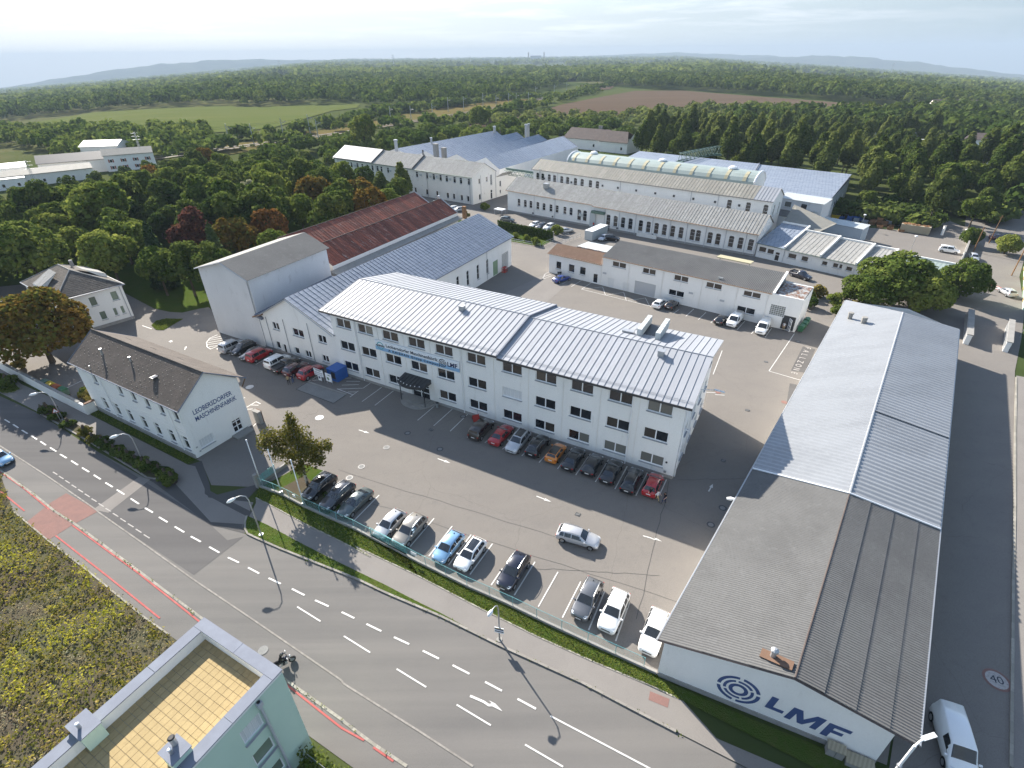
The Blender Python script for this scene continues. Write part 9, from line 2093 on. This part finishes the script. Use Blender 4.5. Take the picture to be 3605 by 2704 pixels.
# far woods: one mass, each tree a loose bunch of leaf clumps
def far_wood(name, pts, hs, rx, nq, q, m, lab=None):
 n = len(pts); g = RNG; P_ = np.array(pts); H_ = np.array(hs)
 ground = np.array([terr(a, b) for a, b in pts])
 d = unit(g.normal(size=(n * nq, 3))); d[:, 2] = np.abs(d[:, 2]) * 1.2 - .55; d = unit(d)
 rr = g.uniform(.72,1.08, n * nq); idx = np.repeat(np.arange(n), nq); hz_ = H_[idx] * .42; rxx = rx * (H_ / np.mean(H_))[idx]
 p = np.stack([P_[idx, 0] + d[:, 0] * rr * rxx, P_[idx, 1] + d[:, 1] * rr * rxx, ground[idx] + H_[idx] * .56 + d[:, 2] * rr * hz_], 1)
 nr = unit(d * .9 + g.normal(size=d.shape) * .45 + np.array([0,0, .25])); tt = np.clip(.5 + g.normal(0, .22, n)[idx] + g.normal(0, .12, n * nq),0,1)
 o = inst(name, leaf_mesh(name, p, nr, q * (H_ / np.mean(H_))[idx] * g.uniform(.75,1.3, n * nq), tt, m)); o['kind'] = 'stuff'; return o
def pts_in(poly, dmin, seed, n=12000, avoid=()): return scatter(poly, dmin, seed, avoid, n)
g_ = random.Random(3)
far_wood('tree_belt', mdfar, [g_.choice([4,5,6,7,8,10]) for _ in mdfar], 4.4,420, .95,'leaf_mid')
W1 = [(-900,560),(-640,640),(-500,725),(-400,690),(-314,694),(-296,662),(-189,692),(-165,690),(-152,640),(-100,640),(-60,640),(-35,700),(0,790),(45,900),(110,1090),(60,1300),(-100,1500),(-500,1450),(-900,1150),(-1300,800)]
a = pts_in(W1,11.5,21,30000)
for b, m in ((a[::2],'leaf_dark'),(a[1::2],'leaf_mid')): far_wood('wood', b, [g_.uniform(8,20) for _ in b], 6.2,70,2.4, m)
W2 = [(215,905),(255,895),(310,745),(352,650),(420,628),(440,650),(520,620),(620,700),(800,900),(760,1150),(560,1300),(330,1300),(190,1180),(120,1110),(170,1060)]
a = pts_in(W2,10.5,22,24000); far_wood('wood', a, [g_.uniform(12,20) for _ in a], 6.0,62,2.5,'leaf_dark')
W3 = [(-460,420),(-330,380),(-262,330),(-236,300),(-210,318),(-190,295),(-172,300),(-160,318),(-182,350),(-196,380),(-215,412),(-240,412),(-290,430),(-370,455),(-440,490)]
a = pts_in(W3,8.5,23,14000); far_wood('wood', a, [g_.uniform(6,11) for _ in a], 4.4,85,1.7,'leaf_mid')
W4 = [(240,330),(262,312),(262,260),(250,238),(228,220),(205,205),(190,188),(165,182),(158,168),(190,190),(260,215),(420,330),(560,480),(560,620),(460,600),(440,570),(400,545),(320,490),(300,480),(200,480),(150,420),(150,385),(220,372)]
a = pts_in(W4,9.0,24,24000, clear + [[(405,550),(448,555),(445,590),(410,590)], [(236,350),(262,352),(258,384),(236,384)]]); far_wood('wood', a, [g_.uniform(7,14) for _ in a], 4.8,85,1.9,'leaf_dark')
W5 = [(60,420),(100,400),(150,395),(200,485),(290,485),(300,500),(190,590),(90,500),(40,500),(20,520),(-40,470),(-20,440)]
a = pts_in(W5,11,25,8000, [[tuple(p) for p in D['fieldbrown1']]]); far_wood('wood', a, [g_.uniform(4,9) for _ in a], 4.2,80,1.6,'leaf_poplar')
hedge = []
for (x0, y0, x1, y1, w_, n) in ((-152,395,-105,545,7,60),(-128,520,-60,640,10,70),(-178,372,-150,420,6,14),(-95,560,10,745,8,55),(-60,440,40,640,14,75),(40,640,130,880,10,50),(-165,330,-125,360,8,14),(-120,420,-60,440,14,22),(10,690,60,820,8,24),(100,860,180,1050,12,40)):
 for _ in range(n): t_ = g_.random(); hedge.append((lerp(x0, x1, t_) + g_.uniform(-w_, w_), lerp(y0, y1, t_) + g_.uniform(-w_, w_)))
far_wood('hedgerow', hedge, [g_.choice([2,3,3,4,5,7,9]) for _ in hedge], 3.2,60,1.4,'leaf_mid')
under = []
for (x0, y0, x1, y1, n) in ((96,178,121,205,26),(98,175.5,112,168,12),(112,168.5,124,157,16),(104,178,124,166,34),(124,166,140,178,20),(140,176,150,165,14),(146,162,175,188,24),(118,178,150,190,40),(124,158,130,166,8)):
 for _ in range(n): t_ = g_.random(); under.append((lerp(x0, x1, t_) + g_.uniform(-2,2), lerp(y0, y1, t_) + g_.uniform(-2,2)))
under = [p for p in under if not inside([(98,174),(112,167),(124,155),(118,150),(90,160)], *p)]
far_wood('undergrowth', under, [g_.choice([2.2,3,4,5]) for _ in under], 2.4,120, .8,'leaf_dark')
# the plain beyond: woods and hedges as loose low masses that thin with distance
fp = []; fh = []
import mathutils
for _ in range(60000):
 r_ = 1250 * (8.5 ** g_.random()); az = R(g_.uniform(-47,47)); x, y = r_ * math.sin(az), r_ * math.cos(az)
 nv = mathutils.noise.noise((x / 420.0, y / 700.0,3.1)) + .45 * mathutils.noise.noise((x / 130.0, y / 260.0,7.7))
 if nv > (-.02 if r_ < 2300 else .10 if r_ < 5000 else .02) and not inside(W1, x, y) and not inside(W2, x, y): fp.append((x, y)); fh.append(r_)
fp, fh = fp[:17000], fh[:17000]
far_wood('distant_wood', fp, [g_.uniform(10,17) * (1 + h / 9000) for h in fh], 17.0,13,13.0,'leaf_mid')
# weeds on the waste plot in the lower left, grass on the verges
def weeds():
 poly = [tuple(p) for p in D['weeds'][:6]] + [(-24.0,24.8),(-26,14),(-40,6),(-80,6),(-112,40),(-112,60)]; gp = structure(sheet('waste_plot', poly, .03,'earth')); g = RNG
 A, B = V(poly[0]), V(poly[5]); out = {'weed': [],'weed_yellow': [],'weed_pale': []}; GB = [GBP(-1.2,-1.2,0).xy, GBP(GBW + 1,-1.2,0).xy, GBP(GBW + 1,20,0).xy, GBP(-1.2,20,0).xy]; GB = [tuple(p) for p in GB]
 for (x, y) in scatter(poly, .34,77, [GB], 34000):
  nv = mathutils.noise.noise((x * .22, y * .22,1.0)) + .4 * mathutils.noise.noise((x * .8, y * .8,5.0)); nv2 = mathutils.noise.noise((x * .30, y * .30,9.0)) + .5 * mathutils.noise.noise((x * 1.1, y * 1.1,2.0))
  k = 'weed_yellow' if nv > .20 else 'weed_pale' if nv2 > .30 else 'weed'; out[k].append((x, y,(.30 + .55 * abs(nv) + g.random() * .55) * (.35 if nv + nv2 < -.55 else 1.0)))
 for k, sp in out.items():
  a = np.array(sp); nq = 13; idx = np.repeat(np.arange(len(a)), nq); n = len(idx); u_ = g.random(n) ** .7; ang = g.uniform(0,6.28, n); rad = .16 + .30 * u_ * g.random(n)
  p = np.stack([a[idx, 0] + rad * np.cos(ang), a[idx, 1] + rad * np.sin(ang), a[idx, 2] * u_ + .05], 1); nr = unit(np.stack([np.cos(ang) * .5, np.sin(ang) * .5, np.full(n, .75)], 1) + g.normal(size=(n, 3)) * .5)
  tt = np.clip(.5 + g.normal(0, .2, len(a))[idx] + g.normal(0, .15, n),0,1); o = inst('weeds', leaf_mesh('weeds', p, nr, g.uniform(.06, .26, n) * (1.0 if k != 'weed_pale' else .75), tt, k, .55)); o['kind'] = 'stuff'
weeds()
def grass_tufts(polys, n, z, seed):
 g = np.random.default_rng(seed); P_ = []
 for poly in polys:
  xs = [p[0] for p in poly]; ys = [p[1] for p in poly]; m = 0
  for _ in range(n * 6):
   x, y = g.uniform(min(xs), max(xs)), g.uniform(min(ys), max(ys))
   if inside(poly, x, y): P_.append((x, y)); m += 1
   if m >= n: break
 a = np.array(P_); k = len(a); nr = unit(g.normal(size=(k, 3)) * .6 + np.array([0,0, .7])); p = np.stack([a[:, 0], a[:, 1], np.full(k, z) + g.random(k) * .03], 1)
 o = inst('grass', leaf_mesh('grass', p, nr, g.uniform(.05, .13, k), np.clip(.5 + g.normal(0, .28, k),0,1),'grass_blade', .5)); o['kind'] = 'stuff'
grass_tufts([[tuple(p) for p in fence] + list(reversed(vl))], 24000, Z4 + .08,1)
grass_tufts([vu + [tuple(p) for p in reversed(kerb[:-4])], [tuple(p) for p in D['gategrass']], [tuple(p) for p in D['islandgrass']], [tuple(p) for p in D['strip_left']]], 3000, Z4 + .07,2)
def climbing():
 g = RNG; a, b = GBP(GBW + .6, .9,0), GBP(GBW + 8.5,1.3,0); N_ = 2200; u_ = g.random(N_); p = np.stack([lerp(a.x, b.x, u_) + g.normal(0, .35, N_), lerp(a.y, b.y, u_) + g.normal(0, .35, N_), g.random(N_) ** 1.3 * 2.0], 1)
 o = inst('creeper', leaf_mesh('creeper', p, unit(g.normal(size=(N_, 3)) + np.array([0,0, .5])), g.uniform(.10, .26, N_), np.clip(.5 + g.normal(0, .2, N_),0,1),'leaf_mid')); o['kind'] = 'stuff'
climbing()
# tufts in the gutter joints
g3 = RNG; kk = resample([tuple(p) for p in D['cobble2']], .25); sel = [p for p in kk if g3.random() < .30] + [p for p in resample([tuple(p) for p in kerb], .3) if g3.random() < .45]
aa = np.array([(p.x, p.y) for p in sel]); nn = len(aa) * 3; ix = np.repeat(np.arange(len(aa)),3); pp = np.stack([aa[ix, 0] + g3.normal(0, .10, nn), aa[ix, 1] + g3.normal(0, .10, nn), np.full(nn, .12)], 1)
o = inst('joint_weeds', leaf_mesh('joint_weeds', pp, unit(g3.normal(size=(nn, 3)) * .6 + np.array([0,0, .8])), g3.uniform(.06, .18, nn), np.clip(.5 + g3.normal(0, .25, nn),0,1),'grass_blade', .5)); o['kind'] = 'stuff'

# ---------------------------------------------------------------- the summer haze: one closed box of thin air
def haze():
 m = bpy.data.materials.new('haze'); m.use_nodes = True; t = m.node_tree; t.nodes.clear()
 v = N(t,'ShaderNodeVolumePrincipled'); v.inputs['Color'].default_value = (0.42,0.52,0.64,1); v.inputs['Density'].default_value = 0.00013; v.inputs['Anisotropy'].default_value = 0.0
 o = N(t,'ShaderNodeOutputMaterial'); t.links.new(v.outputs[0], o.inputs['Volume'])
 mb = MB(); mb.hexa([(-20000,-900,-900),(20000,-900,-900),(20000,13400,-900),(-20000,13400,-900)], [(-20000,-900,180),(20000,-900,180),(20000,13400,180),(-20000,13400,180)])
 me = mb.mesh('haze','concrete'); me.materials.clear(); me.materials.append(m); o = inst('haze', me); o['kind'] = 'stuff'
haze()
